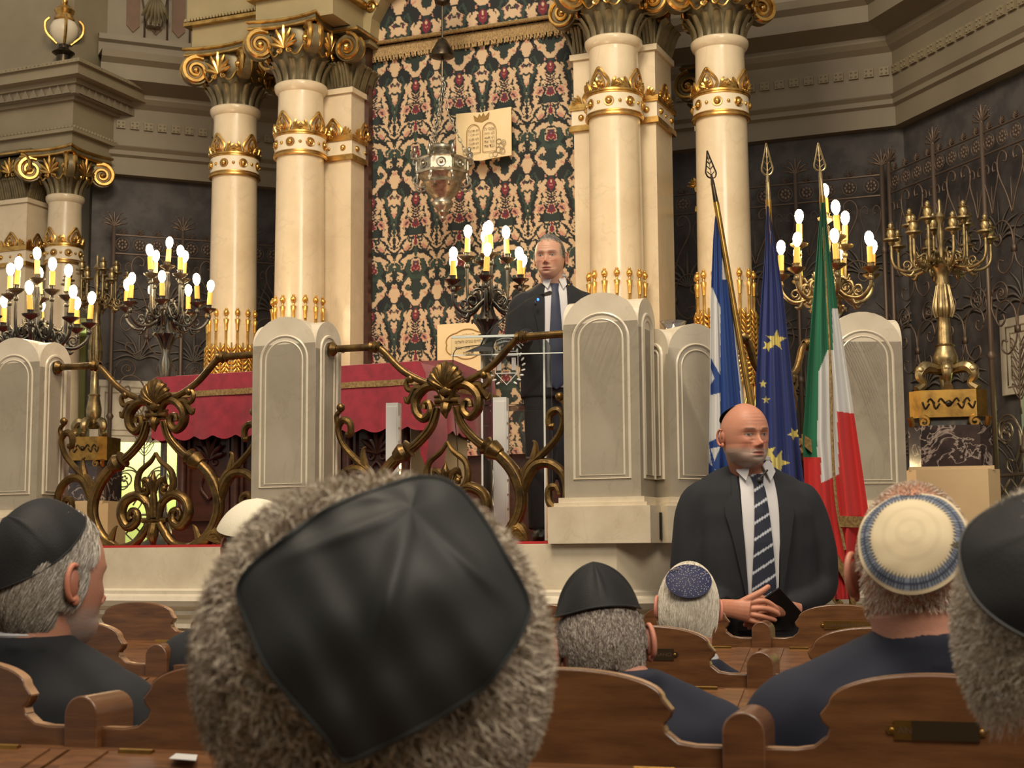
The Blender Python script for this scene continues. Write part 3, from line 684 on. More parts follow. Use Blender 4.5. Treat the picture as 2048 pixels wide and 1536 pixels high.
q=MB()
for k in range(200):
    u_=-.84+1.7*k/199; p=B(u_,.40,4.97); L_=.10+.02*math.sin(k*2.1)
    q.tube([p,p+np.array([0,0,-L_*.6]),p+np.array([.004*math.sin(k),0,-L_])],[.006,.005,.008],5)
obj('fringe',q,'goldbraid',ct,kind='stuff')
v2=thing('curtain_valance','upper curtain of the same flowers above the fringe line','curtain')
curtain('cloth','',-.84,.86,4.98,6.3,.38,.46,130,5,v2,res=.0066)
q=MB().tube([B(-.84,.365,4.985),B(.86,.365,4.985)],.016,8); obj('braid',q,'goldbraid',v2)
q=MB().box(-.03,.03,-.03,.03,1.25,6); o=obj('ark_door_frame',q,'woodd',None,smooth=False,label='dark brown wooden strip running up the left edge of the patterned curtain',cat='door frame',loc=tuple(B(-.855,.36)),rz=-PHI)
q=MB().box(-1.0,1.0,.5,.6,1.25,7.3,T=bT); obj('wall_niche',q,'woodd',smooth=False,kind='structure')
# ---- boards with writing
def board(name,label,u,z,w,h,v=.33,shape=None):
    t=thing(name,label,'plaque',tuple(B(u,v,z)),-PHI); return t
bd=board('tablets_board','cream open-book board with two tablets of law and crown, hung high on the curtain',.10,4.16,.45,.36)
n=24; V=np.array([[(x,-.03*abs(math.sin((x/.215)*PI*.5+PI/2))+.0,zz+.025*abs(x/.215)**.7*(1)) for x in np.linspace(-.215,.215,n)] for zz in np.linspace(.17,-.18,8)])
obj('book_panel',MB().slab(V,.012),'paper',bd,smooth=30)
def lineT(T,pts,r,mt,parent,name='outline',closed=False):
    return obj(name,MB().tube(T(np.array(pts,float)),r,5,closed=closed),mt,parent)
for s_ in (-1,1):
    c=s_*.062; o=[(c-.052,-.038,-.12)]+[(c+.052*math.cos(a),-.038,.03+.06*math.sin(a)) for a in np.linspace(PI,0,12)]+[(c+.052,-.038,-.12)]
    obj('tablet_outline',MB().tube(np.array(o),.0028,5,closed=True),'inkgold',bd)
    rows=(['אנכי ה','לא יהיה','לא תשא','זכור את','כבד את'],['לא תרצח','לא תנאף','לא תגנב','לא תענה','לא תחמד'])[0 if s_>0 else 1]
    for k,r_ in enumerate(rows):
        text(bd,r_[::-1],'ink',.078,.019,lambda v,k=k,c=c:v+np.array([c,-.036,.045-k*.031]),'hebrew_line')
q=MB(); cr=[(-.05,-.036,.115),(-.06,-.036,.155),(-.03,-.036,.13),(-.015,-.036,.16),(0,-.036,.135),(.015,-.036,.165),(.03,-.036,.135),(.06,-.036,.165),(.05,-.036,.12)]
q.add(np.array(cr+[(0,-.036,.10)]),[(0,1,2,9),(2,3,4,9),(4,5,6,9),(6,7,8,9)]); q.tube(np.array(cr),.003,5); obj('crown_emblem',q,'inkgold',bd,smooth=False)
for (x,z,r) in ((.13,-.05,.018),(.15,-.08,.02),(.165,-.06,.016),(.13,-.11,.022),(.155,-.12,.02),(.10,-.14,.018),(.07,-.145,.016),(-.13,-.1,.02),(-.1,-.13,.02)):
    q=MB().tube(np.array([(x+r*math.cos(a),-.026,z+r*math.sin(a)) for a in np.linspace(0,2*PI,14,endpoint=False)]),.003,5,closed=True); obj('cloud_outline',q,'cloudink',bd)
b2=board('lettered_board','cream board with scalloped gold outline and lettering, leaning below the curtain behind the lectern',.02,2.69,.42,.32,v=.2)
obj('panel',MB().box(-.22,.22,-.01,.01,-.22,.12),'paper',b2,smooth=False)
o=[]
for a in np.linspace(0,2*PI,72,endpoint=False): r=1+.10*abs(math.sin(3*a)); o.append((.01+.155*r*math.cos(a),-.013,-.03+.095*r*math.sin(a)))
obj('scalloped_outline',MB().tube(np.array(o),.004,5,closed=True),'inkgold',b2)
for k,(s_,w_) in enumerate((('הארון',.09),('לחיים טובים ולשלום',.2),('לפני מי אתה עומד',.2),('תשמ״ז',.08))):
    text(b2,s_[::-1],'ink',w_,.022,lambda v,k=k:v+np.array([.02,-.013,.03-k*.042]),'hebrew_line')
# ---- hanging silver lamp
hp=P(885,330,10.0); hl=thing('hanging_lamp','ornate silver hanging lamp on chains in front of the curtain','lamp',(hp[0],hp[1],hp[2]),-PHI)
def octo(prof,q,seg=8,sc=1): q.lathe([(r,z) for r,z in prof],seg=seg)
q=MB(); octo([(.05,.14),(.07,.13),(.07,.115),(.05,.10),(.06,.08),(.10,.06),(.165,.04),(.18,.03)],q,24); obj('lid',q,'silver',hl)
q=MB(); octo([(.175,.035),(.19,.03),(.185,.02),(.185,-.055),(.195,-.06),(.19,-.075),(.17,-.08)],q,8); obj('lantern_band',q,'silver',hl,smooth=False)
q=MB(); octo([(.17,-.075),(.13,-.12),(.15,-.14),(.12,-.17),(.09,-.21),(.06,-.24),(.07,-.255),(.075,-.27),(.05,-.30),(.035,-.32),(.045,-.335),(.02,-.36),(.025,-.375),(0,-.40)],q,24); obj('bowl',q,'silver',hl,smooth=60)
for k in range(8):
    a=2*PI*(k+.5)/8; d=np.array([math.cos(a),math.sin(a),0]); tt=np.array([-d[1],d[0],0])
    q=MB(); c=d*.172+np.array([0,0,-.018])
    q.tube([c+tt*.028*math.cos(x)+np.array([0,0,.028*math.sin(x)])+d*.004 for x in np.linspace(0,2*PI,16,endpoint=False)],.005,5,closed=True); q.ell(c+d*.004,.013,nu=8,nv=6)
    for s_ in (-1,1): q.box(-.004,.004,-.006,.006,-.035,.035,T=lambda v,c=c,s_=s_:c+np.outer(v[:,0],tt)+np.outer(v[:,1],d)+np.outer(v[:,2],[0,0,1])+tt*s_*.055)
    obj('medallion',q,'silver',hl)
    a=2*PI*k/8; d=np.array([math.cos(a),math.sin(a),0])
    q=MB().tube(crom([d*.185+np.array([0,0,.02]),d*.22+np.array([0,0,.03]),d*.215+np.array([0,0,.06]),d*.19+np.array([0,0,.055])]),.008,6); q.ell(d*.2+np.array([0,0,.08]),(.012,.012,.025)); obj('finial',q,'silver',hl)
    q=MB().tube([d*.18+np.array([0,0,-.08]),d*.185+np.array([0,0,-.13])],[.012,.003],6); q.tube(crom([d*.18+np.array([0,0,-.09]),d*.21+np.array([0,0,-.13]),d*.17+np.array([0,0,-.17]),d*.12+np.array([0,0,-.16])],4),.008,6); obj('drop',q,'silver',hl)
link=MB().tube(np.array([(.011*math.cos(a),0,.022*math.sin(a)) for a in np.linspace(0,2*PI,12,endpoint=False)]),.0035,5,closed=True).mesh('chain_link','silver')
def chain(parent,a,b,name='chain_link'):
    a=np.array(a,float);b=np.array(b,float);L=np.linalg.norm(b-a);n=max(2,int(L/.036))
    dr=Vector(b-a).to_track_quat('Z','Y')
    for k in range(n):
        o=bpy.data.objects.new(name,link); COL.objects.link(o); o.parent=parent; o.location=a+(b-a)*(k+.5)/n
        e=dr.to_matrix()@Matrix.Rotation(PI/2*(k%2),3,'Z'); o.rotation_euler=e.to_euler()
for k in range(3):
    a=2*PI*k/3+.4; d=np.array([math.cos(a),math.sin(a),0]); chain(hl,d*.17+np.array([0,0,.06]),d*.04+np.array([0,0,.36])); chain(hl,d*.04+np.array([0,0,.36]),(0,0,.62))
q=MB().lathe([(0,.90),(.03,.88),(.075,.80),(.08,.76),(.02,.745),(0,.745)]); q.tube([(0,0,.745),(0,0,.62)],.01); obj('smoke_bell',q,'bronzed',hl)
q=MB().tube([(0,0,.88),(0,0,1.4)],.007,6); q.lathe([(0,1.12),(.05,1.14),(.06,1.2),(.05,1.26),(.065,1.30),(.055,1.5),(0,1.52)]); q.tube([(0,0,1.5),(0,0,3.2)],.008,6); obj('suspension_rod',q,'bronzed',hl)
# ================================================================ PLATFORM
ZP=1.255
C1,C2,C3=(2.30,-3.34),(3.20,-2.2),(3.20,1.2); 
pp=[(-2.52,-3.34),C1,C2,C3,(-3.3,1.2),(-3.3,-2.4)]
plat=thing('platform','raised marble platform with moulded front wall carrying the piers and railings','platform',kind='structure')
del plat['category']
def offs(poly,o):
    n=len(poly); out=[]
    for i in range(n):
        p0,p1,p2=[np.array(poly[k%n],float) for k in (i-1,i,i+1)]
        a=p1-p0;a/=np.linalg.norm(a);b=p2-p1;b/=np.linalg.norm(b);na=np.array([a[1],-a[0]]);nb=np.array([b[1],-b[0]])
        out.append(tuple(p1+(na+nb)/(1+na@nb)*o))
    return out
def slabp(name,o,z0,z1,m,parent=plat): return obj(name,MB().prism(offs(pp,o),z0,z1,'xy',T=bT),m,parent,smooth=False)
slabp('wall_face',0,0,.95,'pierbase'); slabp('moulding',.035,.885,.905,'pier'); 
q=MB(); 
P3=offs(pp,0)
def mould(name,prof,m):
    rings=[offs(pp,o) for o,z in prof]; v=[]; n=len(pp)
    for r_,(o,z) in zip(rings,prof): v+= [(x,y,z) for x,y in r_]
    f=[(i*n+j,i*n+(j+1)%n,(i+1)*n+(j+1)%n,(i+1)*n+j) for i in range(len(prof)-1) for j in range(n)]
    return obj(name,MB().add(bT(np.array(v)),f),m,plat,smooth=False)
mould('moulding',[(0,.93),(.03,.945),(.03,.965),(.055,.985),(.065,1.01),(.055,1.03),(.03,1.04),(.03,1.055),(.0,1.065)],'pier')
slabp('upper_course',.0,1.0,ZP,'pierbase'); slabp('base_course',.05,0,.30,'pierbase')
slabp('red_carpet',-.10,ZP,ZP+.012,'redcarpet')
# ---- arched marble piers
def archpoly(w,z0,z1,n=14,flat=0):
    r=w/2; return [(-r,z0)]+[(-r+r*(1-math.cos(a)),z1-r+r*math.sin(a)) for a in np.linspace(0,PI,n)]+[(r,z0)]
def pier(label,uv,w=.335,d=.235,rot=0,h=1.05,panels=('f','r')):
    p=B(uv[0],uv[1],ZP); t=thing('marble_pier',label,'pier',tuple(p),-PHI+rot)
    z0=.18; 
    def arcb(w_,z1): # flattened arch
        n=16; r=w_/2; rise=r*.92; return [(-r,z0)]+[(-r*math.cos(a),z1-rise+rise*math.sin(a)) for a in np.linspace(0,PI,n)]+[(r,z0)]
    q=MB(); q.prism(arcb(w,h),-d/2,d/2); q.prism([(x,z) for x,z in arcb(d,h-.02)],-w/2,w/2,'yz')
    b=obj('shaft',q,'pier',t,smooth=35)
    def pan(face):
        W_=(w if face=='f' else d)
        for e,th_ in ((.045,.008),(.07,-.001)):
            ww=W_-2*e; 
            o=[(-ww/2,z0+.06+e*.6)]+[(-ww/2*math.cos(a),h-.045-e-ww/2*.9+ww/2*.9*math.sin(a)) for a in np.linspace(0,PI,16)]+[(ww/2,z0+.06+e*.6)]
            mb=MB()
            if face=='f': mb.tube(np.array([(x,-d/2+.002,z) for x,z in o]),.007 if e<.05 else .005,6,closed=True)
            elif face=='r': mb.tube(np.array([(w/2+.001,x,z) for x,z in o]),.008 if e<.05 else .005,6,closed=True)
            else: mb.tube(np.array([(-w/2-.001,x,z) for x,z in o]),.008 if e<.05 else .005,6,closed=True)
            obj('panel_moulding',mb,'pier',b)
    for f_ in ('f','r','l'): pan(f_)
    q=MB().box(-w/2-.02,w/2+.02,-d/2-.02,d/2+.02,.165,.19); q.box(-w/2-.035,w/2+.035,-d/2-.035,d/2+.035,.15,.168); obj('moulding',q,'pierbase',t,smooth=False)
    q=MB().box(-w/2-.055,w/2+.055,-d/2-.055,d/2+.055,0,.152); obj('plinth',q,'pierbase',t,smooth=False)
    return t
U0=.686+.02
pier('arched marble pier just left of the photo\'s centre, behind the curly-haired head',(.70,-3.2))
pier('tallest arched marble pier beside the speaking man',(2.235,-3.2))
pier('shaded marble pier tucked behind the right side of the tallest pier',(2.50,-3.0),.30,.2,rot=math.radians(52),h=.93)
pier('arched marble pier at the left edge with both arched faces in view',(-.865,-3.2))
pier('marble pier behind the Italian flag on the right',(3.09,-2.14),.36,.26,rot=math.radians(26),h=1.06)
pier('marble pier cut by the left edge of the photo',(-1.12,-3.1),.25,.3,rot=0,h=1.04)
pp_=B(2.235+.335/2+.058,-3.2,ZP+.075); obj('dark_plate',MB().box(-.004,.004,-.05,.05,-.06,.05),'black',None,smooth=False,label='small dark plate fixed on the side of the tallest pier\'s base',cat='plate',loc=tuple(pp_),rz=-PHI)
# ---- brass railings
def tubeX(q,pts,r,n=6,**k): q.tube(crom([(a,0,b) for a,b in pts],n),r,8,nrm=(0,1,0),**k)
def railing(label,u0,v0,u1,v1,half=None):
    p0=np.array([u0,v0]);p1=np.array([u1,v1]);c=(p0+p1)/2;L=np.linalg.norm(p1-p0);an=math.atan2(*(p1-p0)[::-1])
    t=thing('brass_railing',label,'railing',tuple(B(c[0],c[1],ZP)),-PHI+an)
    h=L/2; sx=h/.655
    X=lambda px:(px-319)*.00315*sx; Z=lambda py:(1096-py)*.00242
    q=MB()
    for s_ in (-1,1):
        q.tube([(s_*h,0,Z(723)),(s_*(h*.60),0,Z(724))],.0165,10); q.lathe([(.016,0),(.032,.008),(.034,.02),(.026,.03),(.018,.04)],T=lambda v,s_=s_:np.stack([s_*(h-v[:,2]),v[:,0],v[:,1]+Z(723)],1))
        jx=s_*h*.60
        q.lathe([(.014,-.03),(.026,-.022),(.020,-.01),(.030,0),(.020,.01),(.026,.022),(.014,.03)],T=lambda v,jx=jx:np.stack([jx+v[:,2],v[:,0],v[:,1]+Z(724)],1))
        q.tube(crom([(jx,0,Z(724)),(jx-s_*.04,0,Z(733)),(s_*.245*sx,0,Z(771)),(s_*.13*sx,0,Z(795)),(s_*.03*sx,0,Z(803))],8),[.0165,.0165,.016,.014],10)
    obj('handrail',q,'bronze',t)
    q=MB()   # shell
    for k in range(-4,5):
        a=k*.27; L_=.105-.004*abs(k)
        q.tube(crom([(0,-.01,Z(812)),(math.sin(a)*L_*.5,-.03,Z(812)+math.cos(a)*L_*.55),(math.sin(a)*L_*.95,-.02,Z(812)+math.cos(a)*L_*1.05),(math.sin(a)*L_*1.0,-.0,Z(812)+math.cos(a)*L_*1.12)],4),[.010,.016,.017,.008],7)
    q.ell((0,-.012,Z(815)),(.035,.02,.025)); obj('shell_ornament',q,'bronze',t)
    q=MB()
    for s_ in (-1,1):
        q.tube(crom([(s_*.015,0,Z(832)),(s_*.05*sx,0,Z(808)),(s_*.11*sx,0,Z(806)),(s_*.165*sx,0,Z(825)),(s_*.165*sx,0,Z(850)),(s_*.125*sx,0,Z(864)),(s_*.088*sx,0,Z(852)),(s_*.095*sx,0,Z(836)),(s_*.12*sx,0,Z(836)),(s_*.125*sx,0,Z(846))],5),[.014,.020,.023,.022,.020,.017,.014,.016],8,flat=1.25)
        q.tube(crom([(s_*.12*sx,0,Z(808)),(s_*.17*sx,0,Z(806)),(s_*.19*sx,0,Z(818)),(s_*.215*sx,0,Z(832)),(s_*.23*sx,0,Z(822))],4),[.014,.016,.014,.006],7)
        q.tube(crom([(s_*.17*sx,0,Z(812)),(s_*.21*sx,0,Z(808)),(s_*.222*sx,0,Z(795)),(s_*.205*sx,0,Z(786)),(s_*.19*sx,0,Z(792))],4),[.012,.014,.012,.013],7); q.ell((s_*.197*sx,-.004,Z(789)),.019,nu=10,nv=8)
    obj('volute',q,'bronze',t)
    q=MB().tube([(-.062*sx,0,Z(832)),(.062*sx,0,Z(832))],.016,10)
    for dz in (-8,8): q.tube([(-.07*sx,0,Z(832+dz)),(.07*sx,0,Z(832+dz))],.006,8)
    q.tube(crom([(0,-.01,Z(842)),(0,-.02,Z(852)),(0,-.01,Z(866))],4),[.028,.024,.003],8); obj('collar',q,'bronze',t)
    for s_ in (-1,1):
        q=MB(); main=crom([(s_*.05*sx,0,Z(845)),(s_*.085*sx,0,Z(880)),(s_*.17*sx,0,Z(912)),(s_*.26*sx,0,Z(932)),(s_*.345*sx,0,Z(965)),(s_*.385*sx,0,Z(1005)),(s_*.375*sx,0,Z(1040)),(s_*.32*sx,0,Z(1075)),(s_*.24*sx,0,Z(1093))],7)
        q.tube(main,[.016,.02,.022,.026,.030,.028,.026,.028,.022],10,nrm=(0,1,0))
        for o_ in (-.5,.5): q.tube(main+np.array([o_*.02,-.020,0]),[.005,.007,.007,.009,.009,.008],5)
        obj('main_scroll',q,'bronze',t)
        a=math.atan2(Z(932)-Z(912),s_*.09*sx)
        kx,kz=s_*.235*sx,Z(925); d=np.array([math.cos(a),0,math.sin(a)]); nn=np.array([-d[2],0,d[0]])
        def TT(v,kx=kx,kz=kz,d=d,nn=nn): return np.array([kx,0,kz])+np.outer(v[:,2],d)+np.outer(v[:,0],nn)+np.outer(v[:,1],[0,1,0])
        q=MB().lathe([(.02,-.045),(.044,-.035),(.034,-.02),(.046,0),(.04,.02),(.03,.045),(.02,.05)],T=TT,seg=16); obj('knuckle',q,'bronze',t)
        q=MB() # foot leaf
        q.tube(crom([(s_*.24*sx,0,Z(1093)),(s_*.30*sx,0,Z(1088)),(s_*.36*sx,0,Z(1065)),(s_*.40*sx,0,Z(1078)),(s_*.41*sx,0,Z(1095))],5),[.022,.034,.03,.02,.012],8); q.tube(crom([(s_*.27*sx,0,Z(1080)),(s_*.25*sx,0,Z(1060)),(s_*.23*sx,0,Z(1052))],3),[.02,.012,.004],7)
        for k in range(4): q.tube(crom([(s_*.33*sx,-.02,Z(1078)),(s_*(.36+.015*k)*sx,-.02,Z(1068+k*7)),(s_*(.385+.012*k)*sx,-.01,Z(1072+k*8))],3),[.012,.010,.003],6)
        obj('leaf_foot',q,'bronze',t)
        q=MB() # base S from centre
        q.tube(crom([(s_*.03,0,Z(1048)),(s_*.065*sx,0,Z(1066)),(s_*.12*sx,0,Z(1088)),(s_*.20*sx,0,Z(1096)),(s_*.26*sx,0,Z(1090))],5),[.02,.022,.022,.022],9,nrm=(0,1,0)); obj('base_scroll',q,'bronze',t)
        q=MB(); sp=crom([(s_*.025,0,Z(1040)),(s_*.045*sx,0,Z(1008)),(s_*.11*sx,0,Z(992)),(s_*.185*sx,0,Z(1004)),(s_*.205*sx,0,Z(1030)),(s_*.165*sx,0,Z(1054)),(s_*.115*sx,0,Z(1046)),(s_*.108*sx,0,Z(1028)),(s_*.14*sx,0,Z(1022)),(s_*.155*sx,0,Z(1034)),(s_*.14*sx,0,Z(1040))],6)
        q.tube(sp,[.016,.022,.026,.026,.024,.022,.018,.015,.016],9,nrm=(0,1,0)); q.tube(sp[6:44]+np.array([0,-.022,0]),.006,5); obj('large_volute',q,'bronze',t)
        q=MB(); sp=crom([(0,0,Z(908)),(s_*.03*sx,0,Z(925)),(s_*.095*sx,0,Z(945)),(s_*.11*sx,0,Z(972)),(s_*.085*sx,0,Z(992)),(s_*.045*sx,0,Z(985)),(s_*.05*sx,0,Z(970)),(s_*.07*sx,0,Z(976))],6)
        q.tube(sp,[.008,.013,.016,.018,.017,.013,.014],8,nrm=(0,1,0)); q.ell((s_*.06*sx,-.008,Z(980)),.016,nu=8,nv=6); obj('ogee_scroll',q,'bronze',t)
        q=MB() # wing scrolls reaching the pier
        q.tube(crom([(s_*.385*sx,0,Z(1000)),(s_*.42*sx,0,Z(960)),(s_*.5*sx,0,Z(935)),(s_*.575*sx,0,Z(905)),(s_*.60*sx,0,Z(876)),(s_*.575*sx,0,Z(860)),(s_*.535*sx,0,Z(866)),(s_*.53*sx,0,Z(886)),(s_*.555*sx,0,Z(888))],6),[.022,.020,.016,.014,.017,.018,.016,.014],8,nrm=(0,1,0))
        q.tube(crom([(s_*.60*sx,0,Z(872)),(s_*.612*sx,0,Z(852)),(s_*.585*sx,0,Z(840))],4),[.012,.012,.01],7); q.ell((s_*.585*sx,-.004,Z(836)),.02,nu=10,nv=8)
        obj('wing_scroll',q,'bronze',t)
        q=MB(); q.tube(crom([(s_*.385*sx,0,Z(1010)),(s_*.42*sx,0,Z(975)),(s_*.47*sx,0,Z(955)),(s_*.54*sx,0,Z(955)),(s_*.60*sx,0,Z(975)),(s_*.615*sx,0,Z(1010)),(s_*.58*sx,0,Z(1034)),(s_*.53*sx,0,Z(1024)),(s_*.525*sx,0,Z(1000)),(s_*.56*sx,0,Z(996)),(s_*.575*sx,0,Z(1010))],6),[.022,.026,.022,.020,.02,.02,.018,.016,.014],8,nrm=(0,1,0))
        q.tube(crom([(s_*.43*sx,0,Z(965)),(s_*.455*sx,0,Z(940)),(s_*.46*sx,0,Z(918)),(s_*.445*sx,0,Z(912))],4),[.018,.02,.010,.004],7)
        q.tube(crom([(s_*.40*sx,0,Z(995)),(s_*.385*sx,0,Z(975)),(s_*.38*sx,0,Z(962))],4),[.014,.014,.006],7); obj('lower_scroll',q,'bronze',t)
    q=MB() # fleur-de-lis
    q.tube(crom([(0,-.01,Z(945)),(0,-.02,Z(962)),(0,-.015,Z(985)),(0,-.01,Z(1000)),(0,0,Z(1036))],5),[.003,.020,.014,.018,.024],9)
    for s_ in (-1,1):
        q.tube(crom([(s_*.008,-.01,Z(990)),(s_*.025,-.015,Z(968)),(s_*.055,-.01,Z(960)),(s_*.066,0,Z(975))],4),[.008,.012,.013,.006],7)
        q.tube(crom([(s_*.014,0,Z(1036)),(s_*.03,0,Z(1010)),(s_*.06,0,Z(998)),(s_*.065,0,Z(1010))],4),[.01,.013,.010,.004],7)
    obj('fleur_de_lis',q,'bronze',t)
    q=MB().tube([(-.075*sx,0,Z(1042)),(.075*sx,0,Z(1042))],.013,8); q.tube([(-.06*sx,0,Z(1050)),(.06*sx,0,Z(1050))],.012,8); q.tube(crom([(0,0,Z(1050)),(0,-.012,Z(1072)),(0,0,Z(1098))],4),[.024,.028,.004],8); obj('collar',q,'bronze',t)
    return t
railing('brass scrollwork railing in the left gap between two piers, before the red table',-.70,-3.2,.535,-3.2)
railing('brass scrollwork railing with shell between the centre pier and the speaker\'s pier, before the lectern',.87,-3.2,2.07,-3.2)
railing('brass scrollwork railing partly hidden by the standing guard and the flags',2.62,-2.86,3.0,-2.3)
# ================================================================ TABLE (tevah) WITH RED CLOTH
tc_=B(.29,-2.2,ZP); tb=thing('reading_table','dark carved wooden reading table under the red cloth',"table",tuple(tc_),-PHI)
q=MB().box(-.66,.66,-.36,.36,.06,.86); obj('body',q,'woodd',tb,smooth=False)
q=MB().box(-.71,.71,-.41,.41,0,.06); q.box(-.70,.70,-.40,.40,.06,.10); q.box(-.72,.72,-.42,.42,.84,.885); obj('base_moulding',q,'woodd',tb,smooth=False)
for k in range(4):
    x=-.495+k*.33
    q=MB()
    for z0_,z1_,x0,x1 in ((.14,.17,-.13,.13),(.74,.77,-.13,.13)): q.box(x+x0,x+x1,-.378,-.36,z0_,z1_)
    for xx in (-.13,.115): q.box(x+xx,x+xx+.015,-.378,-.36,.14,.77)
    obj('panel_frame',q,'woodd',tb,smooth=False)
    q=MB(); palmette(q,(x,-.365,.46),.14,(1,0,0),(0,-1,0),7,.01); q.tube(crom([(x,-.37,.25),(x-.05,-.37,.32),(x,-.37,.42),(x+.05,-.37,.32),(x,-.37,.25)],4),.008,5); obj('carving',q,'woodd',tb)
for k in range(5):
    q=MB(); x=-.66+k*.33; q.lathe([(.03,.1),(.035,.14),(.022,.18),(.026,.45),(.022,.7),(.035,.76),(.03,.82)],(x,-.375,0),10); obj('turned_post',q,'woodd',tb)
# cloth: one draped surface
cl=thing('red_tablecloth','crimson cloth with gold braid and scalloped hem over the reading table','tablecloth',tuple(B(.29,-2.2,ZP)),-PHI)
hx,hy,ht=.78,.45,.90
def clothpt(s,dz):  # perimeter parameter s in metres from front-left corner
    per=[(-hx,-hy),(hx,-hy),(hx,hy),(-hx,hy)]; Ls=[2*hx,2*hy,2*hx,2*hy]; s=s%sum(Ls); i=0
    while s>Ls[i]: s-=Ls[i]; i+=1
    a=np.array(per[i]);b=np.array(per[(i+1)%4]); d=(b-a)/Ls[i]; n=np.array([d[1],-d[0]]); p=a+d*s
    edge=min(s,Ls[i]-s); rip=.010*math.sin(s*22+i)*dz/.3+.02*math.exp(-edge/.05)*dz/.3
    p=p+n*(.004+rip+.03*dz); return p
per=2*(2*hx+2*hy); ns=360; rows=[]
for j in range(13):
    f=j/12; r=[]
    for i in range(ns):
        s=per*i/ns; hem=.32+.022*abs(math.sin(s*PI/.125))
        if s<2*hx: hem+=.0
        dz=hem*f; p=clothpt(s,dz); r.append((p[0],p[1],ht-dz+.0))
    rows.append(r)
V=np.array(rows); mb=MB(); mb.grid(V,closed=True)
# top sheet
Xs=np.linspace(-hx-.004,hx+.004,30);Ys=np.linspace(-hy-.004,hy+.004,14)
T_=np.array([[(x,y,ht+.004*math.sin(x*9)*math.sin(y*8)*(1 if abs(x)<hx*.97 and abs(y)<hy*.95 else 0)) for x in Xs] for y in Ys]); mb.grid(T_)
mb.prism([(hx+.0,.9),(hx+.03,.84),(hx+.05,.55),(hx+.03,.38),(hx+.0,.45)],-.46,-.25)
obj('cloth',mb,'redcloth',cl,smooth=50)
q=MB()
for z0_,z1_ in ((.085,.115),):
    r0=[(*clothpt(per*i/ns,z0_),ht-z0_) for i in range(ns)]; r1=[(*clothpt(per*i/ns,z1_),ht-z1_) for i in range(ns)]
    A_=np.array([r0,r1]); c_=A_[...,:2]; A_[...,:2]=c_*(1+.007/np.linalg.norm(c_,axis=2,keepdims=True)); q.grid(A_,closed=True)
obj('gold_braid',q,'goldbraid',cl)
q=MB().box(-.02,.25,-.3,.1,0,.006,T=lambda v:v@rotz(.2).T); o=obj('paper_sheet',q,'white',None,smooth=False,label='white sheet of paper lying on the red cloth left of the centre pier',cat='paper',loc=tuple(B(-.15,-2.25,ZP+ht+.008)),rz=-PHI)
# raised sloping lid under a fold on the cloth
q=MB().prism([(-.42,0),(.43,0),(.40,.055),(.1,.075),(-.38,.012)],-.70,.70,'yz'); o=obj('cloth_covered_desk',q,'redcloth',cl,smooth=40,loc=(0,0,ht))
# flared wooden stand by the curtain
w_=B(-.70,-.65,0); ws=thing('wooden_stand','dark flared wooden stand at the lower left corner of the curtain','stand',(w_[0],w_[1],ZP),-PHI)
obj('post',MB().box(-.07,.07,-.07,.07,0,1.14),'woodd',ws,smooth=False)
obj('flared_top',MB().add(np.array([(-.09,-.09,1.12),(.09,-.09,1.12),(.09,.09,1.12),(-.09,.09,1.12),(-.14,-.12,1.29),(.14,-.12,1.29),(.14,.12,1.29),(-.14,.12,1.29)]),[(0,3,2,1),(4,5,6,7),(0,1,5,4),(1,2,6,5),(2,3,7,6),(3,0,4,7)]),'woodd',ws,smooth=False)
obj('rim',MB().box(-.155,.155,-.135,.135,1.29,1.315),'woodd',ws,smooth=False)
# ================================================================ ACRYLIC LECTERN
lc=P(1035,900,7.25); le=thing('acrylic_lectern','clear acrylic lectern with round emblem in front of the speaking man','lectern',(lc[0],lc[1],ZP),-PHI*.35)
W=.155
for nm,x0,x1,y0,y1,z0_,z1_ in (('side_panel',-W,-W+.010,-.14,.14,.02,.98),('side_panel',W-.010,W,-.14,.14,.02,.98),('front_panel',-W+.011,W-.011,-.14,-.132,.02,.95),('shelf',-W+.01,W-.01,-.13,.14,.66,.668),('base_plate',-.2,.2,-.2,.2,0,.018)):
    obj(nm,MB().box(x0,x1,y0,y1,z0_,z1_),'acrylic',le,smooth=False)
for x in (-W+.005,W-.005):
    for y in (-.14,.14): obj('polished_edge',MB().box(x-.0045,x+.0045,y-.002,y+.002,.02,.98),'clearedge',le,smooth=False)
tp=MB(); tp.box(-.29,.29,-.19,.19,-.006,.006,T=lambda v:v@rotx(.16).T+np.array([0,0,1.02])); obj('top_panel',tp,'acrylic',le,smooth=False)
q=MB(); q.box(-.29,.29,-.193,-.190,-.006,.006,T=lambda v:v@rotx(.16).T+np.array([0,0,1.02])); q.box(-.29,.29,.190,.193,-.006,.006,T=lambda v:v@rotx(.16).T+np.array([0,0,1.02])); obj('polished_edge',q,'clearedge',le,smooth=False)
obj('top_front',MB().box(-.29,.29,-.196,-.19,.90,.985),'acrylic',le,smooth=False); obj('polished_edge',MB().box(-.29,.29,-.198,-.194,.898,.903),'clearedge',le,smooth=False)
em=MB(); cz=.86; yy=-.145; cx=-.03
cir=lambda r,n=32,a0=0,a1=2*PI: np.array([(cx+r*math.cos(a),yy,cz+r*math.sin(a)) for a in np.linspace(a0,a1,n)])
em.tube(cir(.088,30,.2*PI,.8*PI)[:,:]+np.array([0,0,.02]),.0025,5); em.tube(cir(.105,30,.22*PI,.78*PI)+np.array([0,0,.02]),.0025,5)
em.tube(np.array([(cx-.055,yy,cz+.06),(cx+.055,yy,cz+.06),(cx+.055,yy,cz-.04),(cx,yy,cz-.10),(cx-.055,yy,cz-.04)]),.003,5,closed=True)
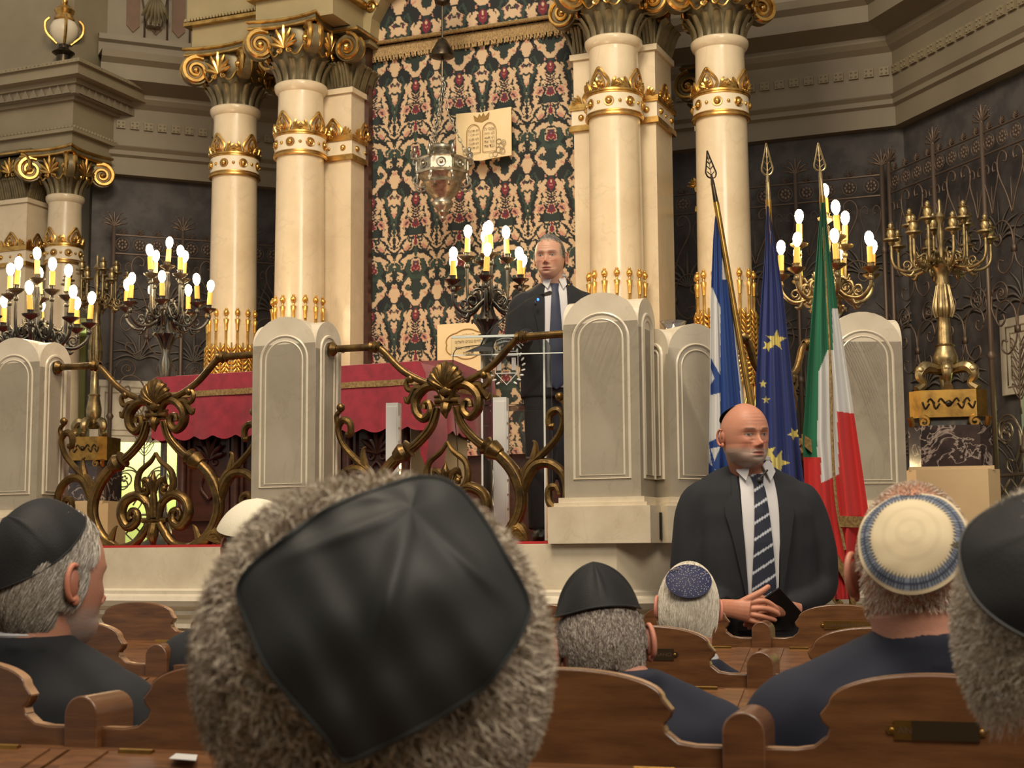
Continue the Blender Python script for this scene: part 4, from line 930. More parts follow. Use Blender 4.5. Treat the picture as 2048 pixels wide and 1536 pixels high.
em.box(cx-.045,cx-.025,yy-.002,yy,cz-.03,cz+.03); em.box(cx+.025,cx+.045,yy-.002,yy,cz-.03,cz+.03); em.tube(np.array([(cx-.055,yy,cz-.045),(cx+.055,yy,cz-.045)]),.003,5); em.tube(np.array([(cx-.055,yy,cz+.04),(cx+.055,yy,cz+.04)]),.003,5)
for s_ in (-1,1):
    for k in range(9):
        a=PI/2+s_*(.35+k*.24)*1.15; c=np.array([cx+.082*math.cos(a),yy,cz-.01+.095*math.sin(a)]); em.ell(c,(.005,.002,.011),R=roty(-(a-PI/2)+.5*s_),nu=6,nv=4)
for a in (0,PI): 
    p=[(cx+.018*math.sin(a+k*2*PI/3),yy,cz+.018*math.cos(a+k*2*PI/3)) for k in range(3)]; em.tube(np.array(p),.002,4,closed=True)
obj('emblem',em,'white',le)
text(le,'COMUNITÀ EBRAICA','white',.13,.014,lambda v:np.stack([cx+v[:,0],v[:,1]+yy,v[:,2]+cz+.112-(v[:,0]/.065)**2*.022],1),'lettering')
mk=thing('gooseneck_microphone','thin black gooseneck microphone rising from a black base on the lectern','microphone')
b0=P(985,702,7.15); b1=P(1092,588,7.55); q=MB().tube(crom([P(960,706,7.1),P(962,690,7.12),P(985,655,7.15),P(1040,610,7.35),P(1072,592,7.5),P(1090,588,7.55)],6),.0035,7); obj('gooseneck',q,'black',mk)
obj('capsule',MB().tube([P(1086,590,7.53),P(1100,586,7.6)],[.009,.012],10),'black',mk)
q=MB().add(np.array([P(930,704,7.05),P(985,702,7.05),P(985,682,7.1),P(948,696,7.1),P(930,704,7.2),P(985,702,7.2),P(985,682,7.22),P(948,696,7.22)]),[(0,1,2,3),(7,6,5,4),(0,4,5,1),(1,5,6,2),(2,6,7,3),(3,7,4,0)]); obj('base',q,'black',mk,smooth=False)
q=MB().tube(crom([P(962,690,7.1),P(925,695,7.0),P(908,705,6.99),P(906,740,6.98),P(906,800,6.98),P(915,900,6.98),P(916,1040,6.99)],6),.0022,5); obj('cable',q,'black',mk)
q=MB().add(np.array([P(962,702,7.12),P(990,650,7.12),P(1001,655,7.12),P(984,702,7.12),P(962,702,7.10),P(990,650,7.10),P(1001,655,7.10),P(984,702,7.10)]),[(0,1,2,3),(7,6,5,4),(0,4,5,1),(1,5,6,2),(2,6,7,3),(3,7,4,0)]); obj('support',q,'black',mk,smooth=False)
# ================================================================ WHITE STANDS
def whitestand(label,px,py,y,h=None,w=.058):
    p=P(px,py,y); t=thing('speaker_bar',label,'speaker',(p[0],p[1],ZP),-.2,'slim white bar speakers'); h=p[2]-ZP
    obj('housing',MB().box(-w/2,w/2,-.01,.05,0,h),'white',t,smooth=False)
    obj('front_grille',MB().box(-w/2+.006,w/2-.006,-.014,-.01,.02,h-.02),'white',t,smooth=False)
    q=MB()
    for k in range(8): z=.1+k*(h-.15)/8; q.box(w/2-.001,w/2+.004,.0,.03,z,z+(h-.2)/9)
    obj('side_slot',q,'clearedge',t,smooth=False); obj('foot',MB().box(-w/2-.03,w/2+.03,-.05,.09,0,.012),'white',t,smooth=False)
whitestand('slim white bar speaker standing between the railing and the red table',785,806,6.95)
whitestand('slim white bar speaker standing left of the clear lectern\'s foot',1000,795,6.8,w=.062)
whitestand('slim white bar speaker standing right of the tallest pier, behind the guard',1376,822,6.95)
# ================================================================ CANDELABRA
def arm_mesh(L,drop,rise):
    q=MB(); p=crom([(0.02,0,0),(L*.25,0,-.03),(L*.45,0,-drop),(L*.75,0,-drop*1.15),(L*.97,0,-drop*.4),(L,0,rise)],6); q.tube(p,[.016,.013,.011,.011,.010,.010],7)
    q.tube(spiral(L*.42,-drop*.25,.05,.012,-PI/2,1.3,18),[.009,.006],6); q.tube(spiral(L*.70,-drop*.55,.035,.01,-PI/2,-1.3,16),[.008,.005],6)
    q.tube(crom([(L*.2,0,-.02),(L*.32,0,.035),(L*.44,0,.02),(L*.5,0,.05)],4),[.009,.012,.009,.004],6)
    q.tube(crom([(L*.55,0,-drop*1.1),(L*.62,0,-drop*1.6),(L*.72,0,-drop*1.5)],4),[.010,.012,.004],6)
    return q
def candelabrum(label,pos,arms,metal,lit=True,stem=None,base=1.25,name='candelabrum',center=None,sc=1,rot0=.3,power=9,lean=0,poleR=.022):
    # arms: list of (n, L, z, rise, phase)
    t=thing(name,label,'candelabrum',(pos[0],pos[1],base),0); zc=pos[2]-base
    prof=[(0,0),(.16,0),(.16,.03),(.10,.06),(.07,.10),(.04,.16),(.05,.2),(.03,.24)]
    H=zc-.12
    prof+= [(poleR,.3),(poleR*1.6,.3+.1),(poleR,.45),(poleR*.95,H*.55),(poleR*1.9,H*.6),(poleR*1.3,H*.66),(poleR*1.2,H*.78),(poleR*2.1,H*.86),(poleR*1.2,H*.9),(poleR*1.5,H*.97),(poleR*3,H),(poleR*1.8,H+.05),(poleR*1.2,zc),(poleR,zc+.1)]
    if base<zc: obj('stem',MB().lathe(prof,seg=16),metal,t,smooth=50)
    else: obj('stem',MB().lathe(prof,seg=16),metal,t,smooth=50)
    q=MB()
    for k in range(8):
        a=k*PI/4; d=np.array([math.cos(a),math.sin(a),0]); q.tube(crom([d*.02+np.array([0,0,H-.1]),d*.05+np.array([0,0,H-.03]),d*.085+np.array([0,0,H+.0]),d*.09+np.array([0,0,H-.02])],4),[.01,.014,.01,.004],5)
    obj('leaf_collar',q,metal,t)
    caps=[]
    for (n,L,z,rise,ph) in arms:
        am=arm_mesh(L,.07,rise).mesh('arm',metal)
        for k in range(n):
            a=ph+2*PI*k/n; d=np.array([math.cos(a),math.sin(a),0])
            if L>0: ao=obj('arm',am,None,t,loc=(0,0,zc+z),rz=a)
            caps.append((d*L+np.array([0,0,zc+z+rise]),a))
    if center is not None: caps.append((np.array([0,0,zc+center]),0)); obj('finial',MB().lathe([(.018,zc+.05),(.014,zc+center*.6),(.024,zc+center*.7),(.012,zc+center-.01)],seg=10),metal,t)
    cup=MB().lathe([(0,-.01),(.012,0),(.03,.012),(.046,.022),(.05,.03),(.03,.028),(.018,.034),(.018,.05),(.022,.055),(0,.055)],seg=14); cup.ell((0,0,-.025),(.016,.016,.02),nu=8,nv=6); cupm=cup.mesh('candle_cup',metal,50)
    if lit:
        cm=MB().lathe([(0,.055),(.0165,.055),(.016,.14),(0,.142)],seg=12).mesh('candle_sleeve','candle',50)
        bm=MB().lathe([(0,.14),(.010,.145),(.021,.165),(.0245,.185),(.020,.207),(.009,.219),(0,.222)],seg=14).mesh('bulb','bulb')
    else: um=MB().lathe([(.016,.05),(.026,.075),(.02,.10),(.03,.105),(.012,.115),(.018,.13),(.008,.15),(0,.155)],seg=12).mesh('socket',metal)
    for i,(c,a) in enumerate(caps):
        c_=obj('candle_cup',cupm,None,t,loc=c)
        if lit:
            s_=obj('candle_sleeve',cm,None,c_,rz=0); s_.rotation_euler=(.06*math.sin(i*2.3),.06*math.cos(i*1.7),0); b_=obj('bulb',bm,None,c_); b_.rotation_euler=s_.rotation_euler
        else: obj('socket',um,None,c_)
    if lit:
        light('POINT',(pos[0],pos[1],pos[2]+.33),power,(1,.76,.46),.12)
    return t
cp_=P(975,600,8.6); candelabrum('lit bronze candelabrum with amber candle sleeves beside the speaking man\'s shoulder',cp_,[(6,.225,.0,.07,.5),(4,.12,.05,.17,.2)],'darkbronze',center=.24,base=ZP,power=12)
cp_=P(333,632,9.6); candelabrum('lit dark candelabrum behind the left end of the red table',cp_,[(7,.27,.0,.03,.35),(4,.13,.06,.17,.9)],'darkbronze',center=.30,base=ZP,power=12)
cp_=P(72,668,8.7); candelabrum('lit candelabrum with many bulbs at the left edge above the arched pier',cp_,[(8,.30,.0,.04,.2),(5,.17,.04,.17,.5)],'darkbronze',center=.30,base=ZP,power=12)
cp_=P(1657,572,7.9); candelabrum('lit brass candelabrum on the right behind the Italian flag',cp_,[(7,.25,.0,.04,.2),(3,.15,.03,.18,.7)],'oldbrass',center=.34,base=ZP,power=11)
# small crystal table lamp behind the rail
lp=P(1349,800,8.3); tl=thing('crystal_lamp','small crystal lamp with two glowing bulbs right of the tallest pier','lamp',(lp[0],lp[1],ZP))
h0=lp[2]-ZP
obj('stem',MB().lathe([(0,0),(.16,0),(.16,.04),(.08,.06),(.07,h0-.16),(.14,h0-.14),(.14,h0-.10),(.06,h0-.08),(.03,h0-.02),(.028,h0+.06),(.02,h0+.09),(.012,h0+.13),(.03,h0+.16)],seg=16),'darkbronze',tl,smooth=50)
q=MB()
for k in range(12):
    a=k*PI/6; d=np.array([math.cos(a),math.sin(a),0])
    for r_,z_ in ((.09,.18),(.07,.15),(.05,.12)): q.ell(d*r_+np.array([0,0,h0+z_]),(.012,.012,.018),nu=6,nv=4)
obj('crystal_drops',q,'clearedge',tl,smooth=False)
obj('glass_bowl',MB().lathe([(.02,h0+.16),(.09,h0+.19),(.10,h0+.25),(.095,h0+.26),(.085,h0+.20),(.02,h0+.17)],seg=20),'clearedge',tl)
obj('glass_chimney',MB().lathe([(.03,h0+.20),(.06,h0+.27),(.07,h0+.33),(.05,h0+.40),(.075,h0+.44),(.07,h0+.44),(.045,h0+.40),(.064,h0+.33)],seg=20),'lens',tl)
for s_ in (-1,1): obj('bulb',MB().ell((s_*.05,-.03,h0+.22),(.016,.016,.02)),'bulb',tl)
light('POINT',(lp[0],lp[1]-.15,lp[2]+.2),3,(1,.8,.55),.05)
# gilded low console behind (seen between pier and flags)
w_=B(2.05,-.75,ZP); gc=thing('gilded_console','gilded carved console base behind the railing right of the tallest pier','console',tuple(w_),-PHI)
obj('body',MB().box(-.34,.34,-.2,.2,0,.50),'beige',gc,smooth=False)
for z0_,z1_,e,m_ in ((.50,.56,.04,'gold'),(.56,.62,.0,'woodd'),(.62,.67,.05,'gold'),(.67,.72,.02,'cream'),(0,.08,.03,'gold')): obj('moulding',MB().box(-.34-e,.34+e,-.2-e,.2+e,z0_,z1_),m_,gc,smooth=False)
# ================================================================ MARBLE PEDESTALS WITH UNLIT CANDELABRA
def oct_(hw,hd,c): return [(-hw+c,-hd),(hw-c,-hd),(hw,-hd+c),(hw,hd-c),(hw-c,hd),(-hw+c,hd),(-hw,hd-c),(-hw,-hd+c)]
def pedestal(labels,px,y,sc=1,pys=(1090,943,856,770,522)):
    zs=[P(px,v,y)[2] for v in pys]; p=P(px,900,y); rz=-PHI*.6
    k=.235*sc
    t=thing('marble_pedestal',labels[0],'pedestal',(p[0],p[1],0),rz)
    obj('plinth',MB().prism(oct_(k*1.16,k*1.05,k*.3),0,zs[1]-.0,'xy'),'beige',t,smooth=False)
    obj('dark_marble_block',MB().prism(oct_(k,k*.92,k*.28),zs[1],zs[2],'xy'),'dmarble',t,smooth=False)
    for sy in (0,): 
        q=MB().box(-k*1.02,k*1.02,-k*.95,k*.95,zs[1]-.005,zs[1]+.02); obj('moulding',q,'beige',t,smooth=False)
    c=thing('unlit_candelabrum',labels[1],'candelabrum',(p[0],p[1],zs[2]),rz)
    H=zs[3]-zs[2]; HB=zs[4]-zs[2]
    q=MB().prism(oct_(k*.95,k*.85,k*.28),.05,.05+H*.62,'xy'); obj('brass_box',q,'brass',c,smooth=False)
    q=MB().prism(oct_(k*.72,k*.62,k*.2),0,.06,'xy'); obj('dark_foot',q,'darkbronze',c,smooth=False)
    for sx in (-1,1):
        q=MB().tube(spiral(sx*k*.62,.02,.035*sc,.008,PI/2,sx*1.2,18,-k*.86),.013*sc,6); q.tube([(sx*k*.9,-k*.8,0),(sx*k*.95,-k*.88,.05)],.02,6); obj('claw_foot',q,'brass',c)
    q=MB(); 
    for sx in (-1,1):
        for kk in range(4): q.tube(crom([(sx*(.02+kk*.03),-k*.86,.05+H*.31),(sx*(.045+kk*.03),-k*.87,.05+H*.31+.03*(1-2*(kk%2))),(sx*(.06+kk*.03),-k*.86,.05+H*.31+.01)],3),.006,5)
    q.ell((0,-k*.86,.05+H*.31),.02); obj('relief_ornament',q,'bronzed',c)
    z0_=.05+H*.62
    for a in (PI/6+PI,PI*11/6,PI/2,PI*1.5):
        d=np.array([math.cos(a),math.sin(a),0])
        q=MB().tube(crom([d*.05+np.array([0,0,z0_+.14*sc]),d*k*.6+np.array([0,0,z0_+.15*sc]),d*k*.78+np.array([0,0,z0_+.10*sc]),d*k*.66+np.array([0,0,z0_+.05]),d*k*.86+np.array([0,0,z0_+.01])],5),[.03,.04,.03,.02,.03],8)
        q.ell(d*k*.74+np.array([0,0,z0_+.13*sc]),.035*sc); obj('lion_paw_leg',q,'oldbrass',c)
    zt=HB
    top=zt-.03; za=z0_+.14*sc; hh=top-za
    prof=[(r_*sc,za+hh*f_) for r_,f_ in ((.05,-.04),(.09,.0),(.05,.03),(.07,.06),(.075,.12),(.052,.22),(.062,.235),(.042,.25),(.038,.42),(.034,.50),(.045,.53),(.052,.60),(.036,.80),(.046,.84),(.036,.88),(.05,.94),(.075,1.0),(.035,1.03))]
    obj('stem',MB().lathe(prof,seg=16),'oldbrass',c,smooth=50)
    q=MB()
    for kk in range(10):
        a=kk*PI/5; d=np.array([math.cos(a),math.sin(a),0]); q.tube(crom([d*.046*sc+np.array([0,0,za+hh*.50]),d*.058*sc+np.array([0,0,za+hh*.60]),d*.036*sc+np.array([0,0,za+hh*.82])],4),[.008,.012,.004],5)
    obj('leaf_sheath',q,'oldbrass',c)
    am=arm_mesh(.30*sc,.06,.10).mesh('arm','oldbrass'); am2=arm_mesh(.18*sc,.02,.20).mesh('arm','oldbrass')
    cup=MB().lathe([(0,-.02),(.014,-.01),(.02,.01),(.05,.02),(.05,.03),(.02,.035),(.03,.06),(.022,.085),(.035,.09),(.012,.10),(.018,.115),(.01,.13),(0,.135)],seg=14).mesh('candle_cup','oldbrass',50)
    for n,mm,L,ri,ph in ((8,am,.30*sc,.10,.2),(5,am2,.18*sc,.20,.5)):
        for kk in range(n):
            a=ph+kk*2*PI/n; d=np.array([math.cos(a),math.sin(a),0]); obj('arm',mm,None,c,loc=(0,0,top+.04),rz=a); obj('candle_cup',cup,None,c,loc=d*L+np.array([0,0,top+.04+ri]))
    obj('finial',MB().lathe([(.03,top),(.018,top+.12),(.026,top+.2),(.014,top+.26),(.036,top+.30),(.010,top+.34),(.012,top+.40),(0,top+.42)],seg=12),'oldbrass',c)
pedestal(('dark veined marble and beige stone pedestal at the right, behind the knitted-cap man','tall unlit brass candelabrum on the dark marble pedestal at the right'),1898,9.0)
pedestal(('dark marble pedestal seen through the left railing','tall unlit brass candelabrum behind the left railing, before the lit opening'),186,12.4,.85,pys=(1100,1008,935,860,600))
# ================================================================ WROUGHT IRON SCREENS
IR={}
def irm():
    q=MB()
    for s_ in (-1,1):
        q.tube(crom([(0,0,-.26),(s_*.05,0,-.12),(s_*.135,0,.05),(s_*.14,0,.16),(s_*.09,0,.21),(s_*.04,0,.18),(s_*.045,0,.13),(s_*.08,0,.135)],6),.0075,6)
    q.tube(crom([(0,0,-.26),(0,0,.0)],2),.005,5); IR['heart']=q.mesh('heart_scroll','iron')
    q=MB()
    for s_ in (-1,1):
        q.tube(crom([(0,0,0),(s_*.02,0,.14),(s_*.10,0,.22),(s_*.20,0,.20),(s_*.235,0,.11),(s_*.19,0,.05),(s_*.14,0,.08),(s_*.15,0,.125),(s_*.18,0,.12)],6),.0075,6)
        q.tube(crom([(0,0,0),(s_*.03,0,-.10),(s_*.11,0,-.16),(s_*.18,0,-.12),(s_*.17,0,-.06),(s_*.12,0,-.07)],6),.007,6)
    q.box(-.02,.02,-.012,.012,-.02,.03); IR['pair']=q.mesh('scroll_pair','iron')
    q=MB()
    for k in range(8):
        a=k*PI/4; q.ell((.034*math.cos(a),0,.034*math.sin(a)),(.016,.006,.016),nu=6,nv=4)
    q.ell((0,0,0),(.014,.01,.014),nu=6,nv=4); q.tube(np.array([(.06*math.cos(a),0,.06*math.sin(a)) for a in np.linspace(0,2*PI,16,endpoint=False)]),.004,5,closed=True); IR['ros']=q.mesh('rosette','iron')
    q=MB()
    for k in range(-3,4):
        a=k*.42; L_=.16-.018*abs(k); q.tube(crom([(0,0,0),(math.sin(a)*L_*.5,0,math.cos(a)*L_*.6),(math.sin(a)*L_,0,math.cos(a)*L_*.9)],4),[.006,.012,.004],5)
        if k: q.tube(spiral(math.sin(a)*L_,math.cos(a)*L_*.9,.016,.006,0,1,8),.004,4)
    q.ell((0,0,0),(.02,.014,.02),nu=8,nv=5); IR['fin']=q.mesh('leaf_finial','iron')
    q=MB().tube([(0,0,0),(0,0,2.62)],.019,8); q.lathe([(.019,-.0),(.035,.03),(.019,.06)],(0,0,.9),8); q.lathe([(.019,-.0),(.03,.03),(.019,.06)],(0,0,1.9),8); IR['post']=q.mesh('post','iron')
    q=MB()
    for k in range(9):
        a=-.9+k*.0; 
    q.tube(crom([(0,0,0),(0,0,.25),(.02,0,.5)],4),.008,5)
    for k in range(6):
        for s_ in (-1,1):
            z=.1+k*.065; q.tube(crom([(0,0,z),(s_*.05,0,z+.05),(s_*.085,0,z+.12),(s_*.05,0,z+.10),(s_*.01,0,z+.03)],4),.005,5)
    IR['leaf']=q.mesh('leaf_spray','iron')
    q=MB(); q.tube(spiral(0,0,.13,.02,0,1.8,40),.008,6); q.tube(crom([(.13,0,0),(.14,0,-.12),(.08,0,-.24)],5),.008,6)
    for k in range(5): a=k*2*PI/5; q.ell((.02*math.cos(a),0,.02*math.sin(a)),(.012,.006,.012),nu=6,nv=4)
    IR['spi']=q.mesh('spiral','iron')
    q=MB()
    for s_ in (-1,1): q.tube([(-.07,0,-.07*s_),(.07,0,.07*s_)],.008,5)
    q.ell((0,0,0),(.018,.014,.018),nu=6,nv=4); IR['lat']=q.mesh('lattice_cross','iron')
irm()
def screen(label,seg,s0,s1,out,zt,gate=None,z0=1.0):
    p,a=along(seg,(s0+s1)/2,out,0); w_=bT(np.array([[p[0],p[1],0]]))[0]; t=thing('iron_screen',label,'screen',tuple(w_),a-PHI)
    L=s1-s0; n=max(1,int(round(L/.62))); dx=L/n
    for z_ in (zt,zt-.17): obj('rail',MB().tube([(-L/2,0,z_),(L/2,0,z_)],.009,6),'iron',t)
    for k in range(n+1):
        x=-L/2+k*dx; po=obj('post',IR['post'],None,t,loc=(x,0,zt-2.60)); po.scale=(1,1,(2.62+.06)/2.62)
        obj('leaf_finial',IR['fin'],None,t,loc=(x,0,zt+.08))
        if k<n:
            for j in range(4):
                obj('rosette',IR['ros'],None,t,loc=(x+dx*(j+.5)/4,0,zt-.085))
                f_=obj('leaf_finial',IR['fin'],None,t,loc=(x+dx*(j+.5)/4,0,zt+.01)); f_.scale=(.4,1,.4)
            xm=x+dx/2
            obj('heart_scroll',IR['heart'],None,t,loc=(xm,0,zt-.40)); 
            obj('scroll_pair',IR['pair'],None,t,loc=(xm,0,zt-.92)); 
            for s_ in (-1,1):
                h_=obj('heart_scroll',IR['heart'],None,t,loc=(xm+s_*dx*.36,0,zt-.42)); h_.scale=(.55,1,.8)
                h_=obj('spiral',IR['spi'],None,t,loc=(xm+s_*dx*.27,0,zt-1.22)); h_.scale=(s_*.8,1,.8)
            inhole=gate and gate[0]<s0+(k+.5)*dx<gate[1]
            if inhole or True:
                obj('scroll_pair',IR['pair'],None,t,loc=(xm,0,zt-1.50))
            if inhole:
                obj('leaf_spray',IR['leaf'],None,t,loc=(xm,0,zt-2.1)); h_=obj('spiral',IR['spi'],None,t,loc=(xm-.17,0,zt-2.2)); h_=obj('spiral',IR['spi'],None,t,loc=(xm+.17,0,zt-2.2)); h_.scale=(-1,1,1)
                obj('scroll_pair',IR['pair'],None,t,loc=(xm,0,zt-2.35)); obj('rail',MB().tube([(x,0,zt-2.52),(x+dx,0,zt-2.52)],.012,6),'iron',t)
                for i_ in range(4):
                    for j in range(6): obj('lattice_cross',IR['lat'],None,t,loc=(x+dx*(i_+.5)/4,0,zt-2.62-j*.14))
    return t
screen('wrought iron screen with scrolls and rosettes before the left lit opening',0,LL-1.95,LL-.1,.25,4.10,gate=(-1,LL-.5))
screen('wrought iron screen of scrolls behind the flags and right candelabrum',1,3.3,UR-UL-.15,.25,4.26)
screen('wrought iron gate screen at the right edge before the lit opening',2,.15,3.2,.25,4.26,gate=(1.1,2.9))
# white carved over-door panels in the openings
for nm,seg,s,zz in (('left',0,LL-1.36,2.52),('right',2,1.95,2.62)):
    p,a=along(seg,s,.03,0); w_=bT(np.array([[p[0],p[1],zz]]))[0]
    t=thing('carved_door_panel','pale carved panel with scroll squares above the lit opening on the %s'%nm,'panel',tuple(w_),a-PHI)
    obj('panel',MB().box(-.74,.74,-.02,.02,-.28,.28),'pier',t,smooth=False)
    for x in (-.38,.38):
        q=MB()
        for e in (0,.05): q.tube(np.array([(x-.28+e,-.025,-.22+e),(x+.28-e,-.025,-.22+e),(x+.28-e,-.025,.22-e),(x-.28+e,-.025,.22-e)]),.008,5,closed=True)
        q.tube(spiral(x,0,.12,.02,0,2,36,-.025),.010,6); obj('panel_moulding',q,'pier',t)
# ================================================================ FLAGS
def spear(t,base,d,w=.036,h=.13,m='oldbrass'):
    base=np.array(base); d=np.array(d)/np.linalg.norm(d); r=np.array([1.,0,0])
    V=lambda x,z:base+r*x+d*z
    q=MB(); o=[V(0,h),V(w*.16,h*.72),V(w*.34,h*.42),V(w*.42,h*.28),V(w*.30,h*.15),V(0,.012)]; oc=crom(o,4); q.tube(oc,.0035,6)
    o2=[V(0,h),V(-w*.16,h*.72),V(-w*.34,h*.42),V(-w*.42,h*.28),V(-w*.30,h*.15),V(0,.012)]; q.tube(crom(o2,4),.0035,6)
    q.tube([V(0,.03),V(0,h)],.0022,5)
    for z in (.2,.38,.55,.7): q.tube([V(0,h*z),V(w*.36*(1-z)+.001,h*(z+.12))],.002,4); q.tube([V(0,h*z),V(-w*.36*(1-z)-.001,h*(z+.12))],.002,4)
    q.tube([V(0,-.015),V(0,.03)],[.009,.004],8); q.tube([V(0,-.09),V(0,-.015)],[.011,.008],10); obj('spear_finial',q,m,t)
def starpoly(cx,cy,r,rot=0): return [(cx+(r if k%2==0 else r*.4)*math.sin(rot+k*PI/5),cy-(r if k%2==0 else r*.4)*math.cos(rot+k*PI/5)) for k in range(10)]
def inpoly(X,Y,poly):
    c=np.zeros(X.shape,bool); n=len(poly)
    for i in range(n):
        x0,y0=poly[i];x1,y1=poly[(i+1)%n]
        m=((y0>Y)!=(y1>Y)); xi=x0+(Y-y0)*(x1-x0)/((y1-y0) if y1!=y0 else 1e-9); c^=m&(X<xi)
    return c
def flag(name,label,D,outl,colf,folds,foldamp,pole,finial,polecol='woodd',nx=64,step=1.6,extra=None):
    # outl: rows (py, xl, xr); drape described by its row widths at distance D
    t=thing(name,label,'flag')
    ys=np.arange(outl[0][0],outl[-1][0],step); o=np.array(outl,float); xl=np.interp(ys,o[:,0],o[:,1]); xr=np.interp(ys,o[:,0],o[:,2])
    s=np.linspace(0,1,nx); X=xl[:,None]+(xr-xl)[:,None]*s[None]; Y=np.repeat(ys[:,None],nx,1)
    if outl[-1][3:]: Y=Y+ (s[None]*outl[-1][3])*((ys-ys[0])/(ys[-1]-ys[0]))[:,None]**3
    W=(xr-xl)[:,None]
    dep=D+foldamp*np.sin(s[None]*2*PI*folds+ .5*np.sin(Y*.006))*np.clip(W/80,.15,1)+foldamp*.3*np.sin(s[None]*2*PI*folds*2.3+1+Y*.004)-.03*np.sin(PI*s)[None]*np.clip(W/80,0,1)
    V=np.zeros(X.shape+(3,))
    for i in range(X.shape[0]):
        r=cF[None]+(X[i]-1024)[:,None]/FP*cR+(768-Y[i])[:,None]/FP*cU; V[i]=cC+r*(dep[i]/r[:,1])[:,None]
    col=colf(X,Y,s[None]*np.ones_like(Y))
    obj('cloth',MB().grid(V,col=col),'vccloth',t)
    a,b=P(*pole[0]),P(*pole[1]); d=(a-b)/np.linalg.norm(a-b); b=b-d*((b[2]-.03)/d[2]); obj('pole',MB().tube([a,b],.0125,10),polecol,t); spear(t,a+d*.09,d,**finial)
    obj('base',MB().lathe([(0,0),(.14,0),(.14,.02),(.05,.04),(.025,.09),(0,.09)],(b[0],b[1],0),20),'brass',t)
    if extra: extra(t,V,X,Y)
    return t
WH=np.array(lin((206,206,204))); BL=np.array(lin((30,66,134)))
def isr(X,Y,s):
    c=np.tile(WH,X.shape+(1,))
    m=(Y<575)&~((X>1448-(Y-440)*.05)&(X<1458+(Y-440)*.05)); c[m]=BL
    c[inpoly(X,Y,[(1421,540),(1426,578),(1444,622),(1444,500)])]=BL
    c[(X>1441)&(X<1462+(Y-600)*.10)&(Y>560)&(X>1441+np.clip((Y-800)*0,0,1))]=BL
    c[inpoly(X,Y,[(1421,715),(1443,755),(1443,785),(1421,790)])]=BL; c[inpoly(X,Y,[(1421,735),(1429,757),(1421,770)])]=WH
    c[inpoly(X,Y,[(1465,830),(1468,800),(1479,808),(1474,830)])]=BL
    c[inpoly(X,Y,[(1417,885),(1442,872),(1456,890),(1440,945),(1425,935)])]=BL; c[inpoly(X,Y,[(1421,897),(1441,893),(1429,922)])]=WH
    c[inpoly(X,Y,[(1417,925),(1440,950),(1436,1000),(1417,990)])]=BL
    return c
flag('israeli_flag','draped blue and white flag nearest the outer right column, left of the two other flags',5.98,[(432,1430,1440),(480,1426,1450),(600,1421,1465),(720,1420,1478),(820,1419,1490),(960,1417,1500),(1180,1415,1520)],isr,3.2,.016,((1432,405,5.98),(1502,812,5.95)),dict(w=.05,h=.13,m='bronzed'),'brass')
EU=np.array(lin((44,58,120))); YE=np.array(lin((222,206,120)))
def euf(X,Y,s):
    c=np.tile(EU,X.shape+(1,))
    for p in (starpoly(1552,680,22,.1),starpoly(1536,692,13,.5),starpoly(1526,768,9),starpoly(1532,800,8),starpoly(1555,925,26,.35),starpoly(1536,905,20,-.3),starpoly(1588,868,14,.8)): c[inpoly(X,Y,p)]=YE
    return c
flag('european_flag','draped dark blue flag with yellow stars, the middle one of three flags',6.05,[(412,1533,1538),(500,1530,1553),(600,1522,1568),(760,1512,1585),(900,1508,1600),(1000,1506,1612),(1190,1506,1630)],euf,3.6,.018,((1537,400,6.06),(1560,960,6.06)),dict(w=.055,h=.15,m='oldbrass'),'brass')
GR=np.array(lin((26,104,72))); RE=np.array(lin((190,42,40)))
def itf(X,Y,s):
    c=np.tile(GR,X.shape+(1,)); 
    xm=1656+(Y-400)*.035   # front fold edge
    left=X<xm+ (Y>700)*3
    w1=(X>1638-(Y-705)*.02)&(Y>700)&left; w1&=~((Y<742)&(X<1655-(Y-700)*.4)); c[w1]=WH
    r1=left&(Y>955+(1665-X)*.5)&(X>1600); c[r1]=RE
    rr=(~left)&(Y>617+.0*X); c[rr]=WH; r2=(~left)&(Y>822+(X-1671)*.14); c[r2]=RE
    c[left&(X<1642)&(Y>915)]=RE
    return c
def fr(t,V,X,Y):
    q=MB(); 
    def strand(x,y,l,d=5.86,dx=0): q.tube([P(x,y,d),P(x+dx,y+l,d-.002)],[.0035,.003],4)
    for k in range(34): strand(1605+k*1.15,868+k*.75,22+k*.2,5.93)
    for k in range(36): strand(1682+k*1.6,1032+k*.05,22,5.88)
    for k in range(60): f=k/59; strand(1668+f*44+8*math.sin(f*3),1100+f*95,16+12*f,5.9,-6)
    for k in range(40): f=k/39; strand(1645+f*40,1155+f*50,20,5.92)
    obj('fringe',q,'goldbraid',t,kind='stuff')
    q=MB().tube(crom([P(1646,455,5.93),P(1652,560,5.92),P(1660,700,5.91),P(1664,860,5.90),P(1672,1000,5.89),P(1690,1100,5.88)],8),.006,6); obj('gold_edging',q,'goldbraid',t)
flag('italian_flag','draped green, white and red flag with gold fringe, rightmost of the three flags',5.93,[(405,1642,1650),(460,1637,1654),(560,1629,1668),(620,1624,1676),(760,1613,1698),(880,1605,1716),(1030,1612,1738),(1100,1640,1722),(1200,1660,1712)],itf,2.6,.02,((1644,392,5.96),(1690,1010,5.98)),dict(w=.055,h=.13,m='oldbrass'),'brass',extra=fr)
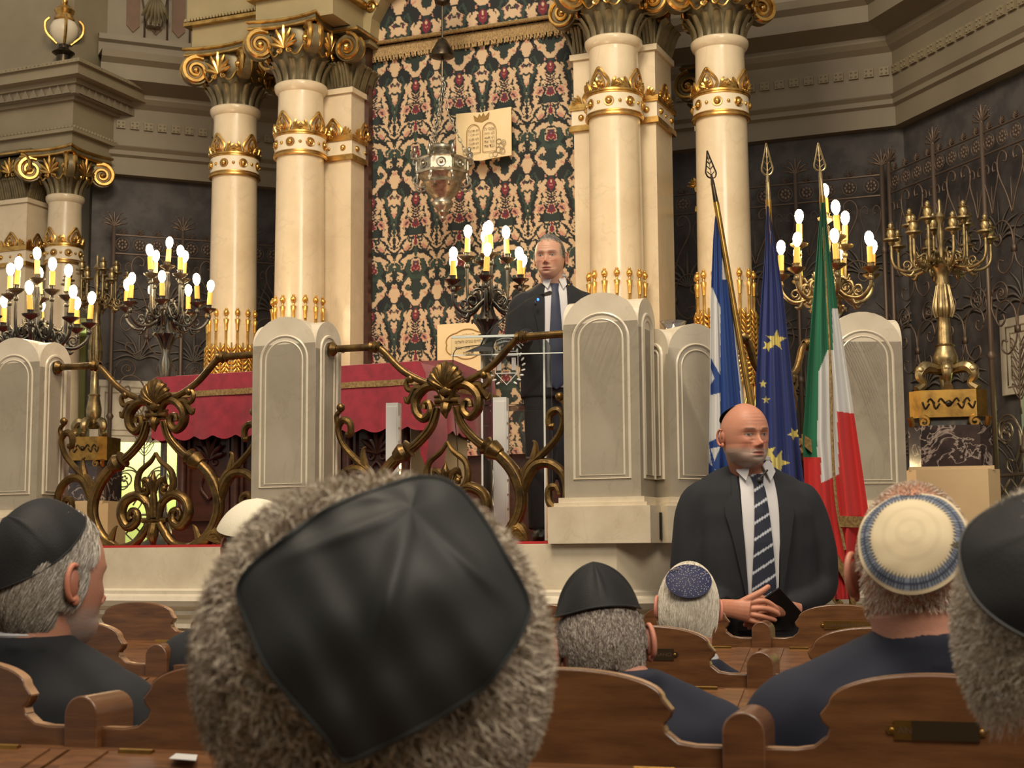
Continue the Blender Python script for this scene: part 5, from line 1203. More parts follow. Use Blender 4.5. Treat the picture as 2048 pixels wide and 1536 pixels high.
# ================================================================ PEWS
ZA=.99; PA=math.radians(17)
def arcs(c0,c1,n): return [tuple(np.array(c0)+(np.array(c1)-np.array(c0))*k/n) for k in range(n+1)]
def backprof(w):   # outline of a back panel between two arm posts; s from -w/2..w/2, z relative to arm top
    h=w/2; zl=-.052; A=[]
    R_=[(h,zl),(h-.045,zl),(h-.070,zl+.004),(h-.088,zl+.018),(h-.092,zl+.030),(h-.083,zl+.038),(h-.079,zl+.050),(h-.092,zl+.066)]
    arch=[( (h-.092)*math.cos(a), zl+.066+.042*math.sin(a)) for a in np.linspace(0,PI,24)][1:-1]
    L_=[(-x,z) for x,z in R_[::-1]]
    return R_+arch+L_
PLT={}
def pew(label,org,arms,pz,rz=-PA,depth=.0,plates={},deskvis=True,group='wooden pew rows'):
    t=thing('pew',label,'pew',(org[0],org[1],0),rz)
    xs=sorted(arms)
    for x in xs:
        w=.031
        o=[(x-w,.45)]+[(x-w*math.cos(a),ZA-.031+.031*math.sin(a)) for a in np.linspace(0,PI,14)]+[(x+w,.45)]
        ap=MB().prism(o,-.015,.10); m_=obj('arm_post',ap,'wood',t,smooth=35); bv=m_.modifiers.new('b','BEVEL'); bv.width=.003; bv.segments=2; bv.limit_method='ANGLE'
    ex=[2*xs[0]-xs[1]]+xs+[2*xs[-1]-xs[-2]]
    for i,(a,b) in enumerate(zip(ex[:-1],ex[1:])):
        pr=backprof(b-a-.055); c=(a+b)/2
        poly=[(c+x,ZA+z) for x,z in pr]+[(c-(b-a-.055)/2,.40),(c+(b-a-.055)/2,.40)]
        o=obj('back_panel',MB().prism(poly,0,.026),'woodh',t,smooth=35)
        bv=o.modifiers.new('b','BEVEL'); bv.width=.003; bv.segments=2; bv.limit_method='ANGLE'
        ed=MB(); e=np.array([(c+x,.013,ZA+z+.0005) for x,z in pr]); 
        W_=[]
        for k in range(len(e)): W_.append([e[k]+np.array([0,-.0115,0]),e[k]+np.array([0,.0115,0])])
        ed.grid(np.array(W_)); obj('worn_edge',ed,'woodedge',o)
        # hinged book lid on the back
        lid=MB(); zl=ZA-.095; x0,x1=a+.004,b-.004
        lid.box(x0,x1,-.30,0,-.012,.012,T=lambda v,zl=zl:np.stack([v[:,0],v[:,1]-.045,v[:,2]+zl+v[:,1]*.26],1)); lo=obj('book_lid',lid,'woodh',t,smooth=False)
        for hx_ in (x0+.12,x1-.12):
            obj('hinge',MB().box(hx_-.03,hx_+.03,-.052,-.040,zl+.004,zl+.016).tube([(hx_-.03,-.046,zl+.014),(hx_+.03,-.046,zl+.014)],.0035,6),'brass',lo)
        for xx in (x0+.05,x1-.05): obj('lid_batten',MB().box(xx-.022,xx+.022,-.30,0,.010,.0145,T=lambda v,zl=zl:np.stack([v[:,0],v[:,1]-.050,v[:,2]+zl+v[:,1]*.26],1)),'woodh',lo,smooth=False)
        if i in plates:
            px0,pw,txt,mt,mt2,off=plates[i]; zc=ZA-pz
            pc=MB(); hw,hh=pw/2,.0135
            xc=c+px0; pc.prism([(xc-hw,zc-hh),(xc+hw,zc-hh),(xc+hw,zc-.006),(xc+hw+.008,zc-.006),(xc+hw+.011,zc),(xc+hw+.008,zc+.006),(xc+hw,zc+.006),(xc+hw,zc+hh),(xc-hw,zc+hh),(xc-hw,zc+.006),(xc-hw-.008,zc+.006),(xc-hw-.011,zc),(xc-hw-.008,zc-.006),(xc-hw,zc-.006)],-.0025,0)
            po=obj('name_plate',pc,mt,o,smooth=False)
            if mt2: obj('dark_tape',MB().box(xc-hw+.024,xc+hw,-.0032,-.0024,zc-hh,zc+hh),mt2,o,smooth=False)
            for sx in (-1,1): obj('screw',MB().ell((xc+sx*(hw+.003),-.003,zc),(.0035,.002,.0035),nu=8,nv=5),'brass',o)
            if txt: text(o,txt,'ink',off[1],.0085,lambda v,xc=xc,zc=zc,off=off:v+np.array([xc+off[0],-.0031,zc]),'engraved_name')
    xa,xb=ex[0],ex[-1]
    obj('cap_rail',MB().box(xa,xb,-.045,0,ZA-.115,ZA-.083),'woodh',t,smooth=False)
    obj('desk_front',MB().box(xa,xb,-.345,-.325,.62,ZA-.185),'wood',t,smooth=False)
    obj('lower_back',MB().box(xa,xb,-.03,-.005,.05,ZA-.14),'wood',t,smooth=False)
    obj('seat',MB().box(xa,xb,.03,.43,.42,.45),'wood',t,smooth=False)
    for x in ex: obj('leg',MB().box(x-.02,x+.02,-.32,.43,0,.42),'wood',t,smooth=False)
    return t
r1=P(1488,1415,2.21); r2=P(1521,1298,3.50); r3=P(1523,1240,4.96); r4=P(372,1222,6.0)
pew('nearest wooden pew, its arched post and backs across the bottom of the photo',r1,[-1.09,-.555,0,.535],.021,plates={2:(-.085,.11,'','tarnish',None,(0,.1)),3:(.0,.115,'AN','brass','tarnish',(-.043,.02)),})
pew('second wooden pew, in front of the man with the pointed black cap',r2,[-1.56,-1.06,-.53,0,.5],.010,plates={3:(.02,.085,'SANO','tarnish',None,(.02,.035)),4:(-.01,.10,'DAVID LIV','brass',None,(-.005,.06))})
pew('third wooden pew, just behind the standing guard\'s hands',r3,[-2.05,-1.53,-1.02,-.51,0,.51,1.02],.010,plates={5:(.02,.15,'CAV ALBERTO FIANO','brass',None,(0,.12)),1:(0,.12,'','woodh',None,(0,.1))})
q=MB().add(np.array([P(338,1518,2.37),P(352,1508,2.42),P(395,1511,2.40),P(392,1522,2.345)]),[(0,1,2,3)]); V=q.arrays()[0]
q=MB(); q.add(np.vstack([V,V+np.array([0,0,.0012])]),[(0,1,2,3),(7,6,5,4),(0,4,5,1),(1,5,6,2),(2,6,7,3),(3,7,4,0)]); obj('paper_card',q,'white',None,smooth=False,label='small white card on the book lid at the bottom left',cat='card')
# ================================================================ PEOPLE
def headgrid(beard=None,hairline=None,age=1,seed=1,eyes=(74,70,66),skin=(196,146,118),stub=(150,140,130),nose=1.0,width=1.0,jaw=1.0,mouth_open=0,brow=(90,78,66),frown=0):
    nt,npn=150,200; th=np.linspace(.02,PI-.02,nt)[:,None]; ph=np.linspace(-PI,PI,npn,endpoint=False)[None]
    z=.118*np.cos(th)*np.ones_like(ph); st=np.sin(th)*np.ones_like(ph)
    zz=np.array([-.118,-.105,-.09,-.06,-.03,0,.03,.06,.09,.118])
    A=np.interp(z,zz,[.066,.070,.0705*jaw,.0725*jaw,.0745,.076,.077,.077,.076,.076])*width
    Fr=np.interp(z,zz,[.17,.158,.140,.108,.094,.092,.099,.105,.110,.10]); Bk=np.interp(z,zz,[.07,.07,.072,.083,.093,.099,.103,.106,.11,.11])
    pw=.92
    sx=np.sign(np.sin(ph))*np.abs(np.sin(ph))**pw; cx=np.cos(ph)
    X=A*st*sx; Y=np.where(cx>0,-Fr*st*np.abs(cx)**pw*1.0,Bk*st*np.abs(cx))
    fm=np.clip(cx,0,1)**.5
    def g(x0,z0,sx_,sz,amp,sym=True): 
        xx=np.abs(X)-x0 if sym else X-x0
        return amp*np.exp(-(xx/sx_)**2-((z-z0)/sz)**2)*fm
    D=np.zeros_like(X)
    D+=g(0,-.012,.0085,.022,.010*nose)+g(0,-.030,.0115,.011,.021*nose)+g(0,-.024,.008,.016,.006*nose)+g(.012,-.036,.0065,.007,.010*nose)   # nose
    D+=g(.030,.022,.022,.008,.0055)+g(0,.020,.012,.010,.002)                              # brow ridge
    D-=g(.031,.004,.018,.012,.0085)                                                       # eye sockets
    D+=g(.031,.002,.0115,.0085,.0062)                                                     # lids over the eyeballs
    D-=g(.031,.0095,.013,.0022,.0022); D-=g(.031,-.0075,.012,.002,.0014)
    D-=g(.018,.001,.004,.006,.003)
    D+=g(.042,-.022,.018,.015,.0045)                                                      # cheekbones
    D-=g(.045,-.055,.014,.02,.0040*age)                                                   # hollow
    D-=g(.026,-.045,.004,.016,.0026*age); D-=g(.022,-.018,.012,.004,.0018*age)             # nasolabial, bags
    D+=g(0,-.060,.026,.016,.0050); D+=g(0,-.0575,.020,.004,.0035)+g(0,-.0705,.017,.0045,.0042); D-=g(0,-.0640,.024,.0018,.0048+.004*mouth_open); D-=g(0,-.0495,.004,.005,.002)
    D-=g(0,-.079,.018,.005,.0040); D+=g(0,-.095,.020,.012,.0045)
    for k in range(3): D-=g(0,.048+k*.013,.035,.0016,.0010*age,True)
    if frown: D-=g(.006,.022,.0018,.008,.0022); D+=g(.014,.017,.008,.004,.002)
    Y=Y-D
    Pm=np.stack([X,Y,z],2); nz=vnoise(Pm,45,seed)*.0007; Y=Y-nz*fm*1.2; Pm[...,1]=Y
    # colours
    S=np.array(lin(skin)); C=np.tile(S,X.shape+(1,))
    def mix(m,c): 
        nonlocal C; m=np.clip(m,0,1)[...,None]; C=C*(1-m)+np.array(lin(c))*m
    def gm(x0,z0,sx_,sz): return np.exp(-((np.abs(X)-x0)/sx_)**2-((z-z0)/sz)**2)*(cx>0)
    mix(.35+.25*vnoise(Pm,40,seed+2)*1.0-.2,(168,112,92)); mix(.45*gm(0,-.030,.016,.014),(186,104,88)); mix(.35*gm(.042,-.025,.02,.018),(192,110,92))
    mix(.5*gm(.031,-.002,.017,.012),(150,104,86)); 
    if stub is not None:
        b=np.clip((-.036-z)/.02,0,1)*np.clip(1.0-gm(0,-.062,.017,.010)*1.0,0,1)*(cx>-.35)*np.clip((X*X/.0016)+(-.045-z)/.01,0,1)
        mix((beard or .35)*1.1*b*(.8+.3*vnoise(Pm,300,4)),stub)
    ch=np.clip(1-((np.abs(X)/.0235)**2+((z+.0640)/.0085)**2),0,1)*(cx>0); mix(np.clip(ch*3,0,.75),(158,88,80)); mix(np.exp(-((z+.0642)/.0018)**2)*(np.abs(X)<.024)*(cx>0)*.8,(70,34,30))
    # eyes
    ex=np.abs(X)-.0315; ez=z-.0025; al=(ex/.0128)**2+(ez/.0052)**2; al=(ex/.0128)**2+(ez/.0040)**2; e=(al<1)&(cx>0); C[e]=np.array(lin((150,138,128)))
    mix(((ex+ .001*np.sign(X))**2+ez**2<.0052**2)*(al<1)*(cx>0),eyes); mix(((ex)**2+ez**2<.0026**2)*(cx>0),(16,14,14))
    mix(np.exp(-((np.sqrt(al)-1.05)/.22)**2)*(ez>-.001)*(cx>0)*.9,(54,36,32)); mix(np.exp(-((np.sqrt(al)-1.1)/.2)**2)*(ez<=0)*(cx>0)*.5,(120,76,64))
    bz=.0205+.004*np.cos((np.abs(X)-.032)/.018)-.003*frown*np.clip(1-np.abs(X)/.03,0,1); mix(.85*np.exp(-((z-bz)/.0034)**2)*np.clip((np.abs(X)-.010)/.006,0,1)*np.clip((.052-np.abs(X))/.008,0,1)*(cx>0),brow)
    mix(.8*gm(.0065,-.0395,.0032,.0026),(60,34,30))
    if beard and beard>.6: mix(.65*gm(.012,-.0515,.016,.0045),(92,78,70)); mix(.5*gm(0,-.083,.016,.008),stub)
    if hairline is not None:
        hm,hc=hairline(X,Y,z); mix(hm,hc)
    f=[]; n=npn
    for i in range(nt-1):
        for j in range(n): k=(j+1)%n; f.append((i*n+j,i*n+k,(i+1)*n+k,(i+1)*n+j))
    f.append(tuple(range(n-1,-1,-1))); f.append(tuple((nt-1)*n+j for j in range(n)))
    return Pm.reshape(-1,3),f,C.reshape(-1,3)
def ear(q,s_,skin,width=1):
    c=np.array([s_*.0745*width,.012,-.006]); a=np.linspace(-2.3,2.0,18)
    pts=np.array([c+np.array([s_*(.010+.004*math.cos(x)),.016*math.cos(x)+.006,.028*math.sin(x)+.002]) for x in a])
    S=np.array(lin(skin))*np.array([1,.82,.78])
    q.tube(pts,[.003,.0045,.005,.0045,.004],7,col=S); q.ell(c+np.array([s_*.005,.002,0]),(.008,.014,.024),col=S*.75,R=rotz(-s_*.35),nu=12,nv=10)
    q.ell(c+np.array([s_*.007,-.002,-.026]),(.005,.008,.009),col=S,nu=10,nv=8); q.ell(c+np.array([s_*.009,-.002,.001]),(.003,.005,.009),col=S*.35,nu=8,nv=6)
def bodymesh(name,parent,Rm,hc,head,skin,neckto,extra=None,width=1,sc=1,nr=1.0):
    q=MB(); v,f,c=head; h=MB(); h.add(v,f,c); ear(h,1,skin,width); ear(h,-1,skin,width)
    S=np.array(lin(skin))
    V,F=h.arrays(); V=V*sc@np.asarray(Rm).T+np.array(hc); q.add(V,F,np.vstack(h.c))
    a=np.array(hc)+np.asarray(Rm)@np.array([0,.020,-.05])*sc; b=np.array(neckto)
    q.tube(crom([a,a*.55+b*.45+np.array([0,.0,.0]),b],8),[.055*sc*nr,.054*sc*nr,.068*sc],28,flat=1.0,col=S*.92)
    if extra: extra(q,S)
    return obj('body',q,'skin',parent,smooth=True)
def euler(yaw,pitch=0,roll=0): # yaw: 0 faces -Y (camera). positive pitch nods down
    return rotz(yaw)@roty(roll)@rotx(pitch)
def hairstrands(n,region,dirf,R,c,abc,length,colf,lift=.004,w=.0009,seg=5,curl=0,seed=0,wob=.3,push=1.0,hug=True,sc=1):
    rng=np.random.default_rng(seed); d=rng.normal(size=(n*6,3)); d/=np.linalg.norm(d,axis=1)[:,None]; d=d[region(d)][:n]; n=len(d)
    abc=np.array(abc); p=d*abc*push; nrm=d/abc; nrm/=np.linalg.norm(nrm,axis=1)[:,None]
    L=length*(rng.uniform(.7,1.15,n)); t=dirf(p,nrm)+rng.normal(size=(n,3))*wob; t-=nrm*np.sum(t*nrm,1)[:,None]; t/=np.linalg.norm(t,axis=1)[:,None]+1e-9
    side=np.cross(t,nrm); ph=rng.uniform(0,6.28,n); P_=[p]; cur=p.copy(); 
    for k in range(seg):
        f=(k+1)/seg; cur=cur+t*(L/seg)[:,None]
        if hug:
            rr=np.linalg.norm(cur/abc,axis=1)[:,None]; cur=cur/rr*(push+ (lift*np.clip(f*2,0,1)/abc.mean()) )+rng.normal(size=(n,3))*.0002
            nrm=cur/abc**2; nrm/=np.linalg.norm(nrm,axis=1)[:,None]; t=dirf(cur,nrm)*.5+t; t-=nrm*np.sum(t*nrm,1)[:,None]; t/=np.linalg.norm(t,axis=1)[:,None]+1e-9
        else: cur=cur+nrm*(lift/seg)
        if curl:
            a=ph+f*9; off=(side*np.cos(a)[:,None]+nrm*np.sin(a)[:,None])*curl; P_.append(cur+off)
        else: P_.append(cur.copy())
    A=np.stack(P_,1); m=seg+1
    view=np.cross(np.gradient(A,axis=1),np.repeat((nrm+rng.normal(size=(n,3))*.6)[:,None],m,1)); view/=np.linalg.norm(view,axis=2)[...,None]+1e-9
    wd=w*np.array([1]*(m-1)+[.35])[None,:,None]
    V=np.stack([A-view*wd,A+view*wd],2).reshape(-1,3)*sc
    V=V@np.asarray(R).T+np.array(c)
    base=(np.arange(n)*m*2)[:,None]+(np.arange(seg)*2)[None]
    F=np.stack([base,base+1,base+3,base+2],2).reshape(-1,4)
    col=colf(d,rng); col=np.repeat(col[:,None],m*2,1).reshape(-1,3)
    me=bpy.data.meshes.new('hair'); me.vertices.add(len(V)); me.vertices.foreach_set('co',V.astype(np.float32).ravel()); me.loops.add(F.size); me.loops.foreach_set('vertex_index',F.ravel().astype(np.int32)); me.polygons.add(len(F)); me.polygons.foreach_set('loop_start',(np.arange(len(F))*4).astype(np.int32)); me.update(calc_edges=True)
    a=me.color_attributes.new('Col','FLOAT_COLOR','POINT'); a.data.foreach_set('color',np.hstack([col,np.ones((len(col),1))]).astype(np.float32).ravel()); me.materials.append(MATS['vchair']); me.shade_smooth(); return me
def greys(cols,ws=None):
    C=np.array([lin(c) for c in cols])
    def f(d,rng): 
        i=rng.choice(len(C),size=len(d),p=ws); return C[i]*rng.uniform(.8,1.15,(len(d),1))
    return f
CAPSC=1.0
def cap(parent,c,axis,R,ang,m='blackcloth',panels=4,peak=.0,ridge=.004,name='skullcap',tent=0,fit=None,up=(0,0,1),flatten=(1,1),thick=.003,rimf=None,wr=.002,colf=None,phase=0,abc=None,rim=None,n=72,tip=1.6):
    R=R*CAPSC; peak=peak*CAPSC
    a=np.array(axis,float);a/=np.linalg.norm(a);u=np.array(up,float);u=u-a*(u@a);u/=np.linalg.norm(u);s=np.cross(u,a)
    nr=26; rows=[];cols=[]
    for i in range(nr):
        f=i/(nr-1)
        row=[]
        for k in range(n):
            p=2*PI*k/n; am=ang*(rimf(p) if rimf else 1)*f
            # cone-ish peak where the panels meet, seams as ridges
            sd=abs(((p+phase)/(2*PI/panels)+.5)%1-.5)*2 if panels else 1
            if fit is not None:
                dv=a*math.cos(am)+(u*math.cos(p)+s*math.sin(p))*math.sin(am); lv=np.asarray(fit).T@dv/np.array([.0775,.1035,.1195]); R=CAPSC*(1.03/np.linalg.norm(lv)+.006)
            rr=R*(1+0)+peak*(max(0,1-f))**tip+ridge*(math.exp(-(sd/.10)**2)*math.sin(PI*min(1,f+.05))) - (ridge*.5*math.sin(PI*f)*(sd) if panels else 0)
            rr-=tent*math.sin(PI*min(1,f*1.02))
            rr+=wr*math.sin(3*p+5*f)*f+wr*.6*math.sin(7*p-9*f)*f*f
            row.append(a*math.cos(am)*rr+(u*math.cos(p)*flatten[1]+s*math.sin(p)*flatten[0])*math.sin(am)*rr)
        rows.append(row)
    V=np.array(rows); 
    if abc is not None: pass
    V=V+np.array(c); col=None
    if colf: col=np.array([[colf(i/(nr-1),2*PI*k/n) for k in range(n)] for i in range(nr)])
    q=MB(); q.grid(V,closed=True,col=col)
    inner=V-(V-np.array(c))/np.linalg.norm(V-np.array(c),axis=2,keepdims=True)*thick; q.grid(inner[::-1],closed=True,col=col[::-1] if col is not None else None)
    q.grid(np.array([inner[-1],V[-1]])[::-1],closed=True,col=np.array([col[-1],col[-1]]) if col is not None else None)
    o=obj(name,q,m,parent,smooth=True)
    if rim:
        e=MB().tube(V[-1],rim[1],6,closed=True); obj('rim_stitching',e,rim[0],o)
    return o,V
# torso generator -------------------------------------------------
class Torso:
    def __init__(s,c,yaw,zs,a,b,yc=None,p=2.4): s.c=np.array(c,float);s.R=rotz(yaw);s.zs=zs;s.a=a;s.b=b;s.yc=yc if yc is not None else [0]*len(zs);s.p=p
    def front(s,x,z,off=0):
        a=np.interp(z,s.zs,s.a);b=np.interp(z,s.zs,s.b);y0=np.interp(z,s.zs,s.yc); t=np.clip(np.abs(x)/a,0,.995)
        return np.array([x,y0-b*(1-t**s.p)**(1/s.p)-off,z])
    def w(s,v): return s.c+np.asarray(v)@s.R.T
    def patch(s,q,zl,xl,xr,off,n=8,col=None,th=.003,m=None,bulge=0):
        V=[]
        for z,l,r in zip(zl,xl,xr):
            V.append([s.front(l+(r-l)*k/n,z,off+bulge*math.sin(PI*k/n)) for k in range(n+1)])
        V=s.w(np.array(V).reshape(-1,3)).reshape(len(zl),n+1,3); q.slab(V,-th,col=col); return V
    def hull(s,q):
        V=[]; N=36
        for z,a,b,y0 in zip(s.zs,s.a,s.b,s.yc):
            r=[]
            for k in range(N):
                p=2*PI*k/N; cx,sy=math.cos(p),math.sin(p); r.append((a*np.sign(cx)*abs(cx)**(2/s.p),y0+b*np.sign(sy)*abs(sy)**(2/s.p),z))
            V.append(r)
        V=np.array(V); m=len(V); q.grid(s.w(V.reshape(-1,3)).reshape(V.shape),closed=True)
        k=q.n-m*N; q.f.append(tuple(range(k+N-1,k-1,-1))); q.f.append(tuple(range(k+(m-1)*N,k+m*N)))
def limb(q,pts,rs,n=6): q.tube(crom(pts,n),rs,18)
def fold(v,seed,amp,s=(14,14,7)): 
    return amp*(vnoise(v*np.array(s),1.2,seed)+.5*vnoise(v*np.array(s),2.9,seed+1))
def jacket(parent,parts,m,voxel=.011,smooth=5,name='jacket',amp=.003,seed=3):
    q=MB(); parts(q); v,f=remesh(q,voxel,smooth,.6)
    me=bpy.data.meshes.new('t'); v=v.copy()
    # creases along the surface normal
    n=np.zeros_like(v); F=np.array([x for x in f if len(x)==4]); fn=np.cross(v[F[:,2]]-v[F[:,0]],v[F[:,3]]-v[F[:,1]]); 
    for k in range(4): np.add.at(n,F[:,k],fn)
    n/=np.linalg.norm(n,axis=1)[:,None]+1e-12; v=v+n*fold(v,seed,amp)[:,None]
    bpy.data.meshes.remove(me); o=obj(name,MB().add(v,f),m,parent,smooth=True); return o
def hand(q,S,wrist,palm,fingers,thumb,rw=.027,rp=.040,thk=.016,nrm=(0,-1,0)):
    # palm: list of points wrist->knuckle centre; fingers: list of joint lists; all world
    W=MB(); w_=np.array(wrist,float); W.tube(crom([w_]+[np.array(p) for p in palm],6),[rw,rw*1.15,rp],16,flat=.55,nrm=nrm)
    for j,r in fingers: W.tube(crom(j,5),r,12); W.ell(j[-1],r[-1]*1.0,nu=10,nv=8)
    W.tube(crom(thumb[0],5),thumb[1],12); W.ell(thumb[0][-1],thumb[1][-1]*1.02,nu=10,nv=8)
    v,f=remesh(W,.0028,3,.5); q.add(v,f,np.array(S)*np.array([1,.93,.9])*(1+.10*vnoise(v,90,5))[:,None])
# ---------------------------------------------------------------- the standing guard
g=thing('person','bald grey-bearded man in dark suit and striped tie standing before the flags, hands clasped','person')
HG=P(1489,872,5.62); sk=(188,130,104)
Rg=euler(math.radians(22),math.radians(2),math.radians(-2))
GT=Torso((HG[0]+.035,5.70,0),math.radians(4),[.78,.95,1.1,1.25,1.36,1.44,1.50,1.54],[.235,.236,.236,.236,.225,.190,.135,.068],[.135,.150,.155,.155,.145,.125,.095,.065],[0,-.01,-.015,-.01,0,.01,.02,.025],2.5)
hl_=lambda X,Y,z:(np.zeros_like(X),(0,0,0))
def ghands(q,S):
    d=5.44
    w0=P(1448,1212,d+.05)
    hand(q,S,P(1436,1214,d+.06),[P(1470,1218,d),P(1500,1222,d-.012)],
      [([P(1498,1206,d-.012),P(1528,1202,d-.018),P(1550,1214,d-.008),P(1556,1222,d)],[.0115,.0105,.0095,.008]),
       ([P(1498,1218,d-.014),P(1528,1217,d-.022),P(1550,1224,d-.012),P(1557,1229,d-.004)],[.0115,.0105,.0095,.0085]),
       ([P(1494,1228,d-.012),P(1520,1232,d-.02),P(1543,1238,d-.01),P(1550,1240,d-.004)],[.011,.010,.009,.008]),
       ([P(1488,1237,d-.008),P(1508,1243,d-.014),P(1526,1247,d-.008),P(1534,1247,d)],[.010,.009,.008,.007])],
      ([P(1478,1208,d),P(1500,1196,d-.012),P(1522,1184,d-.014),P(1536,1174,d-.010)],[.015,.014,.012,.010]),rw=.030,rp=.043)
    d2=d+.035
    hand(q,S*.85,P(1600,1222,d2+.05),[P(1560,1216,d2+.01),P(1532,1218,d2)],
      [([P(1530,1212,d2),P(1505,1218,d2-.004),P(1488,1224,d2)],[.011,.010,.009]),([P(1530,1224,d2),P(1506,1232,d2-.004),P(1490,1240,d2)],[.011,.010,.009]),([P(1530,1234,d2),P(1506,1243,d2),P(1490,1250,d2+.004)],[.010,.009,.008]),([P(1532,1242,d2),P(1512,1252,d2),P(1498,1256,d2+.004)],[.009,.008,.007])],
      ([P(1548,1206,d2),P(1530,1198,d2-.01),P(1516,1194,d2-.006)],[.014,.012,.010]),rw=.028,rp=.040)
bodymesh('body',g,Rg,HG,headgrid(beard=.75,stub=(158,150,142),skin=sk,age=1.2,jaw=1.10,width=1.06,frown=1,seed=3,brow=(52,42,38),nose=1.05,eyes=(40,34,32)),sk,GT.w([0.0,.0,1.46]),extra=ghands,width=1.06,sc=1.04,nr=1.14)
def gj(q):
    GT.hull(q)
    for s_ in (-1,1):
        e=(P(1398,1192,5.60),P(1450,1214,5.50)) if s_<0 else (P(1620,1195,5.62),P(1574,1218,5.54))
        limb(q,[GT.w([s_*.13,.01,1.415]),GT.w([s_*.195,.015,1.385]),GT.w([s_*.235,.0,1.24]),GT.w([s_*.245,-.02,1.10]),*e],[.078,.085,.080,.070,.056,.046])
        q.tube(crom([GT.w([s_*.20,.02,1.40]),GT.w([s_*.13,.02,1.455]),GT.w([s_*.06,.03,1.505])],4),[.066,.060,.045],14)
jacket(g,gj,'suit',.010,6,amp=.009)
q=MB(); z=np.linspace(.98,1.545,18)
xl=np.interp(z,[.98,1.2,1.40,1.50,1.545],[-.062,-.075,-.072,-.066,-.052]); xr=np.interp(z,[.98,1.2,1.40,1.50,1.545],[.045,.055,.075,.072,.052]); GT.patch(q,z,xl,xr,.010,10); sh=obj('shirt',q,'shirt',g)
# collar
q=MB()
nk=GT.w([0,.004,1.555])
for s_ in (-1,1):
    a=GT.w([s_*.062,-.02,1.568]);b=GT.w([s_*.024,-.088,1.540]);c=GT.w([s_*.046,-.118,1.478]);d_=GT.w([s_*.074,-.078,1.515])
    V=np.array([[a,b],[(a+d_)/2+np.array([0,-.012,0]),(b+c)/2+np.array([0,-.008,0])],[d_,c]]); q.slab(V,-.004)
q.tube([nk+np.array([.066*math.cos(x),.062*math.sin(x),.012]) for x in np.linspace(0,2*PI,24,endpoint=False)],.010,6,closed=True); obj('collar',q,'shirt',g)
# tie with stripes
q=MB(); z=np.linspace(.985,1.505,90); hw=np.interp(z,[.985,1.015,1.10,1.44,1.47,1.505],[.004,.042,.045,.022,.018,.026]); cxx=np.interp(z,[.98,1.5],[-.008,.0])
n=20; cols=[]
TN=np.array(lin((22,28,46)));TWc=np.array(lin((176,182,192)))
for zz_,h in zip(z,hw): cols.append([TWc if ((zz_-.62*(-h+2*h*k/n))/.058)%1<.16 else TN for k in range(n+1)])
GT.patch(q,z,cxx-hw,cxx+hw,.020,n,col=np.array(cols),th=.006,bulge=.004); obj('necktie',q,'vccloth',g)
q=MB(); z=np.linspace(1.02,1.50,14)
for s_ in (-1,1):
    i_=np.interp(z,[1.02,1.15,1.40,1.5],[.056,.062,.072,.070])*s_+ (-.006); o_=np.interp(z,[1.02,1.30,1.38,1.42,1.5],[.060,.115,.135,.10,.088])*s_-.006
    GT.patch(q,z,np.minimum(i_,o_),np.maximum(i_,o_),.017,6,th=.004)
obj('lapel',q,'suit',g)
obj('lapel_microphone',MB().ell(P(1519,961,5.50),(.011,.008,.013)).tube([P(1519,958,5.5),P(1535,940,5.52)],.004),'black',g)
q=MB()
q.tube([P(1432,1213,5.53),P(1447,1215,5.50)],[.042,.040],20,flat=.8); obj('shirt_cuff',q,'shirt',g)
q=MB(); 
for s_ in (-1,1): limb(q,[GT.w([s_*.09,.0,1.0]),GT.w([s_*.10,0,.55]),GT.w([s_*.11,.0,.09])],[.125,.09,.07])
v,f=remesh(q,.02,4,.6); obj('trousers',MB().add(v,f),'suitdark',g,smooth=True)
q=MB(); GT.patch(q,[.93,.965],[-.10,-.10],[.10,.10],.004,6,th=.006); obj('belt',q,'black',g)
for s_ in (-1,1): obj('shoe',MB().ell(GT.w([s_*.11,-.06,.045]),(.05,.14,.045)),'black',g)
q=MB().box(-.035,.035,-.005,.005,-.07,.07); a=P(1566,1212,5.47); R_=rotx(.5)@roty(-.7); V,f=q.arrays(); obj('phone',MB().add(V@R_.T+a,f),'black',g,smooth=False)
cap(g,HG+Rg@np.array([0,.0,.0]),Rg@np.array([0,.55,.83]),.118,.62,panels=0,ridge=0,wr=.0005)
# ---------------------------------------------------------------- the speaker
s=thing('person','grey-haired man in dark suit and blue tie speaking behind the clear lectern','person')
HS=P(1100,515,7.95); sk=(196,152,128)
Rs=euler(math.radians(-14),math.radians(4),0)
def shl(X,Y,z): 
    yf=-(Y)-.055; m=np.clip((z-.062-.02*np.clip(-Y/.09,0,1))/.010,0,1)
    m=np.maximum(m,np.clip((np.abs(X)-.060)/.006,0,1)*np.clip((z+.005)/.01,0,1)*(Y<.05)); m=np.maximum(m,np.clip((Y-.02)/.02,0,1)*np.clip((z+.05)/.02,0,1)); return m*.9,(132,128,120)
ST=Torso((HS[0]+.022,8.0,0),math.radians(3),[2.10,2.22,2.36,2.50,2.60,2.67,2.715,2.745],[.185,.185,.192,.200,.190,.160,.108,.058],[.115,.118,.122,.122,.112,.10,.08,.06],[0,-.005,-.005,0,0,.01,.015,.02],2.3)
dz=HS[2]-2.862; ST.c[2]=dz
def shand(q,S):
    d=7.62; hand(q,S,P(1168,668,d+.08),[P(1146,668,d+.02),P(1138,669,d)],[([P(1138,664+k*3,d),P(1124,664+k*3,d-.03),P(1114,667+k*2,d-.04)],[.010,.009,.008]) for k in range(4)],([P(1148,662,d),P(1136,659,d-.02)],[.012,.010]),rw=.026,rp=.034)
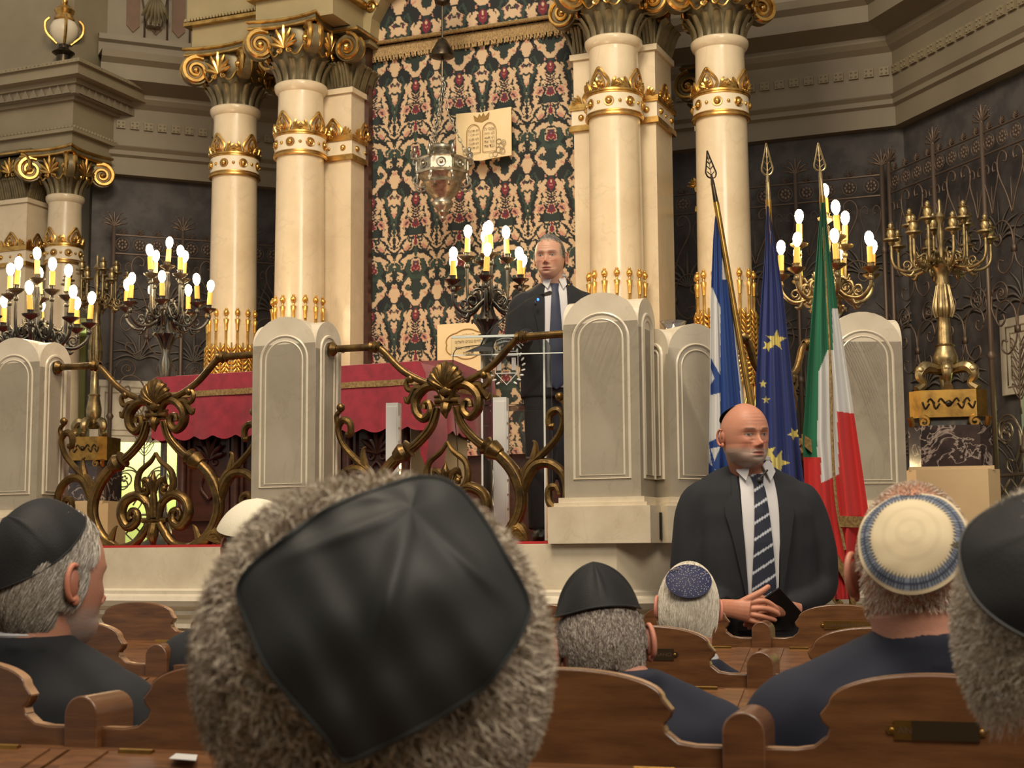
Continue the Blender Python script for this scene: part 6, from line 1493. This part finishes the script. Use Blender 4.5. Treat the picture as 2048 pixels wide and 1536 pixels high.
bodymesh('body',s,Rs,HS,headgrid(beard=.18,stub=(150,132,122),skin=sk,age=1.1,seed=9,hairline=shl,brow=(110,100,90),mouth_open=.6,eyes=(84,84,80)),sk,ST.w([0,0,2.66]),extra=shand,sc=1.05,nr=1.12)
me=hairstrands(7000,lambda d:((d[:,2]>.52+.25*np.clip(-d[:,1],0,1)))|((d[:,2]>-.35)&(d[:,1]>.15))|((np.abs(d[:,0])>.80)&(d[:,2]>.0)&(d[:,1]>-.35)),lambda p,n:np.stack([p[:,0]*3,np.full(len(p),.6),-.6+0*p[:,0]],1),Rs,HS,(.0775,.103,.119),.020,greys([(120,116,108),(150,146,138),(92,88,82)]),lift=.003,seg=3,sc=1.05)
obj('hair',me,None,s)
def sj(q):
    ST.hull(q)
    for s_ in (-1,1):
        limb(q,[ST.w([s_*.12,.01,2.625]),ST.w([s_*.175,.01,2.60]),ST.w([s_*.205,.0,2.45]),ST.w([s_*.215,-.05,2.34]),P(1055 if s_<0 else 1168,670,7.73)],[.066,.072,.066,.058,.042])
        q.tube(crom([ST.w([s_*.17,.015,2.61]),ST.w([s_*.11,.02,2.66]),ST.w([s_*.05,.03,2.71])],4),[.058,.050,.036],14)
jacket(s,sj,'suitdark',.010,5,amp=.003)
q=MB(); z=np.linspace(2.15,2.75,16); ST.patch(q,z,np.interp(z,[2.15,2.4,2.66,2.75],[-.062,-.068,-.062,-.045]),np.interp(z,[2.15,2.4,2.66,2.75],[.050,.062,.066,.045]),.009,8); obj('shirt',q,'shirt',s)
q=MB(); z=np.linspace(2.14,2.715,30); hw=np.interp(z,[2.14,2.165,2.25,2.66,2.685,2.715],[.004,.042,.046,.020,.017,.024]); ST.patch(q,z,-hw-.004,hw-.004,.018,8,th=.006,bulge=.004); obj('necktie',q,'tienavy',s)
q=MB(); z=np.linspace(2.18,2.70,12)
for s_ in (-1,1):
    i_=np.interp(z,[2.18,2.4,2.7],[.060,.064,.060])*s_; o_=np.interp(z,[2.18,2.48,2.56,2.60,2.70],[.062,.10,.118,.092,.075])*s_
    ST.patch(q,z,np.minimum(i_,o_),np.maximum(i_,o_),.015,6,th=.004)
obj('lapel',q,'suitdark',s)
q=MB(); nk=ST.w([0,.0,2.757])
for s_ in (-1,1):
    a=ST.w([s_*.055,-.02,2.768]);b=ST.w([s_*.020,-.078,2.740]);c=ST.w([s_*.042,-.104,2.682]);d_=ST.w([s_*.064,-.07,2.712]); q.slab(np.array([[a,b],[(a+d_)/2+np.array([0,-.01,0]),(b+c)/2+np.array([0,-.006,0])],[d_,c]]),-.004)
q.tube([nk+np.array([.060*math.cos(x),.058*math.sin(x),.010]) for x in np.linspace(0,2*PI,24,endpoint=False)],.010,6,closed=True); obj('collar',q,'shirt',s)
obj('lapel_pin',MB().ell(P(1138,570,7.83),(.006,.003,.005)),'brass',s); obj('clip_microphone',MB().ell(P(1071,606,7.84),(.008,.007,.014)),'black',s); obj('blue_light',MB().ell(P(1076,599,7.83),(.006,.004,.008)),'blueled',s)
q=MB()
for s_ in (-1,1): limb(q,[ST.w([s_*.07,.0,2.20]),ST.w([s_*.085,0,1.75]),ST.w([s_*.09,.0,ZP-dz+.08])],[.105,.075,.06])
v,f=remesh(q,.014,4,.6); obj('trousers',MB().add(v,f),'suitdark',s,smooth=True)
for s_ in (-1,1): obj('shoe',MB().ell(ST.w([s_*.09,-.05,ZP-dz+.045]),(.045,.13,.045)),'black',s)
obj('wristwatch',MB().tube([P(1143,665,7.66)+np.array([0,.02*math.cos(x),.02*math.sin(x)]) for x in np.linspace(0,2*PI,12,endpoint=False)],.005,5,closed=True),'silver',s)
# ---------------------------------------------------------------- seated people
def seated(label,hc,yaw,pitch,roll,skin,capdef,hairdef,shoulders,suit='suitnavy',sc=1.0,headkw={},nr=1.15,lean=(0,0.03),collar=True,sw=.215,drop=.235,extra=None,neckoff=(0,.03)):
    t=thing('person',label,'person'); R=euler(yaw,pitch,roll); hc=np.array(hc)
    sy=shoulders; Rz=rotz(sy)
    nb=hc+Rz@np.array([0,neckoff[1],-drop*.80])+np.array([neckoff[0],0,0])
    bodymesh('body',t,R,hc,headgrid(skin=skin,**headkw),skin,nb+np.array([0,0,-.01]),sc=sc,nr=nr)
    def T(x,y,z): return nb+Rz@np.array([x,y,z])
    def parts(q):
        tt=Torso(nb,sy,[-.62,-.40,-.20,-.08,-.03,.01],[sw*.84,sw*.84,sw*.95,sw*.90,sw*.60,.07],[.125,.13,.125,.105,.08,.06],[.02,.02,.0,.0,.0,.0],2.2); tt.hull(q)
        for s_ in (-1,1):
            limb(q,[T(s_*sw*.55,.0,-.085),T(s_*sw*.86,.0,-.115),T(s_*sw*1.17,-.02,-.28),T(s_*sw*1.12,-.10,-.42),T(s_*sw*.9,-.30,-.46)],[.062,.078,.066,.058,.045])
            q.tube(crom([T(s_*sw*.88,0,-.105),T(s_*sw*.52,0,-.052),T(s_*.04,.0,-.005)],4),[.066,.058,.05],14)
        q.tube([T(.068*math.cos(a),.0+.064*math.sin(a),.012) for a in np.linspace(0,2*PI,20,endpoint=False)],.024,8,closed=True); q.ell(T(0,.01,-.02),(.09,.08,.045))
        for s_ in (-1,1): limb(q,[T(s_*.10,0,-.60),T(s_*.12,-.28,-.66),T(s_*.12,-.45,-.68)],[.09,.085,.075])
    jacket(t,parts,suit,.012,5,amp=.004,seed=int(abs(hc[0])*100))
    if collar:
        q=MB().tube([nb+np.array([.064*math.cos(a),.062*math.sin(a),.034]) for a in np.linspace(0,2*PI,28,endpoint=False)],.012,8,closed=True); obj('shirt_collar',q,'shirt',t)
    for h in hairdef: 
        hd=dict(h); me=hairstrands(R=R,c=hc,sc=sc,**hd); obj('hair',me,None,t)
    global CAPSC; CAPSC=sc
    if capdef: capdef(t,R,hc)
    CAPSC=1.0
    if extra: extra(t,R,hc,T)
    return t
ABC=(.0775,.1035,.1195)
back=lambda zmin,ymin:(lambda d:((d[:,2]>zmin)&(d[:,1]>ymin))|(d[:,2]>.55))
down=lambda p,n:np.stack([p[:,0]*1.0,np.full(len(p),.15),-np.ones(len(p))],1)
# left man, combed grey hair, large black cap
def lcap(t,R,hc):
    c=hc; cap(t,c,R@np.array([.10,.62,.78]),.120,1.08,fit=R,m='blackcloth',panels=4,ridge=.003,peak=.006,wr=.0025,flatten=(1,1),rim=('black',.0016))
HL=P(96,1160,2.84)
seated('man with combed grey hair and large black skullcap at the lower left, face turned right',HL,math.radians(146),math.radians(2),math.radians(0),(190,134,108),lcap,
 [dict(n=26000,region=lambda d:(d@np.array([.10,.62,.78])<.50)&(((d[:,1]>-.20)&(d[:,2]>-.62)&~((d[:,2]<-.02)&(d[:,1]<.28)))|((d[:,2]>.50)&(d[:,1]>-.45))),dirf=lambda p,n:np.stack([np.zeros(len(p)),np.full(len(p),.55),-np.ones(len(p))],1),abc=ABC,length=.055,colf=greys([(164,158,148),(196,190,178),(128,118,106),(100,90,80)]),lift=.006,seg=5,seed=5,wob=.15,w=.0007,push=1.01)],
 math.radians(165),suit='suitdark',sc=1.15,headkw=dict(beard=.7,stub=(176,168,160),age=1.3,seed=11),sw=.235,drop=.165,neckoff=(-.02,.02))
# man with the pointed black cap
def pcap(t,R,hc): cap(t,hc,R@np.array([.0,.22,.975]),.107,.93,fit=R,m='blackcloth',panels=4,ridge=.006,peak=.018,tip=2.2,tent=.000,wr=.0006,flatten=(1,1),phase=PI/4*0+.25,rim=('black',.0018))
HM=P(1203,1290,2.92)
seated('man with short grey hair and pointed black skullcap, right of the curly head',HM,math.radians(184),math.radians(14),math.radians(5),(192,138,116),pcap,
 [dict(n=30000,region=lambda d:((d[:,1]>-.05)&(d[:,2]>-.60+.25*(1-np.abs(d[:,0])))&(d[:,2]<.40)&~((np.abs(d[:,0])>.86)&(d[:,2]<-.05))),dirf=down,abc=ABC,length=.016,colf=greys([(112,98,88),(164,154,142),(82,68,60),(190,182,170)],[.3,.25,.3,.15]),lift=.004,seg=3,seed=6,wob=.25,w=.0006,push=1.0)],
 math.radians(190),suit='suitnavy',sc=1.09,headkw=dict(beard=0,stub=None,seed=12),sw=.235,drop=.09,collar=False,neckoff=(.015,.05))
# white-haired man, dotted blue cap
def dcap(t,R,hc):
    o,V=cap(t,hc,R@np.array([.05,.88,.47]),.125,.50,m='tienavy2',panels=0,ridge=0,wr=.0004,rim=('tienavy2',.0012),name='dotted_skullcap')
    q=MB(); rng=np.random.default_rng(2)
    for i in range(3,25,2):
        m_=max(5,int(i*1.3)); 
        for k in range(m_):
            p=V[i,int(k*72/m_+i*3+rng.uniform(-3,3))%72]; d=(p-hc)/np.linalg.norm(p-hc); q.ell(p+d*.0004,.0011*rng.uniform(.8,1.3),nu=5,nv=4)
    obj('white_dots',q,'white',o,kind='stuff')
    a=V[20,63]; q=MB().tube(crom([a+np.array([-.016,-.004,-.002]),a+np.array([0,-.006,.003]),a+np.array([.016,-.003,0])],4),.0016,5); obj('hair_clip',q,'silver',t)
mat('tienavy2',(22,26,66),.7)
HW=P(1376,1218,4.02)
seated('white-haired man with dotted dark blue skullcap, seen from behind',HW,math.radians(176),math.radians(16),math.radians(-4),(200,140,122),dcap,
 [dict(n=24000,region=lambda d:((d[:,1]>-.25)&(d[:,2]>-.72)&~((np.abs(d[:,0])>.84)&(d[:,2]<-.12)))|(d[:,2]>.35),dirf=lambda p,n:np.stack([p[:,0]*6,np.full(len(p),.2),-np.ones(len(p))],1),abc=ABC,length=.045,colf=greys([(214,206,190),(190,180,162),(228,222,208)]),lift=.007,seg=4,seed=8,wob=.2,w=.0009,push=1.02)],
 math.radians(178),suit='suitnavy',sc=.98,headkw=dict(beard=0,stub=None,seed=13),sw=.2,drop=.20)
# knitted-cap man with glasses
def kcap(t,R,hc):
    CR1=np.array(lin((206,190,156)));NV=np.array(lin((40,48,68)));LB=np.array(lin((120,128,142)))
    def colf(f,p):
        if f<.70: return CR1*(1-.08*((f*46)%1<.35))
        if f>.955: return CR1
        if f>.70 and f<.735: return NV if (p*23)%1<.5 else CR1
        return NV if ((p*15)%1<.42 or ((f-.735)*20)%1<.18) else LB
    o,V=cap(t,hc+R@np.array([-.006,.010,-.004]),R@np.array([-.03,.94,.36]),.1145,.74,m='vccloth',panels=0,ridge=0,wr=.0016,colf=colf,name='knitted_skullcap',n=216,flatten=(.93,1))
    a=V[22,22*3]; 
HK=P(1834,1142,2.42)
def kglass(t,R,hc,T):
    q=MB()
    for s_ in (-1,1):
        q.tube(crom([hc+R@np.array([s_*.080,.022,-.004]),hc+R@np.array([s_*.083,.0,.008]),hc+R@np.array([s_*.080,-.075,.006])],5),.0022,6)
        q.tube([hc+R@np.array([s_*.033+.027*math.cos(a),-.104,.0+.019*math.sin(a)]) for a in np.linspace(0,2*PI,20,endpoint=False)],.0016,5,closed=True)
    obj('eyeglasses',q,'darkbronze',t)
    q=MB().box(-.020,.020,-.002,.002,-.0035,.0035); V,f=q.arrays(); a=P(1921,1086,2.42-.135); obj('hair_clip',MB().add(V@roty(-.35).T+a+np.array([0,.0,0]),f),'silver',t)
seated('man with cropped grey hair, glasses and cream knitted skullcap with navy edge, on the right',HK,math.radians(158),math.radians(8),math.radians(2),(200,146,122),kcap,
 [dict(n=11000,region=lambda d:((d[:,1]>-.15)&(d[:,2]>-.52)&~((np.abs(d[:,0])>.86)&(d[:,2]<-.0)))|(d[:,2]>.35),dirf=down,abc=ABC,length=.006,colf=greys([(206,190,172),(224,212,196),(184,166,148)]),lift=.006,seg=2,seed=9,wob=.5,w=.00045,hug=False,push=.995)],
 math.radians(172),suit='suitnavy',sc=1.17,headkw=dict(beard=0,stub=None,seed=14),sw=.245,drop=.150,extra=kglass,nr=1.2,neckoff=(.01,.03))
# right-edge man, white fluffy hair
def rcap(t,R,hc): cap(t,hc+R@np.array([0,.01,.01]),R@np.array([.0,.78,.62]),.135,.95,m='blackcloth',panels=4,ridge=.002,peak=.0,wr=.002,rim=('black',.002))
HR=P(2136,1262,1.62)
seated('man with fluffy white hair and black skullcap cut off by the right edge',HR,math.radians(170),math.radians(6),0,(206,140,124),rcap,
 [dict(n=26000,region=lambda d:((d[:,1]>-.5)&(d[:,2]>-.55)),dirf=lambda p,n:np.stack([p[:,0]*9,p[:,1]*2,-np.ones(len(p))*.6],1),abc=(.086,.11,.122),length=.034,colf=greys([(206,196,180),(184,172,154),(222,214,200)]),lift=.024,seg=5,seed=10,wob=.7,w=.0005,hug=False,push=1.02,curl=.003)],
 math.radians(175),suit='suitdark',sc=1.05,headkw=dict(beard=0,stub=None,seed=15),sw=.2,drop=.22,neckoff=(.05,.0))
# person with embroidered cream cap
def wcap(t,R,hc):
    o,V=cap(t,hc+R@np.array([0,.01,.0]),R@np.array([.05,.45,.89]),.128,1.05,m='shirtcream',panels=6,ridge=.001,peak=.004,wr=.0006,name='cream_skullcap',flatten=(.9,1))
    q=MB(); c=P(503,1075,4.0-.125)
    for s_ in (0,PI): q.tube([c+.024*np.array([math.sin(a+s_),.0-.0,math.cos(a+s_)]) for a in (0,2*PI/3,4*PI/3)],.0013,5,closed=True)
    q.tube([c+.034*np.array([math.cos(a),.0,math.sin(a)])+np.array([0,.008,0]) for a in np.linspace(.6,2.4,12)],.001,5); obj('star_embroidery',q,'brass',o)
mat('shirtcream',(214,206,184),.8,bump=(400,.2))
HC=P(515,1098,4.05)
seated('person with cream star-embroidered skullcap, mostly hidden behind the curly head',HC,math.radians(185),math.radians(10),0,(196,140,118),wcap,
 [dict(n=8000,region=lambda d:((d[:,1]>-.1)&(d[:,2]>-.6)),dirf=down,abc=ABC,length=.02,colf=greys([(120,112,104),(150,144,136)]),lift=.004,seg=3,seed=12,w=.001)],
 math.radians(180),suit='suitdark',sc=1.02,headkw=dict(beard=0,stub=None,seed=16))
# the curly head in the foreground
HF=P(748,1318,1.36)
def fcap(t,R,hc):
    a=-cF*.93+cU*.30; a=a/np.linalg.norm(a); up=cU; 
    c0=hc+np.array([.004,.0,.0]); Rr=.180
    ctr=(765,1225)
    outl=[(835,955),(905,968),(965,1035),(1015,1120),(1052,1190),(1055,1240),(1010,1320),(960,1380),(850,1450),(770,1490),(690,1522),(650,1475),(585,1400),(530,1330),(495,1245),(475,1185),(500,1135),(580,1070),(660,1015),(750,980)]
    oc=crom([(x,y,0) for x,y in outl],6,closed=True)[:,:2]
    # rows from the meeting point of the seams to the rim, each point dropped on a slack dome
    nr=40; rows=[]; pk=np.array([822.,1015.]); n=len(oc)
    for i in range(nr):
        f=i/(nr-1); row=[]
        for k,o in enumerate(oc):
            p=pk+(o-pk)*f; r=cF+(p[0]-1024)/FP*cR+(768-p[1])/FP*cU; r=r/np.linalg.norm(r)
            # ray / sphere
            L=c0-cC; b=r@L; dd=L@L-b*b; h=math.sqrt(max(0,Rr*Rr-dd)) if dd<Rr*Rr else 0; q_=cC+r*(b-h)
            # seams: ridges from the peak to four rim points, sag between
            an=math.atan2(o[1]-pk[1],o[0]-pk[0]); s_=0
            for sa in (math.atan2(1522-1015,690-822),math.atan2(1135-1015,500-822),math.atan2(-60,13),math.atan2(1240-1015,1055-822)):
                dl=abs((an-sa+PI)%(2*PI)-PI)*f; s_=max(s_,math.exp(-(dl/.045)**2))
            wv=.0035*math.sin(an*5+4*f)*f+.0035*math.sin(p[0]*.022+p[1]*.013)*math.sin(p[1]*.017-p[0]*.008)+.002*math.sin(p[0]*.05-p[1]*.031)*f
            row.append(q_-r*(.0045*s_*math.sin(PI*min(1,f+.08))+wv+.010*(1-f)**2*1.0+.0*f))
        rows.append(row)
    V=np.array(rows); q=MB(); q.grid(V,closed=True); back_=V+cF*.004; q.grid(back_[::-1],closed=True); q.grid(np.array([V[-1],back_[-1]]),closed=True)
    o=obj('satin_skullcap',q,'satin',t,smooth=True); obj('rim_binding',MB().tube(V[-1],.0022,6,closed=True),'satin',o)
OUTL=[(835,955),(905,968),(965,1035),(1015,1120),(1052,1190),(1055,1240),(1010,1320),(960,1380),(850,1450),(770,1490),(690,1522),(650,1475),(585,1400),(530,1330),(495,1245),(475,1185),(500,1135),(580,1070),(660,1015),(750,980)]
def freg(d):
    w=(d*np.array([.14,.145,.145]))@euler(math.radians(180),math.radians(4),0).T*1.05+HF-cC; dp=w@cF; x=1024+FP*(w@cR)/dp; y=768-FP*(w@cU)/dp
    c=np.array([768,1235]); o=[tuple(c+(np.array(p)-c)*.90) for p in OUTL]
    return (d[:,1]>-.6)&(d[:,2]>-.95)&~(inpoly(x,y,o)&(d[:,1]>0))
t=seated('person with curly grey hair and black satin skullcap in the near foreground, seen from behind',HF,math.radians(180),math.radians(4),0,(190,140,116),fcap,
 [dict(n=26000,region=freg,dirf=lambda p,n:np.stack([p[:,0]*4+1.6*vnoise(p,38,1),1.6*vnoise(p,38,2),-.5+1.6*vnoise(p,38,3)],1),abc=(.128,.135,.135),length=.036,colf=greys([(164,148,130),(190,176,156),(132,118,102),(210,198,178)],[.35,.25,.2,.2]),lift=.022,seg=7,seed=21,wob=.55,w=.0005,hug=False,push=1.0,curl=.004),
  ],math.radians(180),suit='suitdark',sc=1.05,headkw=dict(beard=0,stub=None,seed=17),sw=.2,drop=.24)
# curly mass under the strands
hm=MB(); hm.ell((0,0,0),(.130,.135,.137),nu=60,nv=44); v,f=hm.arrays(); v=v*(1+.022*vnoise(v,60,3)+.015*vnoise(v,130,4))[:,None]
cc=np.array(lin((132,118,102)))*(1+.35*vnoise(v,110,6))[:,None]; hb=MB().add(v+HF,f,cc); obj('hair_mass',hb,'vc',t,smooth=True)

GROUPS={'column':'cream marble columns','pilaster':'marble pilasters','marble_pier':'arched marble piers','brass_railing':'brass scrollwork railings','candelabrum':'lit candelabra','unlit_candelabrum':'unlit brass candelabra','marble_pedestal':'dark marble pedestals','pew':'wooden pews','entablature_block':'stone entablature blocks','console_bracket':'console brackets','iron_screen':'wrought iron screens','carved_door_panel':'carved panels over the openings'}
for o in list(COL.objects):
    k=o.name.split('.')[0]
    if o.parent is None and k in GROUPS and 'group' not in o: o['group']=GROUPS[k]
